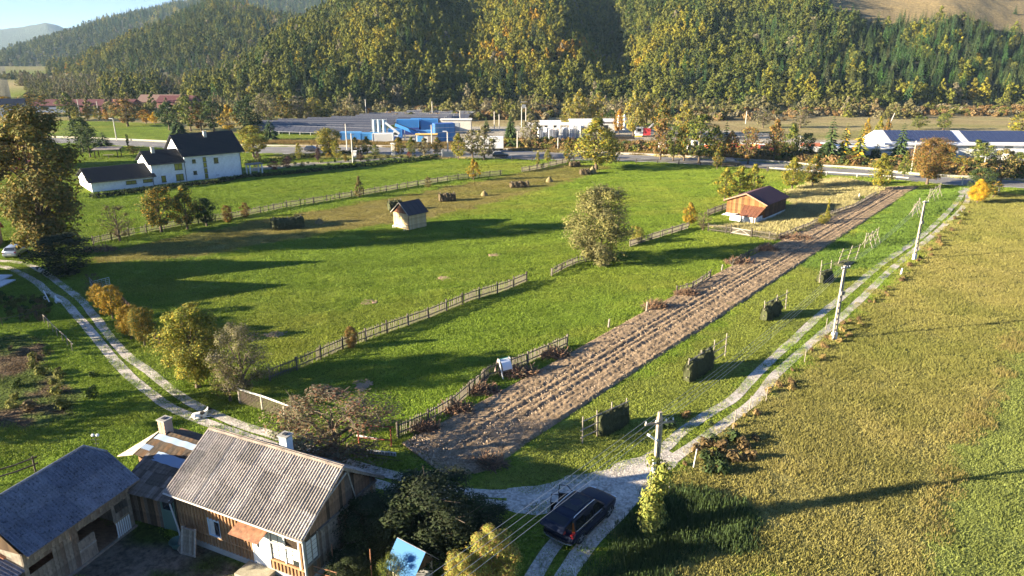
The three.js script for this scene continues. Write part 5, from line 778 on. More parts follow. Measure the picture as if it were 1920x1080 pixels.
// silver car parked at the left edge, seen from behind
{
  const g = G(33, 478), c = thing('parked_car', 'silver blue hatchback parked on the grass at the left edge', 'car', [g.x, 0.02, g.z], 1.75), paint = new THREE.MeshPhysicalMaterial({ color: rgb(0.36, 0.42, 0.52), roughness: 0.35, metalness: 0.4, clearcoat: 0.8 });
  carShape(c, paint);
}
function carShape(c, paint, k = 1) {
  const sec = (x, w, y0, ys, yt) => [x, [[y0, w * 0.85], [y0 + 0.15, w], [ys - 0.1, w], [ys, w * 0.95], [yt, w * 0.7], [yt + 0.02, 0.001]]], gl = glass;
  part('body', loftX([sec(-2.05, 0.75, 0.4, 0.7, 0.74), sec(-1.95, 0.84, 0.3, 0.9, 0.94), sec(-0.5, 0.88, 0.26, 0.93, 0.96), sec(0.9, 0.88, 0.26, 0.92, 0.98), sec(1.8, 0.84, 0.3, 0.8, 0.84), sec(2.08, 0.72, 0.4, 0.62, 0.66)]), paint, c);
  const cab = (x, y, w) => [x, [[0.9, 0.83], [0.92, 0.83], [y - 0.08, w + 0.05], [y, w * 0.85], [y + 0.02, 0.001]]]; part('cabin', loftX([cab(-1.9, 1.0, 0.78), cab(-1.5, 1.42, 0.62), cab(-0.2, 1.48, 0.66), cab(0.25, 1.42, 0.64), cab(1.0, 0.98, 0.76)]), paint, c);
  part('rear_window', new MB().quad([-1.885, 1.06, -0.66], [-1.885, 1.06, 0.66], [-1.56, 1.39, 0.58], [-1.56, 1.39, -0.58]), gl, c); part('windscreen', new MB().quad([0.95, 1.03, 0.68], [0.95, 1.03, -0.68], [0.32, 1.41, -0.58], [0.32, 1.41, 0.58]), gl, c);
  for (const s of [1, -1]) { part('side_window', new MB().quad(...(s > 0 ? [[-1.5, 1.0, 0.842], [0.8, 1.0, 0.842], [0.2, 1.36, 0.72], [-1.4, 1.36, 0.70]] : [[0.8, 1.0, -0.842], [-1.5, 1.0, -0.842], [-1.4, 1.36, -0.70], [0.2, 1.36, -0.72]])), gl, c); wheel(c, 1.25, s * 0.86, 0.31, 0.2); wheel(c, -1.25, s * 0.86, 0.31, 0.2); part('tail_light', new MB().box(-2.03, -1.93, 0.72, 0.9, s * 0.58, s * 0.8), mat([0.25, 0.02, 0.02], 0.3), c); part('headlight', new MB().box(1.88, 2.02, 0.62, 0.74, s * 0.46, s * 0.72), mat([0.7, 0.72, 0.75], 0.2), c); }
  part('number_plate', new MB().box(-2.075, -2.06, 0.56, 0.68, -0.26, 0.26), whitePaint, c);
}
// ---------------------------------------------------------------- poles and wires along the track
const wireM = mat([0.42, 0.42, 0.42], 0.5, { metalness: 0.3 });
const insul = (parent, x, y, z) => part('insulator', new MB().tube([[x, y, z], [x, y + 0.06, z], [x, y + 0.08, z], [x, y + 0.15, z]], [0.02, 0.055, 0.045, 0.03], 8), mat([0.8, 0.8, 0.78], 0.3), parent);
const P1 = G(1222, 990), P1H = heightAt(1222, 990, 782);
{
  const p = thing('power_pole', 'weathered pole with crossarm, street lamp and ivy at the track junction', 'pole', [P1.x, 0, P1.z], 0.35);
  const b = new MB(); for (const s of [-1, 1]) b.beam([s * 0.11, -0.3, 0], [s * 0.085, P1H, 0], 0.09, 0.22, [0, 0, 1]); for (let i = 0; i < 9; i++) { const y = 0.5 + i * (P1H - 0.7) / 8; b.box(-0.1, 0.1, y, y + (i > 5 ? 0.5 : 0.22), -0.085, 0.085); } part('shaft', b, wood(0.55, 0.47, 0.38), p);
  part('crossarm', new MB().beam([-0.95, P1H - 0.22, 0.12], [0.8, P1H - 0.34, 0.12], 0.1, 0.1), wood(0.42, 0.36, 0.28), p); for (const [x, z] of [[-0.9, 0.12], [-0.3, 0.12], [0.32, 0.12], [0.75, 0.12]]) insul(p, x, P1H - 0.2 - 0.06 * (x + 0.9) / 1.7, z);
  const l = part('lamp_arm', new MB().tube([[0, P1H - 1.35, 0.1], [-0.35, P1H - 1.2, 0.2], [-0.5, P1H - 1.05, 0.25]], 0.03, 6), steel, p); part('lamp_head', new MB().beam([-0.42, P1H - 1.1, 0.22], [-0.85, P1H - 0.72, 0.35], 0.18, 0.1), mat([0.72, 0.73, 0.74], 0.4), l); part('lamp_bracket', new MB().ball(-0.2, P1H - 1.28, 0.14, 0.11, 0.09, 0.09, 8), mat([0.6, 0.6, 0.6], 0.5), l);
  for (const y of [P1H - 2.75, P1H - 3.2]) part('junction_box', new MB().box(-0.3, -0.12, y, y + 0.24, 0.02, 0.16), mat([0.75, 0.74, 0.7], 0.6), p);
  const rnd = rand(401), bush = new MB(); leaves(bush, Array.from({ length: 20 }, (_, i) => { const y = 0.2 + i * (P1H - 2.7) / 19, q = i / 19, w = 0.85 + 0.6 * (1 - q) ** 2; return { x: (rnd() - 0.5) * 0.8 * w, y, z: ((rnd() - 0.5) * 0.6 + 0.1) * w, rx: (0.45 + 0.3 * Math.sin(q * 3)) * w, ry: 0.42, rz: 0.5 * w, n: 150 * w, k: 0.9 + 0.3 * rnd() }; }), 0.10, rnd, [[0.2, 0.23, 0.05], [0.28, 0.27, 0.06], [0.15, 0.18, 0.04]], 0.3); part('climbing_vine', bush, crownMat, p, 'yellow green vine climbing the lower half of the pole');
}
function latticePole(px, yb, yt, label, turn = 0.45) {
  const g = G(px, yb), H = heightAt(px, yb, yt), p = thing('power_pole', label, 'pole', [g.x, 0, g.z], turn, undefined), b = new MB();
  for (const s of [-1, 1]) b.beam([s * 0.20, 0, 0], [s * 0.08, H, 0], 0.085, 0.15, [0, 0, 1]); for (let i = 0; i < 12; i++) { const y = 0.9 + i * (H - 1.2) / 11, w = lerp(0.2, 0.08, y / H); b.box(-w, w, y, y + 0.12, -0.06, 0.06); } part('lattice_shaft', b, new THREE.MeshStandardMaterial({ color: rgb(0.56, 0.51, 0.43), map: rep(gravelTex, 1), roughness: 0.9 }), p);
  part('foot_block', new MB().beam([0, -0.1, 0], [0, 0.75, 0], 0.5, 0.3, [0, 0, 1]), plaster(0.8, 0.79, 0.76), p); part('crossarm', new MB().beam([-0.55, H - 0.2, 0.1], [0.55, H - 0.24, 0.1], 0.08, 0.08), oldWood, p); for (const x of [-0.5, -0.18, 0.18, 0.5]) insul(p, x, H - 0.18, 0.1);
  part('fuse_box', new MB().box(-0.2, 0.2, H * 0.62, H * 0.62 + 0.35, 0.08, 0.26), mat([0.16, 0.15, 0.14], 0.6), p); return [g, H];
}
const [P2, P2H] = latticePole(1563, 637, 498, 'concrete lattice pole with white foot in the middle of the gravel track side');
const [P3, P3H] = latticePole(1714, 487, 376, 'concrete lattice pole with white foot farther up the gravel track');
{
  const span = (a, b, s, n = 16) => Array.from({ length: n + 1 }, (_, i) => { const t = i / n; return [lerp(a[0], b[0], t), lerp(a[1], b[1], t) - s * 4 * t * (1 - t), lerp(a[2], b[2], t)]; });
  const far0 = G(830, 1120, 5.6), q = V(far0.x - P1.x, 0, far0.z - P1.z).normalize(), s0 = V(-q.z, 0, q.x);
  const w1 = new MB(), w2 = new MB();
  for (const k of [-0.85, -0.3, 0.32, 0.78]) { const a = [P1.x + Math.cos(0.35) * k, P1H - 0.05, P1.z - Math.sin(0.35) * k], e = V(P1.x, 5.6, P1.z).addScaledVector(q, 36).addScaledVector(s0, k * -1.0); w1.tube(span(a, [e.x, e.y + 0.8, e.z], 0.35, 14), 0.011, 4, false); w2.tube(span(a, [P2.x + Math.cos(0.45) * k * 0.6, P2H - 0.05, P2.z - Math.sin(0.45) * k * 0.6], 0.5, 14), 0.009, 4, false); w2.tube(span([P2.x + Math.cos(0.45) * k * 0.6, P2H - 0.05, P2.z - Math.sin(0.45) * k * 0.6], [P3.x + k * 0.5, P3H - 0.05, P3.z - k * 0.2], 0.5, 14), 0.009, 4, false); }
  const a = thing('overhead_wires', 'four overhead wires running from the ivy covered pole to the lower left', 'wires'); part('wire', w1, wireM, a); const b = thing('overhead_wires', 'overhead wires linking the poles beside the gravel track', 'wires'); part('wire', w2, wireM, b);
}
// thin fence stakes along the dry field
[[1300, 876, 842], [1253, 930, 905], [1376, 800, 768], [1405, 770, 742], [1436, 752, 728], [1372, 820, 796], [1508, 680, 655], [1548, 618, 596]].forEach(([x, b, t], i) => { const g = G(x, b), o = thing('fence_stake', ['white painted stake nearest the track junction', 'grey stake just right of the ivy covered pole', 'grey stake third from the junction along the dry field', 'grey stake fifth from the junction along the dry field', 'grey stake sixth from the junction along the dry field', 'thin grey stake below the third stake of the dry field', 'grey stake near the foot of the middle lattice pole, left', 'grey stake touching the foot of the middle lattice pole'][i], 'stake', [g.x, 0, g.z]), H = Math.max(0.9, heightAt(x, b, t)); part('stake', new MB().cyl([0, -0.1, 0], [0.12 * (i === 0 ? 1 : 0.2), H, 0], 0.045, 0.035, 6), i === 0 ? whitePaint : oldWood, o); });
// ---------------------------------------------------------------- hay drying racks
const hayTex = colorTex(256, 256, (u, v) => { const a = pfbm(u * 1.0, v * 0.35, 40, 121, 3), k = clamp(0.5 + 1.1 * (a - 0.5) + 0.1); return [k, k, k * 0.9]; });
function hayBlock(L, H, T, seed, sag = 0.3) {                 // shaggy hanging hay between posts: rounded top, ragged skirts
  const rnd = rand(seed), b = new MB(), nu = 26, pts = [[-0.5, 0.08], [-0.56, 0.3], [-0.5, 0.62], [-0.36, 0.9], [0, 1], [0.36, 0.9], [0.5, 0.62], [0.56, 0.3], [0.5, 0.08]], row = (i) => pts.map(([z, y], k) => { const e = i === 0 || i === nu ? 0.8 : 1, w = 0.75 + 0.5 * vnoise(i * 0.7, k * 1.3, seed); return [lerp(-L / 2, L / 2, i / nu) + 0.06 * (rnd() - 0.5), Math.max(0.03, H * y * (1 - sag * vnoise(i * 0.35, 2, seed)) + 0.16 * (rnd() - 0.5)), z * T * w * e + 0.08 * (rnd() - 0.5)]; });
  const R_ = []; for (let i = 0; i <= nu; i++) R_.push(row(i)); for (let i = 0; i < nu; i++) for (let k = 0; k < pts.length - 1; k++) b.quad(R_[i][k], R_[i + 1][k], R_[i + 1][k + 1], R_[i][k + 1]); for (const i of [0, nu]) for (let k = 1; k < pts.length - 1; k++) b.tri(...(i ? [R_[i][0], R_[i][k + 1], R_[i][k]] : [R_[i][0], R_[i][k], R_[i][k + 1]]));
  for (let i = 0; i < 520 * L * H; i++) { const a = R_[Math.floor(rnd() * nu)], p = a[Math.floor(rnd() * pts.length)], q = [p[0] + (rnd() - 0.5) * L / nu * 2, p[1] + (rnd() - 0.5) * 0.3, p[2] * (1.0 + 0.12 * rnd())]; if (q[1] < 0.05) continue; b.tri(q, [q[0] + 0.03, q[1], q[2]], [q[0] + (rnd() - 0.5) * 0.1, q[1] - 0.14 - 0.26 * rnd(), q[2] * 1.14]); }
  return b;
}
const hayGreen = new THREE.MeshStandardMaterial({ color: rgb(0.085, 0.095, 0.04), map: rep(hayTex, 1), roughness: 1 }), hayBrown = new THREE.MeshStandardMaterial({ color: rgb(0.17, 0.125, 0.07), map: rep(hayTex, 1), roughness: 1 }), hayPale = new THREE.MeshStandardMaterial({ color: rgb(0.40, 0.32, 0.17), map: rep(hayTex, 1), roughness: 1 });
const rackWood = wood(0.40, 0.365, 0.32);
function hayRack(a, b, H, hay, label, o = {}) {                  // from ground point a to b
  const A = G(...a), B = G(...b), L = A.distanceTo(B), mid = A.clone().lerp(B, 0.5), t = thing('hay_rack', label, 'hay rack', [mid.x, 0, mid.z], Math.atan2(-(B.z - A.z), B.x - A.x), o.group), rnd = rand(o.seed ?? 5), n = o.posts ?? 3;
  for (let i = 0; i < n; i++) { const x = lerp(-L / 2 + 0.1, L / 2 - 0.1, i / (n - 1)), l = (o.lean ?? 0) + (rnd() - 0.5) * 0.12; part('post', new MB().cyl([x - l * 0.3, -0.1, -l], [x + l, H * (0.95 + 0.15 * rnd()), l * 2], 0.055, 0.045, 6), rackWood, t); }
  for (let k = 0; k < (o.rails ?? 3); k++) { const y = H * (0.25 + 0.62 * k / ((o.rails ?? 3) - 1)); part('rail', new MB().cyl([-L / 2 - 0.3 * rnd(), y + 0.1 * (rnd() - 0.5), 0.07], [L / 2 + 0.3 * rnd(), y + 0.15 * (rnd() - 0.5) + (o.tilt ?? 0), 0.08], 0.045, 0.035, 6), rackWood, t); }
  if (o.brace) for (let i = 0; i < o.brace; i++) { const x = lerp(-L / 2, L / 2, (i + 0.5) / o.brace); part('brace', new MB().cyl([x - 0.3, 0, 0.9], [x + 0.2, H * 0.95, -0.1], 0.045, 0.035, 6), rackWood, t); part('brace', new MB().cyl([x + 0.4, 0, -0.7], [x - 0.2, H, 0.15], 0.045, 0.035, 6), rackWood, t); }
  if (hay) { const [s, e, h, T] = hay, m = part('hay', hayBlock((e - s) * L, h, T ?? 0.65, o.seed ?? 5), hayGreen, t); m.position.x = lerp(-L / 2, L / 2, (s + e) / 2); }
  return t;
}
hayRack([1090, 832], [1172, 792], 2.0, [0.35, 1, 2.0, 0.7], 'nearest hay rack, half filled with dark hay, empty rails at its left end', { seed: 21, posts: 4 });
hayRack([1287, 716], [1360, 668], 2.1, [0, 0.58, 2.0, 0.75], 'second nearest hay rack, dark hay at its left and bare rails to the right', { seed: 22, posts: 4 });
hayRack([1431, 602], [1473, 580], 2.2, [0, 0.62, 1.8, 0.8], 'third nearest hay rack, short dark hay block with bare rails to the right', { seed: 23 });
hayRack([1535, 531], [1556, 524], 2.5, [0.05, 1, 1.4, 0.8], 'small hay rack with two tall posts just left of the middle lattice pole', { seed: 24, posts: 2 });
hayRack([1571, 500], [1606, 487], 2.2, [0, 0.5, 0.5, 1.2], 'bare leaning hay rack with a dark heap at its foot behind the lattice pole', { seed: 25, posts: 3, lean: 0.12 });
hayRack([1620, 465], [1643, 452], 2.0, null, 'bare hay rack of crossed braces in the lush clover, nearest of the three bare ones', { seed: 26, brace: 3 });
hayRack([1710, 408], [1722, 394], 2.2, null, 'bare hay rack of crossed braces beside the upper lattice pole', { seed: 27, brace: 3, posts: 2 });
hayRack([1740, 378], [1760, 366], 2.2, null, 'farthest bare hay rack of crossed braces near the end of the clover', { seed: 28, brace: 3, posts: 2 });
// hay stacks on the mown strip
function hayBank(px, yb, yt, w, ang, label, m = hayBrown) { const g = G(px, yb), H = heightAt(px, yb, yt), W = widthAt(px, yb, w), t = thing('hay_bank', label, 'haystack', [g.x, 0, g.z - 0.7], ang); part('hay', hayBlock(W, H * 1.02, 1.5, px, 0.2), m, t); for (const s of [-0.42, 0, 0.42]) part('post', new MB().cyl([s * W, -0.1, 0], [s * W, H * 1.06, 0.05], 0.06, 0.05, 6), rackWood, t); }
hayBank(538, 430, 408, 58, 0.45, 'long dark hay bank on the mown strip, left of the yellow shed', hayGreen); hayBank(740, 395, 375, 26, 0.4, 'dark hay bank half hidden behind the yellow shed', hayGreen); hayBank(838, 378, 362, 31, 0.3, 'brown hay bank right of the yellow shed', hayBrown); hayBank(974, 352, 341, 36, 0.25, 'low brown hay bank in the middle of the mown strip'); hayBank(1097, 328, 317, 18, 0.2, 'square brown hay bank in front of the tall poplar'); hayBank(1078, 313, 303, 20, 0.2, 'small brown hay bank at the far fence left of the tall poplar');
function hayCone(px, yb, yt, w, label) { const g = G(px, yb), H = heightAt(px, yb, yt), W = widthAt(px, yb, w) / 2, t = thing('haystack', label, 'haystack', [g.x, 0, g.z]), b = new MB(), rnd = rand(px), prof = [[1, 0], [1.04, 0.15], [0.9, 0.45], [0.55, 0.8], [0.12, 1.0]]; b.tube(prof.map(([r, y]) => [0, y * H, 0]), prof.map(([r]) => r * W), 12); for (let i = 0; i < 160; i++) { const a = rnd() * 6.28, y = rnd(), r = W * lerp(1.06, 0.3, y * y); b.tri([Math.cos(a) * r, y * H, Math.sin(a) * r], [Math.cos(a + 0.1) * r, y * H, Math.sin(a + 0.1) * r], [Math.cos(a) * r * 1.15, y * H - 0.16, Math.sin(a) * r * 1.15]); } part('hay', b, hayPale, t); part('centre_pole', new MB().cyl([0, H * 0.9, 0], [0.02, H * 1.15, 0], 0.035, 0.03, 5), rackWood, t); }
hayCone(599, 419, 410, 16, 'small pale hay cone right of the long dark hay bank'); hayCone(908, 367, 358, 13, 'small pale hay cone between two hay banks on the mown strip'); hayCone(1030, 341, 332, 13, 'pale hay cone in the open middle of the mown strip'); hayCone(1111, 325, 312, 13, 'pale hay cone touching the square hay bank near the poplar');
// ---------------------------------------------------------------- the dogs
function dog(px, py, turn, s, label, patches) {
  const g = G(px, py), grid = (res, half, bones) => { const mc = new MarchingCubes(res, new THREE.MeshBasicMaterial(), false, false, 60000); mc.isolation = 0; for (let z = 0; z < res; z++) for (let y = 0; y < res; y++) for (let x = 0; x < res; x++) { const p = [(x / (res / 2) - 1) * half, (y / (res / 2) - 1) * half, (z / (res / 2) - 1) * half]; let d = 9; for (const [a, b, r0, r1] of bones) { const ab = a.map((v, i) => b[i] - v), ap = a.map((v, i) => p[i] - v), l = ab[0] ** 2 + ab[1] ** 2 + ab[2] ** 2, t = clamp((ab[0] * ap[0] + ab[1] * ap[1] + ab[2] * ap[2]) / (l || 1)), q = Math.hypot(...ap.map((v, i) => v - ab[i] * t)) - lerp(r0, r1, t), h = clamp(0.5 + 0.5 * (d - q) / 0.05); d = lerp(d, q, h) - 0.05 * h * (1 - h); } mc.field[x + y * res + z * res * res] = -d; } mc.update(); const n = mc.count, P = mc.positionArray.slice(0, n * 3), N = mc.normalArray.slice(0, n * 3); for (let i = 0; i < P.length; i++) P[i] *= half; const c = []; for (let i = 0; i < n; i++) { const x = P[3 * i], y = P[3 * i + 1], z = P[3 * i + 2], k = patches && ((x > 0.42 && y > 0.36) || Math.hypot(x - 0.1, (y - 0.3) * 1.2, z - 0.08) < 0.13) ? 1 : 0; c.push(...(k ? [0.02, 0.018, 0.016] : [0.72, 0.70, 0.64])); } const o = new THREE.BufferGeometry(); o.setAttribute('position', new THREE.Float32BufferAttribute(P, 3)); o.setAttribute('normal', new THREE.Float32BufferAttribute(N, 3)); o.setAttribute('color', new THREE.Float32BufferAttribute(c, 3)); return o; };
  // lying on its chest, head raised: trunk, neck, head, muzzle, folded legs, tail
  const bones = [[[-0.28, 0.17, 0], [0.2, 0.2, 0], 0.15, 0.15], [[-0.3, 0.15, 0.03], [-0.3, 0.13, 0.1], 0.14, 0.1], [[0.2, 0.24, 0], [0.4, 0.4, 0], 0.10, 0.075], [[0.42, 0.43, 0], [0.47, 0.44, 0], 0.085, 0.08], [[0.48, 0.42, 0], [0.62, 0.38, 0], 0.05, 0.035], [[0.41, 0.5, 0.06], [0.39, 0.56, 0.075], 0.03, 0.012], [[0.41, 0.5, -0.06], [0.39, 0.56, -0.075], 0.03, 0.012]];
  for (const z of [-0.11, 0.11]) bones.push([[0.18, 0.15, z], [0.14, 0.06, z * 1.2], 0.06, 0.045], [[0.14, 0.05, z * 1.2], [0.44, 0.04, z], 0.042, 0.035], [[-0.25, 0.16, z], [-0.06, 0.09, z * 1.9], 0.09, 0.05], [[-0.06, 0.07, z * 1.9], [-0.3, 0.05, z * 2], 0.045, 0.03], [[-0.3, 0.04, z * 2], [-0.14, 0.035, z * 2.1], 0.032, 0.028]); bones.push([[-0.42, 0.12, 0], [-0.62, 0.06, 0.14], 0.035, 0.02]);
  const t = thing('dog', label, 'dog', [g.x, 0.03, g.z], turn); t.scale.setScalar(s); part('body', grid(48, 0.75, bones), new THREE.MeshStandardMaterial({ vertexColors: true, roughness: 0.95 }), t); for (const z of [-0.045, 0.045]) part('eye', new MB().ball(0.505, 0.465, z, 0.014, 0.014, 0.014, 6), darkMetal, t); part('nose', new MB().ball(0.655, 0.385, 0, 0.02, 0.016, 0.02, 6), darkMetal, t);
}
dog(377, 783, 0.35, 1.35, 'white dog with a dark head lying on the track strip behind the farmhouse', true);
dog(109, 567, 2.5, 1.2, 'small white dog lying beside the track at the left, below the white post', false);
// ---------------------------------------------------------------- canopy swing behind the fence
{
  const g = G(945, 702), t = thing('garden_swing', 'white canopy swing with slanted white legs behind the near picket fence', 'swing', [g.x, 0, g.z], 0.5); t.scale.setScalar(0.8); const cloth = new THREE.MeshStandardMaterial({ color: rgb(0.72, 0.74, 0.76), roughness: 0.8 });
  for (const s of [-0.62, 0.62]) { part('leg', new MB().beam([s, 0, 0.95], [s, 1.85, 0.05], 0.2, 0.05, [1, 0, 0]), whitePaint, t); part('leg', new MB().beam([s, 0, -0.95], [s, 1.85, -0.05], 0.2, 0.05, [1, 0, 0]), mat([0.5, 0.36, 0.3], 0.8), t); }
  const cv = new MB(); for (let k = 0; k < 10; k++) { const a0 = Math.PI * (0.04 + 0.92 * k / 10), a1 = Math.PI * (0.04 + 0.92 * (k + 1) / 10), q = (a, x) => [x, 0.75 + 1.0 * Math.sin(a), 0.85 * Math.cos(a)]; cv.quad(q(a0, -0.55), q(a1, -0.55), q(a1, 0.5), q(a0, 0.5)); } part('canopy', cv, cloth, t); part('side_panel', new MB().tri([0.66, 1.8, 0], [0.66, 0.55, 0.8], [0.66, 0.55, -0.8]), mat([0.32, 0.40, 0.58], 0.7), t, 'blue fabric side panel'); part('bench', new MB().box(-0.5, 0.5, 0.42, 0.5, -0.3, 0.35).box(-0.5, 0.5, 0.5, 0.95, -0.36, -0.3), oldWood, t); part('green_bar', new MB().cyl([-0.6, 1.84, 0], [0.64, 1.86, 0], 0.05, 0.05, 7), mat([0.04, 0.3, 0.2], 0.6), t);
}
// red goal-like frame and white board at the field corner
{
  const g = G(705, 835), t = thing('swing_stand', 'rusty red tube stand beside the apple tree', 'stand', [g.x, 0, g.z], -0.15); for (const x of [-1.2, 1.1]) part('upright', new MB().cyl([x, -0.1, 0], [x, 1.5, 0], 0.05, 0.05, 6), mat([0.3, 0.06, 0.04], 0.7), t); part('top_bar', new MB().cyl([-1.4, 1.45, 0], [1.3, 1.5, 0], 0.05, 0.05, 6), mat([0.3, 0.06, 0.04], 0.7), t); part('low_bar', new MB().cyl([-1.2, 0.5, 0], [1.1, 0.5, 0], 0.04, 0.04, 6), mat([0.3, 0.06, 0.04], 0.7), t);
  const q = G(716, 853), s = thing('white_trough', 'low slatted white board on the ground under the red tube stand', 'board', [q.x, 0, q.z], -0.2); part('board', new MB().box(-1.0, 1.0, 0.02, 0.3, -0.03, 0.03), plaster(0.72, 0.74, 0.76), s); for (let i = 0; i < 10; i++) part('slot', new MB().box(-0.95 + i * 0.2, -0.83 + i * 0.2, 0.08, 0.24, 0.03, 0.04), mat([0.2, 0.21, 0.22], 0.8), s);
  const l = G(688, 823), w = thing('white_log', 'short white barkless log lying under the apple tree', 'log', [l.x, 0.1, l.z], -0.35); part('log', new MB().cyl([-0.8, 0, 0], [0.8, 0.05, 0], 0.09, 0.07, 8), plaster(0.6, 0.57, 0.5), w);
}
// ---------------------------------------------------------------- fences
function along(P, s) { const out = []; let acc = 0; for (let i = 1; i < P.length; i++) { const L = P[i].distanceTo(P[i - 1]); while (acc < L) { out.push([P[i - 1].clone().lerp(P[i], acc / L), P[i].clone().sub(P[i - 1]).normalize()]); acc += s; } acc -= L; } return out; }
const fenceWood = wood(0.19, 0.175, 0.155), fenceDark = wood(0.12, 0.108, 0.095);
function picketFence(L, H, label, o = {}) {
  const P = line(L), c = P[Math.floor(P.length / 2)], t = thing(o.name ?? 'picket_fence', label, 'fence', [c.x, 0, c.z]), rnd = rand(L[0][0] + 3), Q = P.map((p) => p.clone().sub(c).setY(0)), m = o.mat ?? fenceWood;
  const b = new MB(), s = o.step ?? 0.155;
  for (const [p, d] of along(Q, s)) { if (rnd() < (o.gaps ?? 0.06)) continue; const h = H * (0.9 + 0.18 * rnd()), w = s * 0.46, l = (rnd() - 0.5) * (o.lean ?? 0.08); b.beam([p.x, 0.02, p.z], [p.x + l + d.x * l, h - 0.07, p.z + d.z * l], w, 0.022, [d.x, 0, d.z]); b.tri([p.x + l - d.x * w / 2, h - 0.07, p.z + d.z * l - d.z * w / 2], [p.x + l + d.x * w / 2, h - 0.07, p.z + d.z * l + d.z * w / 2], [p.x + l, h, p.z + d.z * l]); }
  stuffPart('pickets', b, m, t);
  for (const [p, d] of along(Q, o.post ?? 2.6)) { const h = H * (0.98 + 0.18 * rnd()), off = V(-d.z, 0, d.x).multiplyScalar(0.09); part('post', new MB().beam([p.x + off.x, -0.15, p.z + off.z], [p.x + off.x + (rnd() - 0.5) * 0.12, h, p.z + off.z], 0.13, 0.12, [d.x, 0, d.z]), rnd() < 0.5 ? fenceDark : m, t); }
  for (const y of [0.28, 0.8]) { const r = new MB(); for (let i = 1; i < Q.length; i++) { const d = Q[i].clone().sub(Q[i - 1]).normalize(), off = V(-d.z, 0, d.x).multiplyScalar(0.045); r.beam([Q[i - 1].x + off.x, H * y, Q[i - 1].z + off.z], [Q[i].x + off.x, H * (y + 0.03 * (rnd() - 0.5)), Q[i].z + off.z], 0.045, 0.085); } part('rail', r, m, t); }
  return t;
}
picketFence([[505, 714], [560, 692], [640, 656], [720, 626], [800, 598], [885, 563], [950, 544], [988, 528]], 1.2, 'long grey picket fence dividing the meadow, left of the middle');
picketFence([[745, 820], [800, 796], [850, 766], [915, 709], [985, 683], [1063, 649]], 1.15, 'grey picket fence along the near part of the ploughed strip');
picketFence([[1033, 518], [1060, 503], [1082, 494], [1108, 489]], 1.0, 'sagging piece of picket fence just left of the lone willow', { gaps: 0.2, lean: 0.3 });
picketFence([[1180, 463], [1240, 444], [1291, 428]], 1.05, 'weathered picket fence between the lone willow and the barn');
picketFence([[1372, 498], [1400, 482], [1440, 463]], 0.8, 'collapsing picket fence end at the corner below the barn', { gaps: 0.3, lean: 0.5 });
picketFence([[1268, 550], [1300, 541], [1331, 520]], 0.9, 'short broken fence piece standing alone beside the ploughed strip', { gaps: 0.35, lean: 0.3 });
picketFence([[1460, 448], [1520, 424], [1560, 403], [1600, 390], [1642, 366]], 0.8, 'low tumbledown picket fence between the tall straw and the ploughed strip', { gaps: 0.25, lean: 0.4 });
picketFence([[175, 458], [250, 441], [330, 426], [440, 409], [540, 389], [640, 373], [740, 356], [840, 339], [942, 328]], 1.15, 'very long grey picket fence in front of the white house meadow', { step: 0.22 });
picketFence([[978, 323], [1010, 317], [1064, 305]], 1.15, 'short far picket fence left of the tall poplar', { step: 0.22 });
picketFence([[1326, 405], [1345, 398], [1362, 392]], 1.1, 'dark fence piece running to the left wall of the barn', { mat: fenceDark });
{ // fence with a braced gate in front of the barn
  const t = picketFence([[1328, 434], [1368, 439]], 1.25, 'pale picket fence left of the braced gate below the barn', { step: 0.2 }); picketFence([[1408, 445], [1428, 448], [1454, 452]], 1.25, 'pale picket fence right of the braced gate below the barn', { step: 0.2 });
  const A = G(1370, 439), B = G(1407, 445), L = A.distanceTo(B), g = thing('field_gate', 'pale wooden field gate with a diagonal brace below the barn', 'gate', [A.x, 0, A.z], Math.atan2(-(B.z - A.z), B.x - A.x)); for (let i = 0; i < 14; i++) part('picket', new MB().box(0.1 + i * (L - 0.2) / 14, 0.22 + i * (L - 0.2) / 14, 0.12, 1.05, -0.02, 0), fenceWood, g); for (const y of [0.25, 0.95]) part('rail', new MB().box(0.05, L - 0.05, y, y + 0.1, 0, 0.05), silverWood, g); for (const [a, b] of [[[0.1, 0.25, 0.06], [L / 2, 0.95, 0.06]], [[L / 2, 0.95, 0.06], [L - 0.1, 0.25, 0.06]]]) part('brace', new MB().beam(a, b, 0.04, 0.09), silverWood, g); for (const x of [-0.08, L + 0.02]) part('gate_post', new MB().box(x, x + 0.16, -0.1, 1.4, -0.05, 0.11), fenceDark, g);
}
function railFence(L, H, label, o = {}) { const P = line(L), c = P[0], t = thing('rail_fence', label, 'fence', [c.x, 0, c.z]), Q = P.map((p) => p.clone().sub(c).setY(0)), rnd = rand(L[0][0]); for (const [p, d] of along(Q, o.post ?? 2)) part('post', new MB().beam([p.x, -0.1, p.z], [p.x + 0.06 * (rnd() - 0.5), H * (1 + 0.1 * rnd()), p.z], o.w ?? 0.1, o.w ?? 0.1, [d.x, 0, d.z]), o.mat ?? fenceWood, t); for (const y of o.rails ?? [0.5, 0.92]) { const b = new MB(); for (let i = 1; i < Q.length; i++) b.beam([Q[i - 1].x, H * y, Q[i - 1].z], [Q[i].x, H * y, Q[i].z], 0.05, o.rh ?? 0.09); part('rail', b, o.rmat ?? o.mat ?? fenceWood, t); } return t; }
railFence([[450, 756], [500, 772], [562, 796]], 1.25, 'chicken wire fence with a white top rail beside the apple tree', { rails: [0.97], mat: silverWood, rmat: plaster(0.72, 0.7, 0.64), post: 2.4, rh: 0.12 });
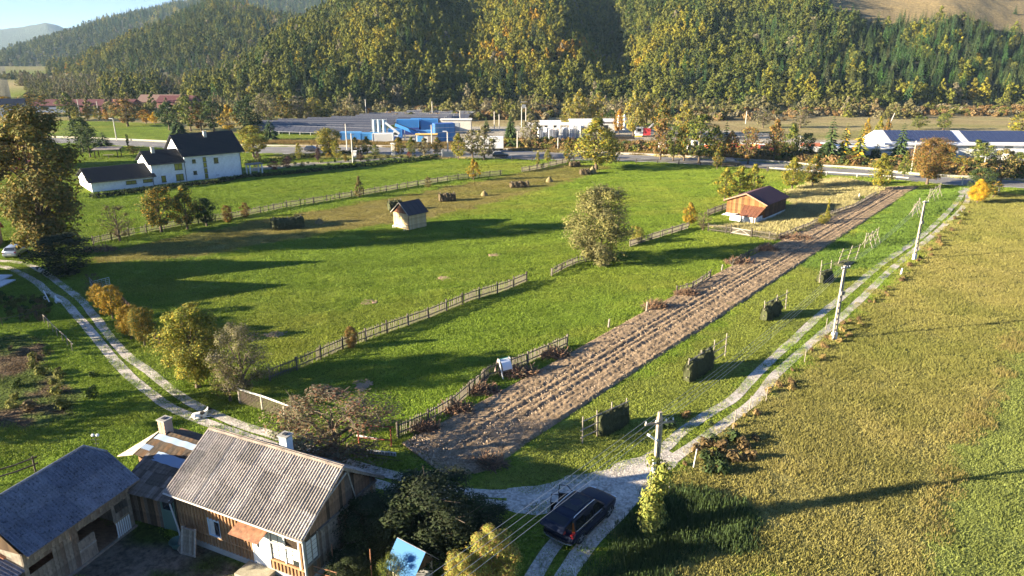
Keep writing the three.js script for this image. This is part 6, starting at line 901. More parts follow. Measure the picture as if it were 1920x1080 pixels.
{ const P = line([[450, 756], [500, 772], [562, 796]]), t = scene.children[scene.children.length - 1], b = new MB(), c = P[0]; for (const [p] of along(P.map((q) => q.clone().sub(c).setY(0)), 0.12)) b.beam([p.x, 0, p.z], [p.x, 1.2, p.z], 0.014, 0.014); for (let y = 0.1; y < 1.2; y += 0.12) for (let i = 1; i < P.length; i++) b.beam([P[i - 1].x - c.x, y, P[i - 1].z - c.z], [P[i].x - c.x, y, P[i].z - c.z], 0.014, 0.014); stuffPart('wire_mesh', b, mat([0.22, 0.17, 0.12], 0.8), t); }
railFence([[-10, 912], [35, 898], [75, 882]], 1.1, 'dark two rail fence in the grass left of the barn roof', { mat: fenceDark, post: 2.2 });
railFence([[84, 606], [105, 628], [122, 643], [140, 662]], 0.9, 'pale pole rail fence around the garden plot at the left', { mat: oldWood, post: 1.6, rails: [0.95], w: 0.06, rh: 0.05 });
railFence([[70, 596], [40, 604], [0, 612]], 0.8, 'thin stake fence at the far edge of the garden plot', { mat: fenceDark, post: 1.5, rails: [0.9], w: 0.05, rh: 0.04 });
railFence([[960, 302], [1080, 302], [1145, 304], [1240, 307], [1340, 313], [1450, 322]], 1.0, 'low post and rail fence along the near edge of the asphalt road', { post: 5, rails: [0.6, 0.95], mat: fenceDark, w: 0.22 });
railFence([[1440, 321], [1542, 329], [1640, 335], [1702, 341]], 0.9, 'pale guard rail at the near road edge before the russet tree', { post: 6, rails: [0.9], mat: plaster(0.6, 0.58, 0.54), w: 0.15, rh: 0.2 });
picketFence([[222, 562], [240, 583], [262, 606], [285, 632], [302, 652]], 1.2, 'reddish brown paling fence behind the small yellow trees', { mat: wood(0.36, 0.22, 0.14), step: 0.12, gaps: 0 });
{ // steel gate standing ajar
  const g = G(176, 556), t = thing('steel_gate', 'grey steel bar gate standing open beside the bending track', 'gate', [g.x, 0, g.z], 0.95), m = mat([0.5, 0.52, 0.54], 0.5, { metalness: 0.4 }); for (const [dx, a] of [[0, 0], [0.15, -1.3]]) { const c = Math.cos(a), s = Math.sin(a), q = (x, y) => [dx + x * c, y, x * s]; const f = part('gate_leaf', new MB().tube([q(0, 0.1), q(1.9, 0.1), q(1.9, 1.7), q(0, 1.7), q(0, 0.1)], 0.035, 6, false), m, t); const b = new MB(); for (let y = 0.3; y < 1.65; y += 0.2) b.beam(q(0, y), q(1.9, y), 0.03, 0.03); for (let x = 0.3; x < 1.9; x += 0.4) b.beam(q(x, 0.1), q(x, 1.7), 0.03, 0.03); part('bars', b, m, f); } part('gate_post', new MB().cyl([0.07, -0.1, 0], [0.07, 1.9, 0], 0.06, 0.06, 8), m, t);
  const p = G(94, 574), w = thing('leaning_marker', 'leaning white metal post with a small ring beside the track', 'post', [p.x, 0, p.z]); part('post', new MB().beam([0.15, 0, 0], [-0.35, 1.75, 0], 0.12, 0.06), mat([0.66, 0.69, 0.74], 0.5), w); part('ring', new THREE.TorusGeometry(0.17, 0.03, 6, 16).translate(-0.3, 0.95, 0.02), mat([0.6, 0.63, 0.66], 0.5), w);
  const s = G(12, 532), k = thing('porch_slab', 'white concrete porch corner at the left edge of the picture', 'porch', [s.x - 1.6, 0, s.z]), wh = plaster(0.74, 0.75, 0.76); part('slab', new MB().box(-3, 1.9, 0, 0.14, -1.2, 1.4), wh, k); part('step', new MB().box(-3, 0.6, 0.14, 0.3, -2.6, 0.2), wh, k); part('column', new MB().box(-0.9, -0.6, 0.3, 2.6, -1.4, -1.1), wh, k);
}
for (const [x, b, t, l] of [[1353, 508, 496, 'short grey stump post in the grass left of the fence corner'], [1141, 614, 598, 'short grey stump post in the middle meadow'], [1212, 584, 566, 'thick rotten post stub beside the ploughed strip'], [1610, 371, 363, 'small white marker in the straw at the far fence'], [1689, 515, 503, 'white sack at the field edge of the upper track']]) { const g = G(x, b), o = thing('stump_post', l, 'post', [g.x, 0, g.z]), H = heightAt(x, b, t); part('post', new MB().cyl([0, -0.1, 0], [0.06, H, 0], 0.11, 0.09, 7), l.startsWith('small white') || l.startsWith('white') ? whitePaint : oldWood, o); }
// heaps of dead stems along the fences
function brush(px, py, w, h, label, pal) { const g = G(px, py), W = widthAt(px, py, w), rnd = rand(px * 7 + 1), b = new MB(), t = thing('brush_heap', label, 'brush heap', [g.x, 0, g.z]); b.colors([1, 1, 1]); for (let i = 0; i < 420; i++) { const a = rnd() * 6.28, r = W / 2 * Math.sqrt(rnd()), x = Math.cos(a) * r, z = Math.sin(a) * r * 0.55, y = h * (1 - (r / (W / 2)) ** 2) * rnd(), c = pal[Math.floor(rnd() * pal.length)], d = V(rnd() - 0.5, (rnd() - 0.3) * 0.7, rnd() - 0.5).normalize().multiplyScalar(0.3 + 0.5 * rnd()); b.colors(c); b.beam([x, y + 0.03, z], [x + d.x, Math.max(0.03, y + d.y), z + d.z], 0.045, 0.03); } part('stems', b, mat([1, 1, 1], 1), t).material.vertexColors = true; }
const STEM = [[0.20, 0.11, 0.06], [0.14, 0.08, 0.05], [0.26, 0.16, 0.09], [0.10, 0.08, 0.05]];
for (const [x, y, w, h, l] of [[800, 806, 50, 0.5, 'reddish heap of stems at the near end of the field fence'], [856, 770, 60, 0.5, 'brown heap of stems under the field fence, second from its near end'], [905, 735, 60, 0.5, 'brown heap of stems under the field fence near the swing'], [975, 702, 70, 0.6, 'dark heap of stems right of the swing'], [1040, 668, 60, 0.6, 'dark heap of stems at the far end of the field fence'], [1230, 578, 46, 0.8, 'rust brown heap at the rotten post stub'], [1285, 553, 40, 0.6, 'rust brown heap under the lone broken fence piece'], [920, 872, 50, 0.4, 'dark brown heap on the near tip of the ploughed strip'], [1385, 494, 50, 0.5, 'dark heap under the collapsing fence end'], [1490, 448, 60, 0.5, 'reddish heap at the low tumbledown fence'], [1440, 470, 40, 0.6, 'grey brown heap at the fence corner below the barn'], [185, 470, 70, 0.7, 'heap of grey branches at the left end of the very long fence']]) brush(x, y, w, h, l, STEM);
for (const [x, y, w, l] of [[690, 567, 28, 'nearest'], [831, 522, 22, 'middle'], [515, 627, 36, 'left'], [682, 722, 44, 'shaded'], [926, 478, 20, 'far']]) { const g = G(x, y), W = widthAt(x, y, w) / 2, b = new MB(), rnd = rand(x); const edge = (a) => W * (0.45 + 0.9 * vnoise(Math.cos(a) * 2 + 5, Math.sin(a) * 2 + x, 9)); for (let i = 0; i < 110; i++) { const a = rnd() * 6.28, r = edge(a) * Math.sqrt(rnd()); b.ball(Math.cos(a) * r, 0.0, Math.sin(a) * r, 0.1 + 0.1 * rnd(), 0.07, 0.1 + 0.08 * rnd(), 6, 0.5, i); } const m = struct('bare_earth', b, mat([0.30, 0.2, 0.13], 1)); m.position.set(g.x, 0, g.z); KEEP_OUT.push((X, Zz) => Math.hypot(X - g.x, Zz - g.z) < 0.85 * edge(Math.atan2(Zz - g.z, X - g.x)) && vnoise(X * 3, Zz * 3, 8) > 0.3); }
// ---------------------------------------------------------------- yellow shed
{
  const h = thing('garden_shed', 'small yellow plank shed with a dark gabled roof alone in the meadow', 'shed', [-15.53, 0, -105.82], 48 * Math.PI / 180), rnd = rand(501), yel = [wood(0.80, 0.64, 0.37), wood(0.75, 0.58, 0.33), wood(0.85, 0.70, 0.43)];
  part('wall', new MB().box(-1.72, 1.72, 0, 2.4, -1.72, 1.72), darkWood, h);
  boardWall(h, -1.75, 1.75, 0.02, 2.4, 0.25, yel, (b, a, c, p, q, t) => b.box(a, c, p, q, 1.725, 1.725 + t), rnd, []); boardWall(h, -1.75, 1.75, 0.02, 2.35, 0.22, yel, (b, a, c, p, q, t) => b.box(-1.725 - t, -1.725, p, q, a, c), rnd, []);
  boardWall(h, -1.75, 1.75, 2.37, (z) => 3.9 - (Math.abs(z) + 0.12) * 0.86, 0.16, [wood(0.33, 0.16, 0.10), wood(0.27, 0.13, 0.09)], (b, a, c, p, q, t) => b.box(-1.74 - t, -1.74, p, q, a, c), rnd, [], 'gable_board');
  part('gable', new MB().tri([-1.72, 2.4, 1.72], [-1.72, 3.88, 0], [-1.72, 2.4, -1.72]).tri([1.72, 2.4, 1.72], [1.72, 2.4, -1.72], [1.72, 3.88, 0]), darkWood, h); part('corner_board', new MB().box(-1.78, -1.7, 0, 2.4, 1.72, 1.79), wood(0.3, 0.17, 0.1), h);
  const tar = new THREE.MeshStandardMaterial({ color: rgb(0.045, 0.035, 0.04), map: rep(plasterTex, 1), roughness: 0.75 }), roof = part('roof', new MB().beam([0, 3.98, -0.02], [0, 2.26, 2.06], 4.0, 0.05).beam([0, 3.98, 0.02], [0, 2.26, -2.06], 4.0, 0.05), tar, h); for (let i = 0; i < 5; i++) part('roof_seam', new MB().beam([-1.95 + i * 0.97, 4.02, 0], [-1.95 + i * 0.97, 2.3, 2.08], 0.04, 0.03), tar, roof);
  for (const s of [1, -1]) part('bargeboard', new MB().beam([-2.02, 4.0, 0], [-2.02, 2.26, s * 2.1], 0.04, 0.12), silverWood, h);
  const q = thing('white_bench', 'low whitewashed slatted bench against the sunny gable of the yellow shed', 'bench', arr(G(749, 430)), 48 * Math.PI / 180 + Math.PI / 2); for (let i = 0; i < 3; i++) part('slat', new MB().box(-1.4, 1.4, 0.42, 0.46, -0.2 + i * 0.14, -0.1 + i * 0.14), whitePaint, q); part('backrest', new MB().box(-1.4, 1.4, 0.7, 0.8, 0.24, 0.28), whitePaint, q); for (const x of [-1.3, 1.3]) part('leg', new MB().box(x - 0.04, x + 0.04, 0, 0.8, 0.2, 0.26).box(x - 0.04, x + 0.04, 0, 0.44, -0.2, -0.14), whitePaint, q);
  KEEP_OUT.push((x, z) => Math.hypot(x + 15.53, z + 105.82) < 1.9);
}
// ---------------------------------------------------------------- red brown barn
{
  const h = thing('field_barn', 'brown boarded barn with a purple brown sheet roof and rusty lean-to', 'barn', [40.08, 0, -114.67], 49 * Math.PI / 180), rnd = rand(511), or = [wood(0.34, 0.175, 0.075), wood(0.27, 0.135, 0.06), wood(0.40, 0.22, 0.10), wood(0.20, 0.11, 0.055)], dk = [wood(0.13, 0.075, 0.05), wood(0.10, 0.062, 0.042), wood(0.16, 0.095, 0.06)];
  const HR = 4.0, HE = 2.6, W = 3.2, y = (z) => HR - 0.12 - (Math.abs(z) + 0.13) * (HR - HE) / 3.55;
  part('wall', new MB().box(-4.25, 4.25, 0, 2.62, -W + 0.02, W - 0.02), darkWood, h); part('gable', new MB().tri([-4.25, 2.6, W], [-4.25, 3.86, 0], [-4.25, 2.6, -W]).tri([4.25, 2.6, W], [4.25, 2.6, -W], [4.25, 3.86, 0]), darkWood, h);
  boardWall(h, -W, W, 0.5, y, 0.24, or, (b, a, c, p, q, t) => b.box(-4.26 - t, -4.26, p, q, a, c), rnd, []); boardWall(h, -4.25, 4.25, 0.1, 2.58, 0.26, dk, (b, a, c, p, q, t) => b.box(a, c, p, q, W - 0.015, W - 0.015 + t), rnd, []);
  part('foundation', new MB().box(-4.4, 4.3, -0.1, 0.5, -W - 0.03, W + 0.03), plaster(0.7, 0.69, 0.66), h);
  const tin = new THREE.MeshPhysicalMaterial({ color: rgb(0.05, 0.027, 0.04), roughness: 0.7, specularIntensity: 0.4 }), roof = part('roof', new MB().beam([0, HR, -0.02], [0, HE - 0.04, 3.57], 9.3, 0.05).beam([0, HR, 0.02], [0, HE - 0.04, -3.57], 9.3, 0.05), tin, h);
  for (const s of [1, -1]) for (let i = 0; i < 16; i++) part('roof_sheet', new MB().beam([-4.35 + i * 0.58, HR + 0.045, 0], [-4.35 + i * 0.58, HE + 0.005, s * 3.59], 0.5, 0.02).beam([-4.06 + i * 0.58, HR + 0.06, 0], [-4.06 + i * 0.58, HE + 0.02, s * 3.6], 0.06, 0.04), tin, roof);
  for (const s of [1, -1]) part('bargeboard', new MB().beam([-4.7, HR + 0.02, 0], [-4.7, HE - 0.04, s * 3.6], 0.04, 0.2), wood(0.5, 0.3, 0.22), h);
  const lt = part('lean_to_roof', new MB().quad([-7.6, 1.05, 0.5], [-7.4, 1.05, 3.1], [-4.3, 2.14, 3.3], [-4.3, 2.14, -0.4]), rustMetal, h, 'rusty red sheet lean-to roof'); lt.material = new THREE.MeshStandardMaterial({ map: rep(rustTex, 0.5), color: rgb(0.62, 0.5, 0.48), roughness: 0.8 }); for (let i = 0; i < 6; i++) part('rib', new MB().beam([-7.5, 1.08, 0.6 + i * 0.5], [-4.35, 2.17, -0.2 + i * 0.68], 0.05, 0.03), rustMetal, lt);
  part('white_wall', new MB().box(-7.2, -7.0, 0, 0.95, -1.2, 2.9).box(-7.0, -4.4, 0, 0.9, 2.75, 2.9).box(-7.0, -4.4, 0, 0.7, -1.2, -1.05), plaster(0.78, 0.77, 0.74), h); part('small_door', new MB().box(-5.7, -5.0, 0, 0.85, 2.9, 2.95), mat([0.38, 0.46, 0.5], 0.7), h); for (const z of [0.6, 2.6]) part('prop', new MB().box(-7.3, -7.2, 0, 1.05, z, z + 0.1), darkWood, h); part('white_sheet', new MB().beam([-6.9, 0.75, -2.6], [-6.6, 0.95, -0.6], 1.2, 0.03), whitePaint, h);
  KEEP_OUT.push((x, z) => Math.hypot(x - 39.6, z + 115) < 4.2);
}
// ---------------------------------------------------------------- white house with three stepped wings
{
  const h = thing('white_house', 'large white house of three stepped wings with black tiled roofs', 'house', [-58.0, 0, -152.7], 41 * Math.PI / 180), wall = plaster(0.88, 0.90, 0.92), tile = new THREE.MeshPhysicalMaterial({ color: rgb(0.022, 0.023, 0.027), roughness: 0.7, specularIntensity: 0.3 }), trim = mat([0.02, 0.02, 0.022], 0.6), yellowGlass = new THREE.MeshPhysicalMaterial({ color: rgb(0.26, 0.24, 0.05), roughness: 0.12, clearcoat: 1 });
  const wing = (x0, x1, z, he, hr, run, eastOver = 0.4) => {
    part('wall', new MB().box(x0, x1, -0.1, he - 0.03, z - 2 * run + 0.5, z), wall, h); part('gable_wall', new MB().tri([x0, he - 0.04, z], [x0, hr - 0.25, z + 0.5 - run], [x0, he - 0.04, z + 1 - 2 * run]).tri([x1, he - 0.04, z], [x1, he - 0.04, z + 1 - 2 * run], [x1, hr - 0.25, z + 0.5 - run]), wall, h);
    const zr = z + 0.5 - run, r = part('roof', new MB().beam([(x0 + x1) / 2 + (eastOver - 0.5) / 2, hr, zr - 0.03], [(x0 + x1) / 2 + (eastOver - 0.5) / 2, he - 0.06, z + 0.52], x1 - x0 + 0.5 + eastOver, 0.14).beam([(x0 + x1) / 2 + (eastOver - 0.5) / 2, hr, zr + 0.03], [(x0 + x1) / 2 + (eastOver - 0.5) / 2, he - 0.06, zr - run], x1 - x0 + 0.5 + eastOver, 0.14), tile, h);
    const n = Math.round(run / 0.42); for (let i = 1; i <= n; i++) { const t = i / n, y = lerp(hr, he - 0.06, t) + 0.1, zz = lerp(zr, z + 0.53, t); part('tile_course', new MB().box(x0 - 0.5, x1 + eastOver, y - 0.03, y + 0.03, zz - 0.2, zz + 0.02), tile, r); }
    part('gutter', new MB().tube([[x0 - 0.5, he - 0.02, z + 0.62], [x1 + eastOver, he - 0.02, z + 0.62]], 0.07, 6), trim, h); part('downpipe', new MB().tube([[x1 - 0.05, he - 0.05, z + 0.58], [x1 - 0.08, he - 0.4, z + 0.1], [x1 - 0.08, 0, z + 0.08]], 0.06, 6), trim, h); return r;
  };
  const r1 = wing(-11.5, 0, 0, 5.1, 8.95, 6.3, 0.9), r2 = wing(-18.0, -11.55, 0.2, 4.1, 6.3, 4.9, 0.0); wing(-29.0, -18.05, 0.86, 1.95, 3.95, 5.6, 0.5);
  for (const [rf, x, y0, y1, z] of [[r1, -5.3, 7.2, 9.3, -4.6], [r2, -16.3, 5.0, 7.0, -3.3]]) { const c = part('chimney', new MB().box(x - 0.3, x + 0.3, y0 - 1, y1, z - 0.3, z + 0.3), plaster(0.62, 0.57, 0.48), rf); part('cap', new MB().box(x - 0.38, x + 0.38, y1, y1 + 0.1, z - 0.38, z + 0.38), concrete, c); }
  for (const x of [-9.1, -4.2]) { const y = 6.45, z = -2.2; part('skylight', new MB().beam([x, y + 0.42, z - 0.55], [x, y - 0.24, z + 0.5], 0.8, 0.1), new THREE.MeshPhysicalMaterial({ color: rgb(0.12, 0.13, 0.15), roughness: 0.1, clearcoat: 1 }), r1); }
  const win = (x, y, w, hh, z, m = glass) => { const o = part('window', new MB().box(x - w / 2, x + w / 2, y - hh / 2, y + hh / 2, z, z + 0.03), m, h); part('frame', new MB().box(x - w / 2 - 0.07, x - w / 2, y - hh / 2 - 0.06, y + hh / 2 + 0.06, z, z + 0.07).box(x + w / 2, x + w / 2 + 0.07, y - hh / 2 - 0.06, y + hh / 2 + 0.06, z, z + 0.07).box(x - w / 2, x + w / 2, y + hh / 2, y + hh / 2 + 0.06, z, z + 0.07), trim, o); part('sill', new MB().box(x - w / 2 - 0.12, x + w / 2 + 0.12, y - hh / 2 - 0.1, y - hh / 2, z, z + 0.16), trim, o); if (w > 0.9) part('mullion', new MB().box(x - 0.04, x + 0.04, y - hh / 2, y + hh / 2, z + 0.03, z + 0.06), trim, o); };
  win(-9.65, 3.95, 0.55, 0.65, 0); win(-9.7, 1.6, 0.55, 0.65, 0); for (const y of [4.1, 3.0, 1.8, 0.7]) win(-7.52, y, 0.5, 0.85, 0, yellowGlass); win(-5.2, 3.7, 0.75, 1.0, 0); win(-12.85, 3.2, 1.35, 1.15, 0.2, yellowGlass); win(-12.85, 1.05, 1.35, 1.2, 0.2, yellowGlass); win(-15.95, 1.05, 0.7, 1.15, 0.2, yellowGlass); win(-22.1, 1.15, 1.7, 0.55, 0.86, yellowGlass); win(-19.1, 1.15, 1.6, 0.5, 0.86, yellowGlass);
  part('vent_grille', new MB().box(-5.6, -4.9, 0.5, 0.85, 0, 0.03), mat([0.55, 0.57, 0.6], 0.6), h);
}
{ // hedges round the white house garden: leaf walls
  const hedge = (L, H, W, label, pal = 'dark') => { const P = line(L), c = P[0], t = thing('hedge', label, 'hedge', [c.x, 0, c.z]), rnd = rand(L[0][0] + 9), b = new MB(), lob = along(P.map((p) => p.clone().sub(c).setY(0)), 0.9).map(([p]) => ({ x: p.x, y: H * 0.5, z: p.z, rx: 0.8, ry: H * 0.56 * (0.85 + 0.3 * rnd()), rz: W / 2, n: 46, k: 0.8 + 0.4 * rnd() })); leaves(b, lob, 0.26, rnd, PAL[pal], 0.3); part('foliage', b, crownMat, t); };
  hedge([[175, 372], [250, 363], [330, 353], [400, 345], [460, 334], [560, 326], [605, 321]], 1.0, 1.3, 'long dark hedge at the foot of the white house wall', 'bush'); hedge([[612, 320], [700, 311], [790, 301], [824, 295]], 1.1, 1.2, 'long dark hedge right of the garden gate along the green meadow', 'dark'); hedge([[462, 309], [560, 298], [640, 290], [690, 287]], 1.1, 1.0, 'clipped hedge along the far side of the gravel drive', 'green');
  const rnd = rand(521), ball = (() => { const b = new MB(); leaves(b, [{ x: 0, y: 0.3, z: 0, rx: 0.42, ry: 0.36, rz: 0.42, n: 60, k: 1 }], 0.14, rnd, PAL.bush, 0.3); return b.geo(); })();
  let first = null; for (let i = 0; i < 26; i++) { const a = i / 25, x = lerp(478, 790, a), y = lerp(i % 2 ? 320 : 313, i % 2 ? 296 : 293, a), g = G(x, y); if (!first) { first = thing('clipped_ball', 'small clipped box ball lining the white gravel drive', 'shrub', [g.x, 0, g.z], 0, 'clipped box balls along the gravel drive'); part('foliage', ball, crownMat, first); } else copy(first, [g.x, 0, g.z], i, null, 0.8 + 0.6 * rnd()); }
  // gate posts, lamp mast, pavilion and the garden gate
  for (const [x, y, l] of [[698 - 33, 296, 'left white pillar of the portal at the end of the gravel drive'], [738, 292, 'right white pillar of the portal at the end of the gravel drive']]) { const g = G(x, y), o = thing('gate_pillar', l, 'pillar', [g.x, 0, g.z]), H = x > 700 ? 3 : 1.6; part('shaft', new MB().box(-0.5, 0.5, 0, H, -0.4, 0.4), plaster(0.78, 0.77, 0.74), o); part('cap', new MB().box(-0.65, 0.65, H, H + 0.18, -0.55, 0.55), plaster(0.85, 0.84, 0.8), o); }
  const g = G(843, 296), q = thing('garden_gate', 'grey double gate at the right end of the garden hedge', 'gate', [g.x, 0, g.z], 0.2); for (const x of [-1.7, 1.7]) part('gate_post', new MB().box(x - 0.2, x + 0.2, 0, 2.0, -0.2, 0.2), plaster(0.4, 0.41, 0.43), q); for (let i = 0; i < 8; i++) part('slat', new MB().box(-1.45, 1.45, 0.15 + i * 0.19, 0.3 + i * 0.19, -0.03, 0.03), mat([0.38, 0.4, 0.43], 0.6), q);
  const p = G(204, 296), pv = thing('garden_pavilion', 'low garden pavilion with a flat brown roof left of the white house', 'pavilion', [p.x, 0, p.z], 0.2); part('roof', new MB().beam([0, 2.5, -1.8], [0, 2.2, 1.8], 6.2, 0.16), cement(0.42, 0.36, 0.32), pv); for (const x of [-2.6, 2.6]) for (const z of [-1.4, 1.4]) part('post', new MB().box(x - 0.09, x + 0.09, 0, 2.25, z - 0.09, z + 0.09), darkWood, pv); part('table', new MB().box(-1.2, 1.2, 0.7, 0.78, -0.5, 0.5).box(-0.1, 0.1, 0, 0.7, -0.1, 0.1), oldWood, pv);
  const c = G(484, 327), cp = thing('garden_pergola', 'dark pergola with white posts beside the right wall of the white house', 'pergola', [c.x, 0, c.z], 41 * Math.PI / 180); for (const x of [-2, 0.6]) for (const z of [-1, 1]) part('post', new MB().box(x - 0.12, x + 0.12, 0, 2.3, z - 0.12, z + 0.12), whitePaint, cp); part('roof', new MB().box(-2.4, 1.0, 2.3, 2.42, -1.3, 1.3), darkMetal, cp);
}
// ---------------------------------------------------------------- yards beyond the road
const sheetWhite = plaster(0.80, 0.79, 0.76);
function roofBox(name, label, cat, px, py, W, D, H, turn, wallM, roofM, o = {}) {
  const g = G(px, py), h = thing(name, label, cat, [g.x, 0, g.z], turn); part('wall', new MB().box(-W / 2, W / 2, -0.1, H, -D, 0), wallM, h);
  const hr = H + (o.rise ?? 1.4); part('roof', new MB().beam([0, hr, -D / 2 - 0.02], [0, H - 0.12, 0.4], W + 0.6, 0.12).beam([0, hr, -D / 2 + 0.02], [0, H - 0.12, -D - 0.4], W + 0.6, 0.12), roofM, h); part('gable', new MB().tri([-W / 2, H, 0], [-W / 2, hr - 0.1, -D / 2], [-W / 2, H, -D]).tri([W / 2, H, 0], [W / 2, H, -D], [W / 2, hr - 0.1, -D / 2]), o.gableM ?? wallM, h);
  for (const [x, y, w, hh] of o.wins ?? []) { const wd = part('window', new MB().box(x - w / 2, x + w / 2, y, y + hh, 0, 0.03), glass, h); part('frame', new MB().box(x - w / 2 - 0.08, x + w / 2 + 0.08, y - 0.1, y, 0, 0.1), sheetWhite, wd); } return h;
}
const container = (px, py, label, c, turn, L = 6.1, H = 2.6, y0 = 0) => { const g = G(px, py), t = thing('shipping_container', label, 'container', [g.x, y0, g.z], turn), m = new THREE.MeshStandardMaterial({ color: rgb(...c), roughness: 0.5 }), b = new MB(), n = Math.round(L / 0.28); for (let i = 0; i < n; i++) { const x0 = -L / 2 + i * L / n, x1 = x0 + L / n, o = 0.04; b.box(x0 + 0.02, x0 + L / n * 0.55, 0.15, H - 0.15, 1.18, 1.18 + o); } part('body', new MB().box(-L / 2, L / 2, 0.05, H, -1.2, 1.19), m, t); stuffPart('side_ribs', b, m, t); part('roof', new MB().box(-L / 2, L / 2, H + 0.003, H + 0.05, -1.2, 1.2), m, t); for (const z of [-0.59, 0.61]) part('end_door', new MB().box(L / 2 + 0.004, L / 2 + 0.06, 0.15, H - 0.12, z - 0.55, z + 0.55), m, t); for (const x of [-L / 2 + 0.06, L / 2 - 0.06]) part('corner_post', new MB().box(x - 0.08, x + 0.08, 0.03, H + 0.02, 1.19, 1.27), m, t); return t; };
const BLUE = [0.045, 0.22, 0.52], BLUE2 = [0.10, 0.30, 0.56], NAVY = [0.03, 0.06, 0.26];
container(659, 264, 'pale blue container at the left end of the blue yard', BLUE2, 0.06); container(694, 266, 'blue container second from the left in the front row', [0.06, 0.26, 0.55], 0.06, 5.2); container(719, 267, 'white container beside the blue ones in the front row', [0.75, 0.74, 0.70], 0.06, 6.0);
container(742, 258, 'small blue container behind the white loader', BLUE, 0.05, 4.2); container(766, 252, 'blue container under the conveyor, rear row left', BLUE, 0.06, 7, 2.5, 2.2); container(766, 252, 'lower blue container of the rear stack on the left', NAVY, 0.06, 7, 2.2); container(789, 250, 'upper blue container in the middle of the rear stack', BLUE, 0.06, 6.1, 2.5, 2.2); container(789, 250, 'lower dark blue container in the middle of the rear stack', NAVY, 0.06, 6.1, 2.2); container(806, 251, 'upper blue container at the right of the rear stack', BLUE, 0.06, 5.4, 2.5, 2.2); container(806, 251, 'lower blue container at the right of the rear stack', BLUE, 0.06, 5.4, 2.2); container(795, 262, 'light blue container with a pale roof in front of the rear stack', BLUE2, 0.05, 5.0, 2.8);
{ const g = G(835, 267), t = thing('tall_blue_hall', 'tall blue double container block at the right end of the blue yard', 'container', [g.x, 0, g.z], 0.35), m = mat(BLUE2, 0.5), b = new MB(); part('body', new MB().box(-3, 3, 0, 5.4, -3, 0), mat([0.035, 0.11, 0.36], 0.5), t); for (const x of [-2.2, -0.75, 0.75, 2.2]) part('front_panel', new MB().box(x - 0.68, x + 0.68, 0.1, 5.3, 0, 0.08), m, t); for (const y of [1.4, 2.8, 4.2]) part('cross_bar', new MB().box(-2.9, 2.9, y, y + 0.1, 0.08, 0.14), whitePaint, t); part('side_panel', new MB().box(3, 3.08, 0.1, 5.3, -2.9, -0.1), mat(NAVY, 0.5), t); }
{ const g = G(785, 247), K = heightAt(785, 247, 229) - 6.3, t = thing('red_roof_store', 'open store with a long red roof edge above the blue containers', 'shed', [g.x, 0, g.z], 0.05); part('roof', new MB().beam([0, 6.4 + K, -1.5], [0, 6.1 + K, 1.5], 13, 0.2), mat([0.55, 0.16, 0.12], 0.6), t); part('wall', new MB().box(-6.3, 6.3, 1.0, 6.2 + K, -1.4, -1.2), mat([0.05, 0.2, 0.5], 0.6), t); for (const x of [-6, 0, 6]) part('post', new MB().box(x - 0.12, x + 0.12, 0, 6.2 + K, -1.3, 1.3), steel, t); }
{ const g = G(775, 263), t = thing('conveyor', 'long blue sloping conveyor above the blue yard', 'conveyor', [g.x, 0, g.z], -0.05), m = mat([0.05, 0.25, 0.6], 0.5); part('boom', new MB().beam([4.6, 0.8, 0], [-5.2, 4.6, 0], 0.9, 0.9, [0, 1, 0]), m, t); part('belt', new MB().beam([4.6, 1.35, 0], [-5.2, 5.15, 0], 0.8, 0.08), darkMetal, t); for (const [x, y] of [[-2.5, 3.2], [1.5, 1.6]]) part('support', new MB().beam([x, 0, -0.6], [x, y, 0], 0.15, 0.15).beam([x, 0, 0.6], [x, y, 0], 0.15, 0.15), steel, t); part('hopper', new MB().box(3.9, 5.6, 0.2, 1.8, -0.9, 0.9), mat([0.2, 0.45, 0.75], 0.5), t); }
{ const g = G(742, 264), t = thing('telescopic_loader', 'white telescopic loader with a raised pale boom in the blue yard', 'loader', [g.x, 0, g.z], 0.1), w = mat([0.78, 0.78, 0.76], 0.4); part('chassis', new MB().box(-1.8, 1.8, 0.6, 1.3, -1, 1), mat([0.1, 0.2, 0.45], 0.5), t); part('cab', new MB().box(-0.6, 0.8, 1.3, 2.7, -0.9, 0.2), w, t); part('cab_window', new MB().box(-0.5, 0.7, 1.7, 2.5, 0.2, 0.22), glass, t); part('boom', new MB().beam([1.2, 2.1, 0.6], [-2.8, 5.4, 0.6], 0.55, 0.6), w, t); for (const x of [-1.2, 1.2]) for (const z of [-0.95, 1.0]) wheel(t, x, z, 0.6, 0.35); }
{ const g = G(713, 258), t = thing('silo_frame', 'steel frame with grey blue silo tubes in the blue yard', 'silo', [g.x, 0, g.z]), m = mat([0.35, 0.45, 0.52], 0.4, { metalness: 0.4 }); for (const x of [-1.6, -0.2, 1.4]) part('tube', new MB().cyl([x, 0.8, 0], [x, 5.4, 0], 0.55, 0.55, 10), m, t); for (const x of [-2.4, 2.2]) part('post', new MB().box(x - 0.1, x + 0.1, 0, 5.7, -0.1, 0.1), steel, t); part('top_beam', new MB().box(-2.5, 2.3, 5.4, 5.6, -0.15, 0.15), steel, t); }
{ const g = G(800, 270), t = thing('site_kiosk', 'white yard office with a yellow roof edge and blue sign', 'kiosk', [g.x, 0, g.z], 0.05); part('wall', new MB().box(-3, 3, 0, 2.6, -2, 0), whitePaint, t); part('roof', new MB().box(-3.2, 3.2, 2.6, 2.8, -2.2, 0.3), mat([0.75, 0.5, 0.12], 0.6), t); part('sign', new MB().box(-2.6, -1.0, 0.6, 2.3, 0, 0.05), mat([0.1, 0.35, 0.7], 0.5), t); part('grey_panel', new MB().box(0.4, 2.9, 0.1, 2.4, 0, 0.05), mat([0.3, 0.27, 0.24], 0.8), t); }
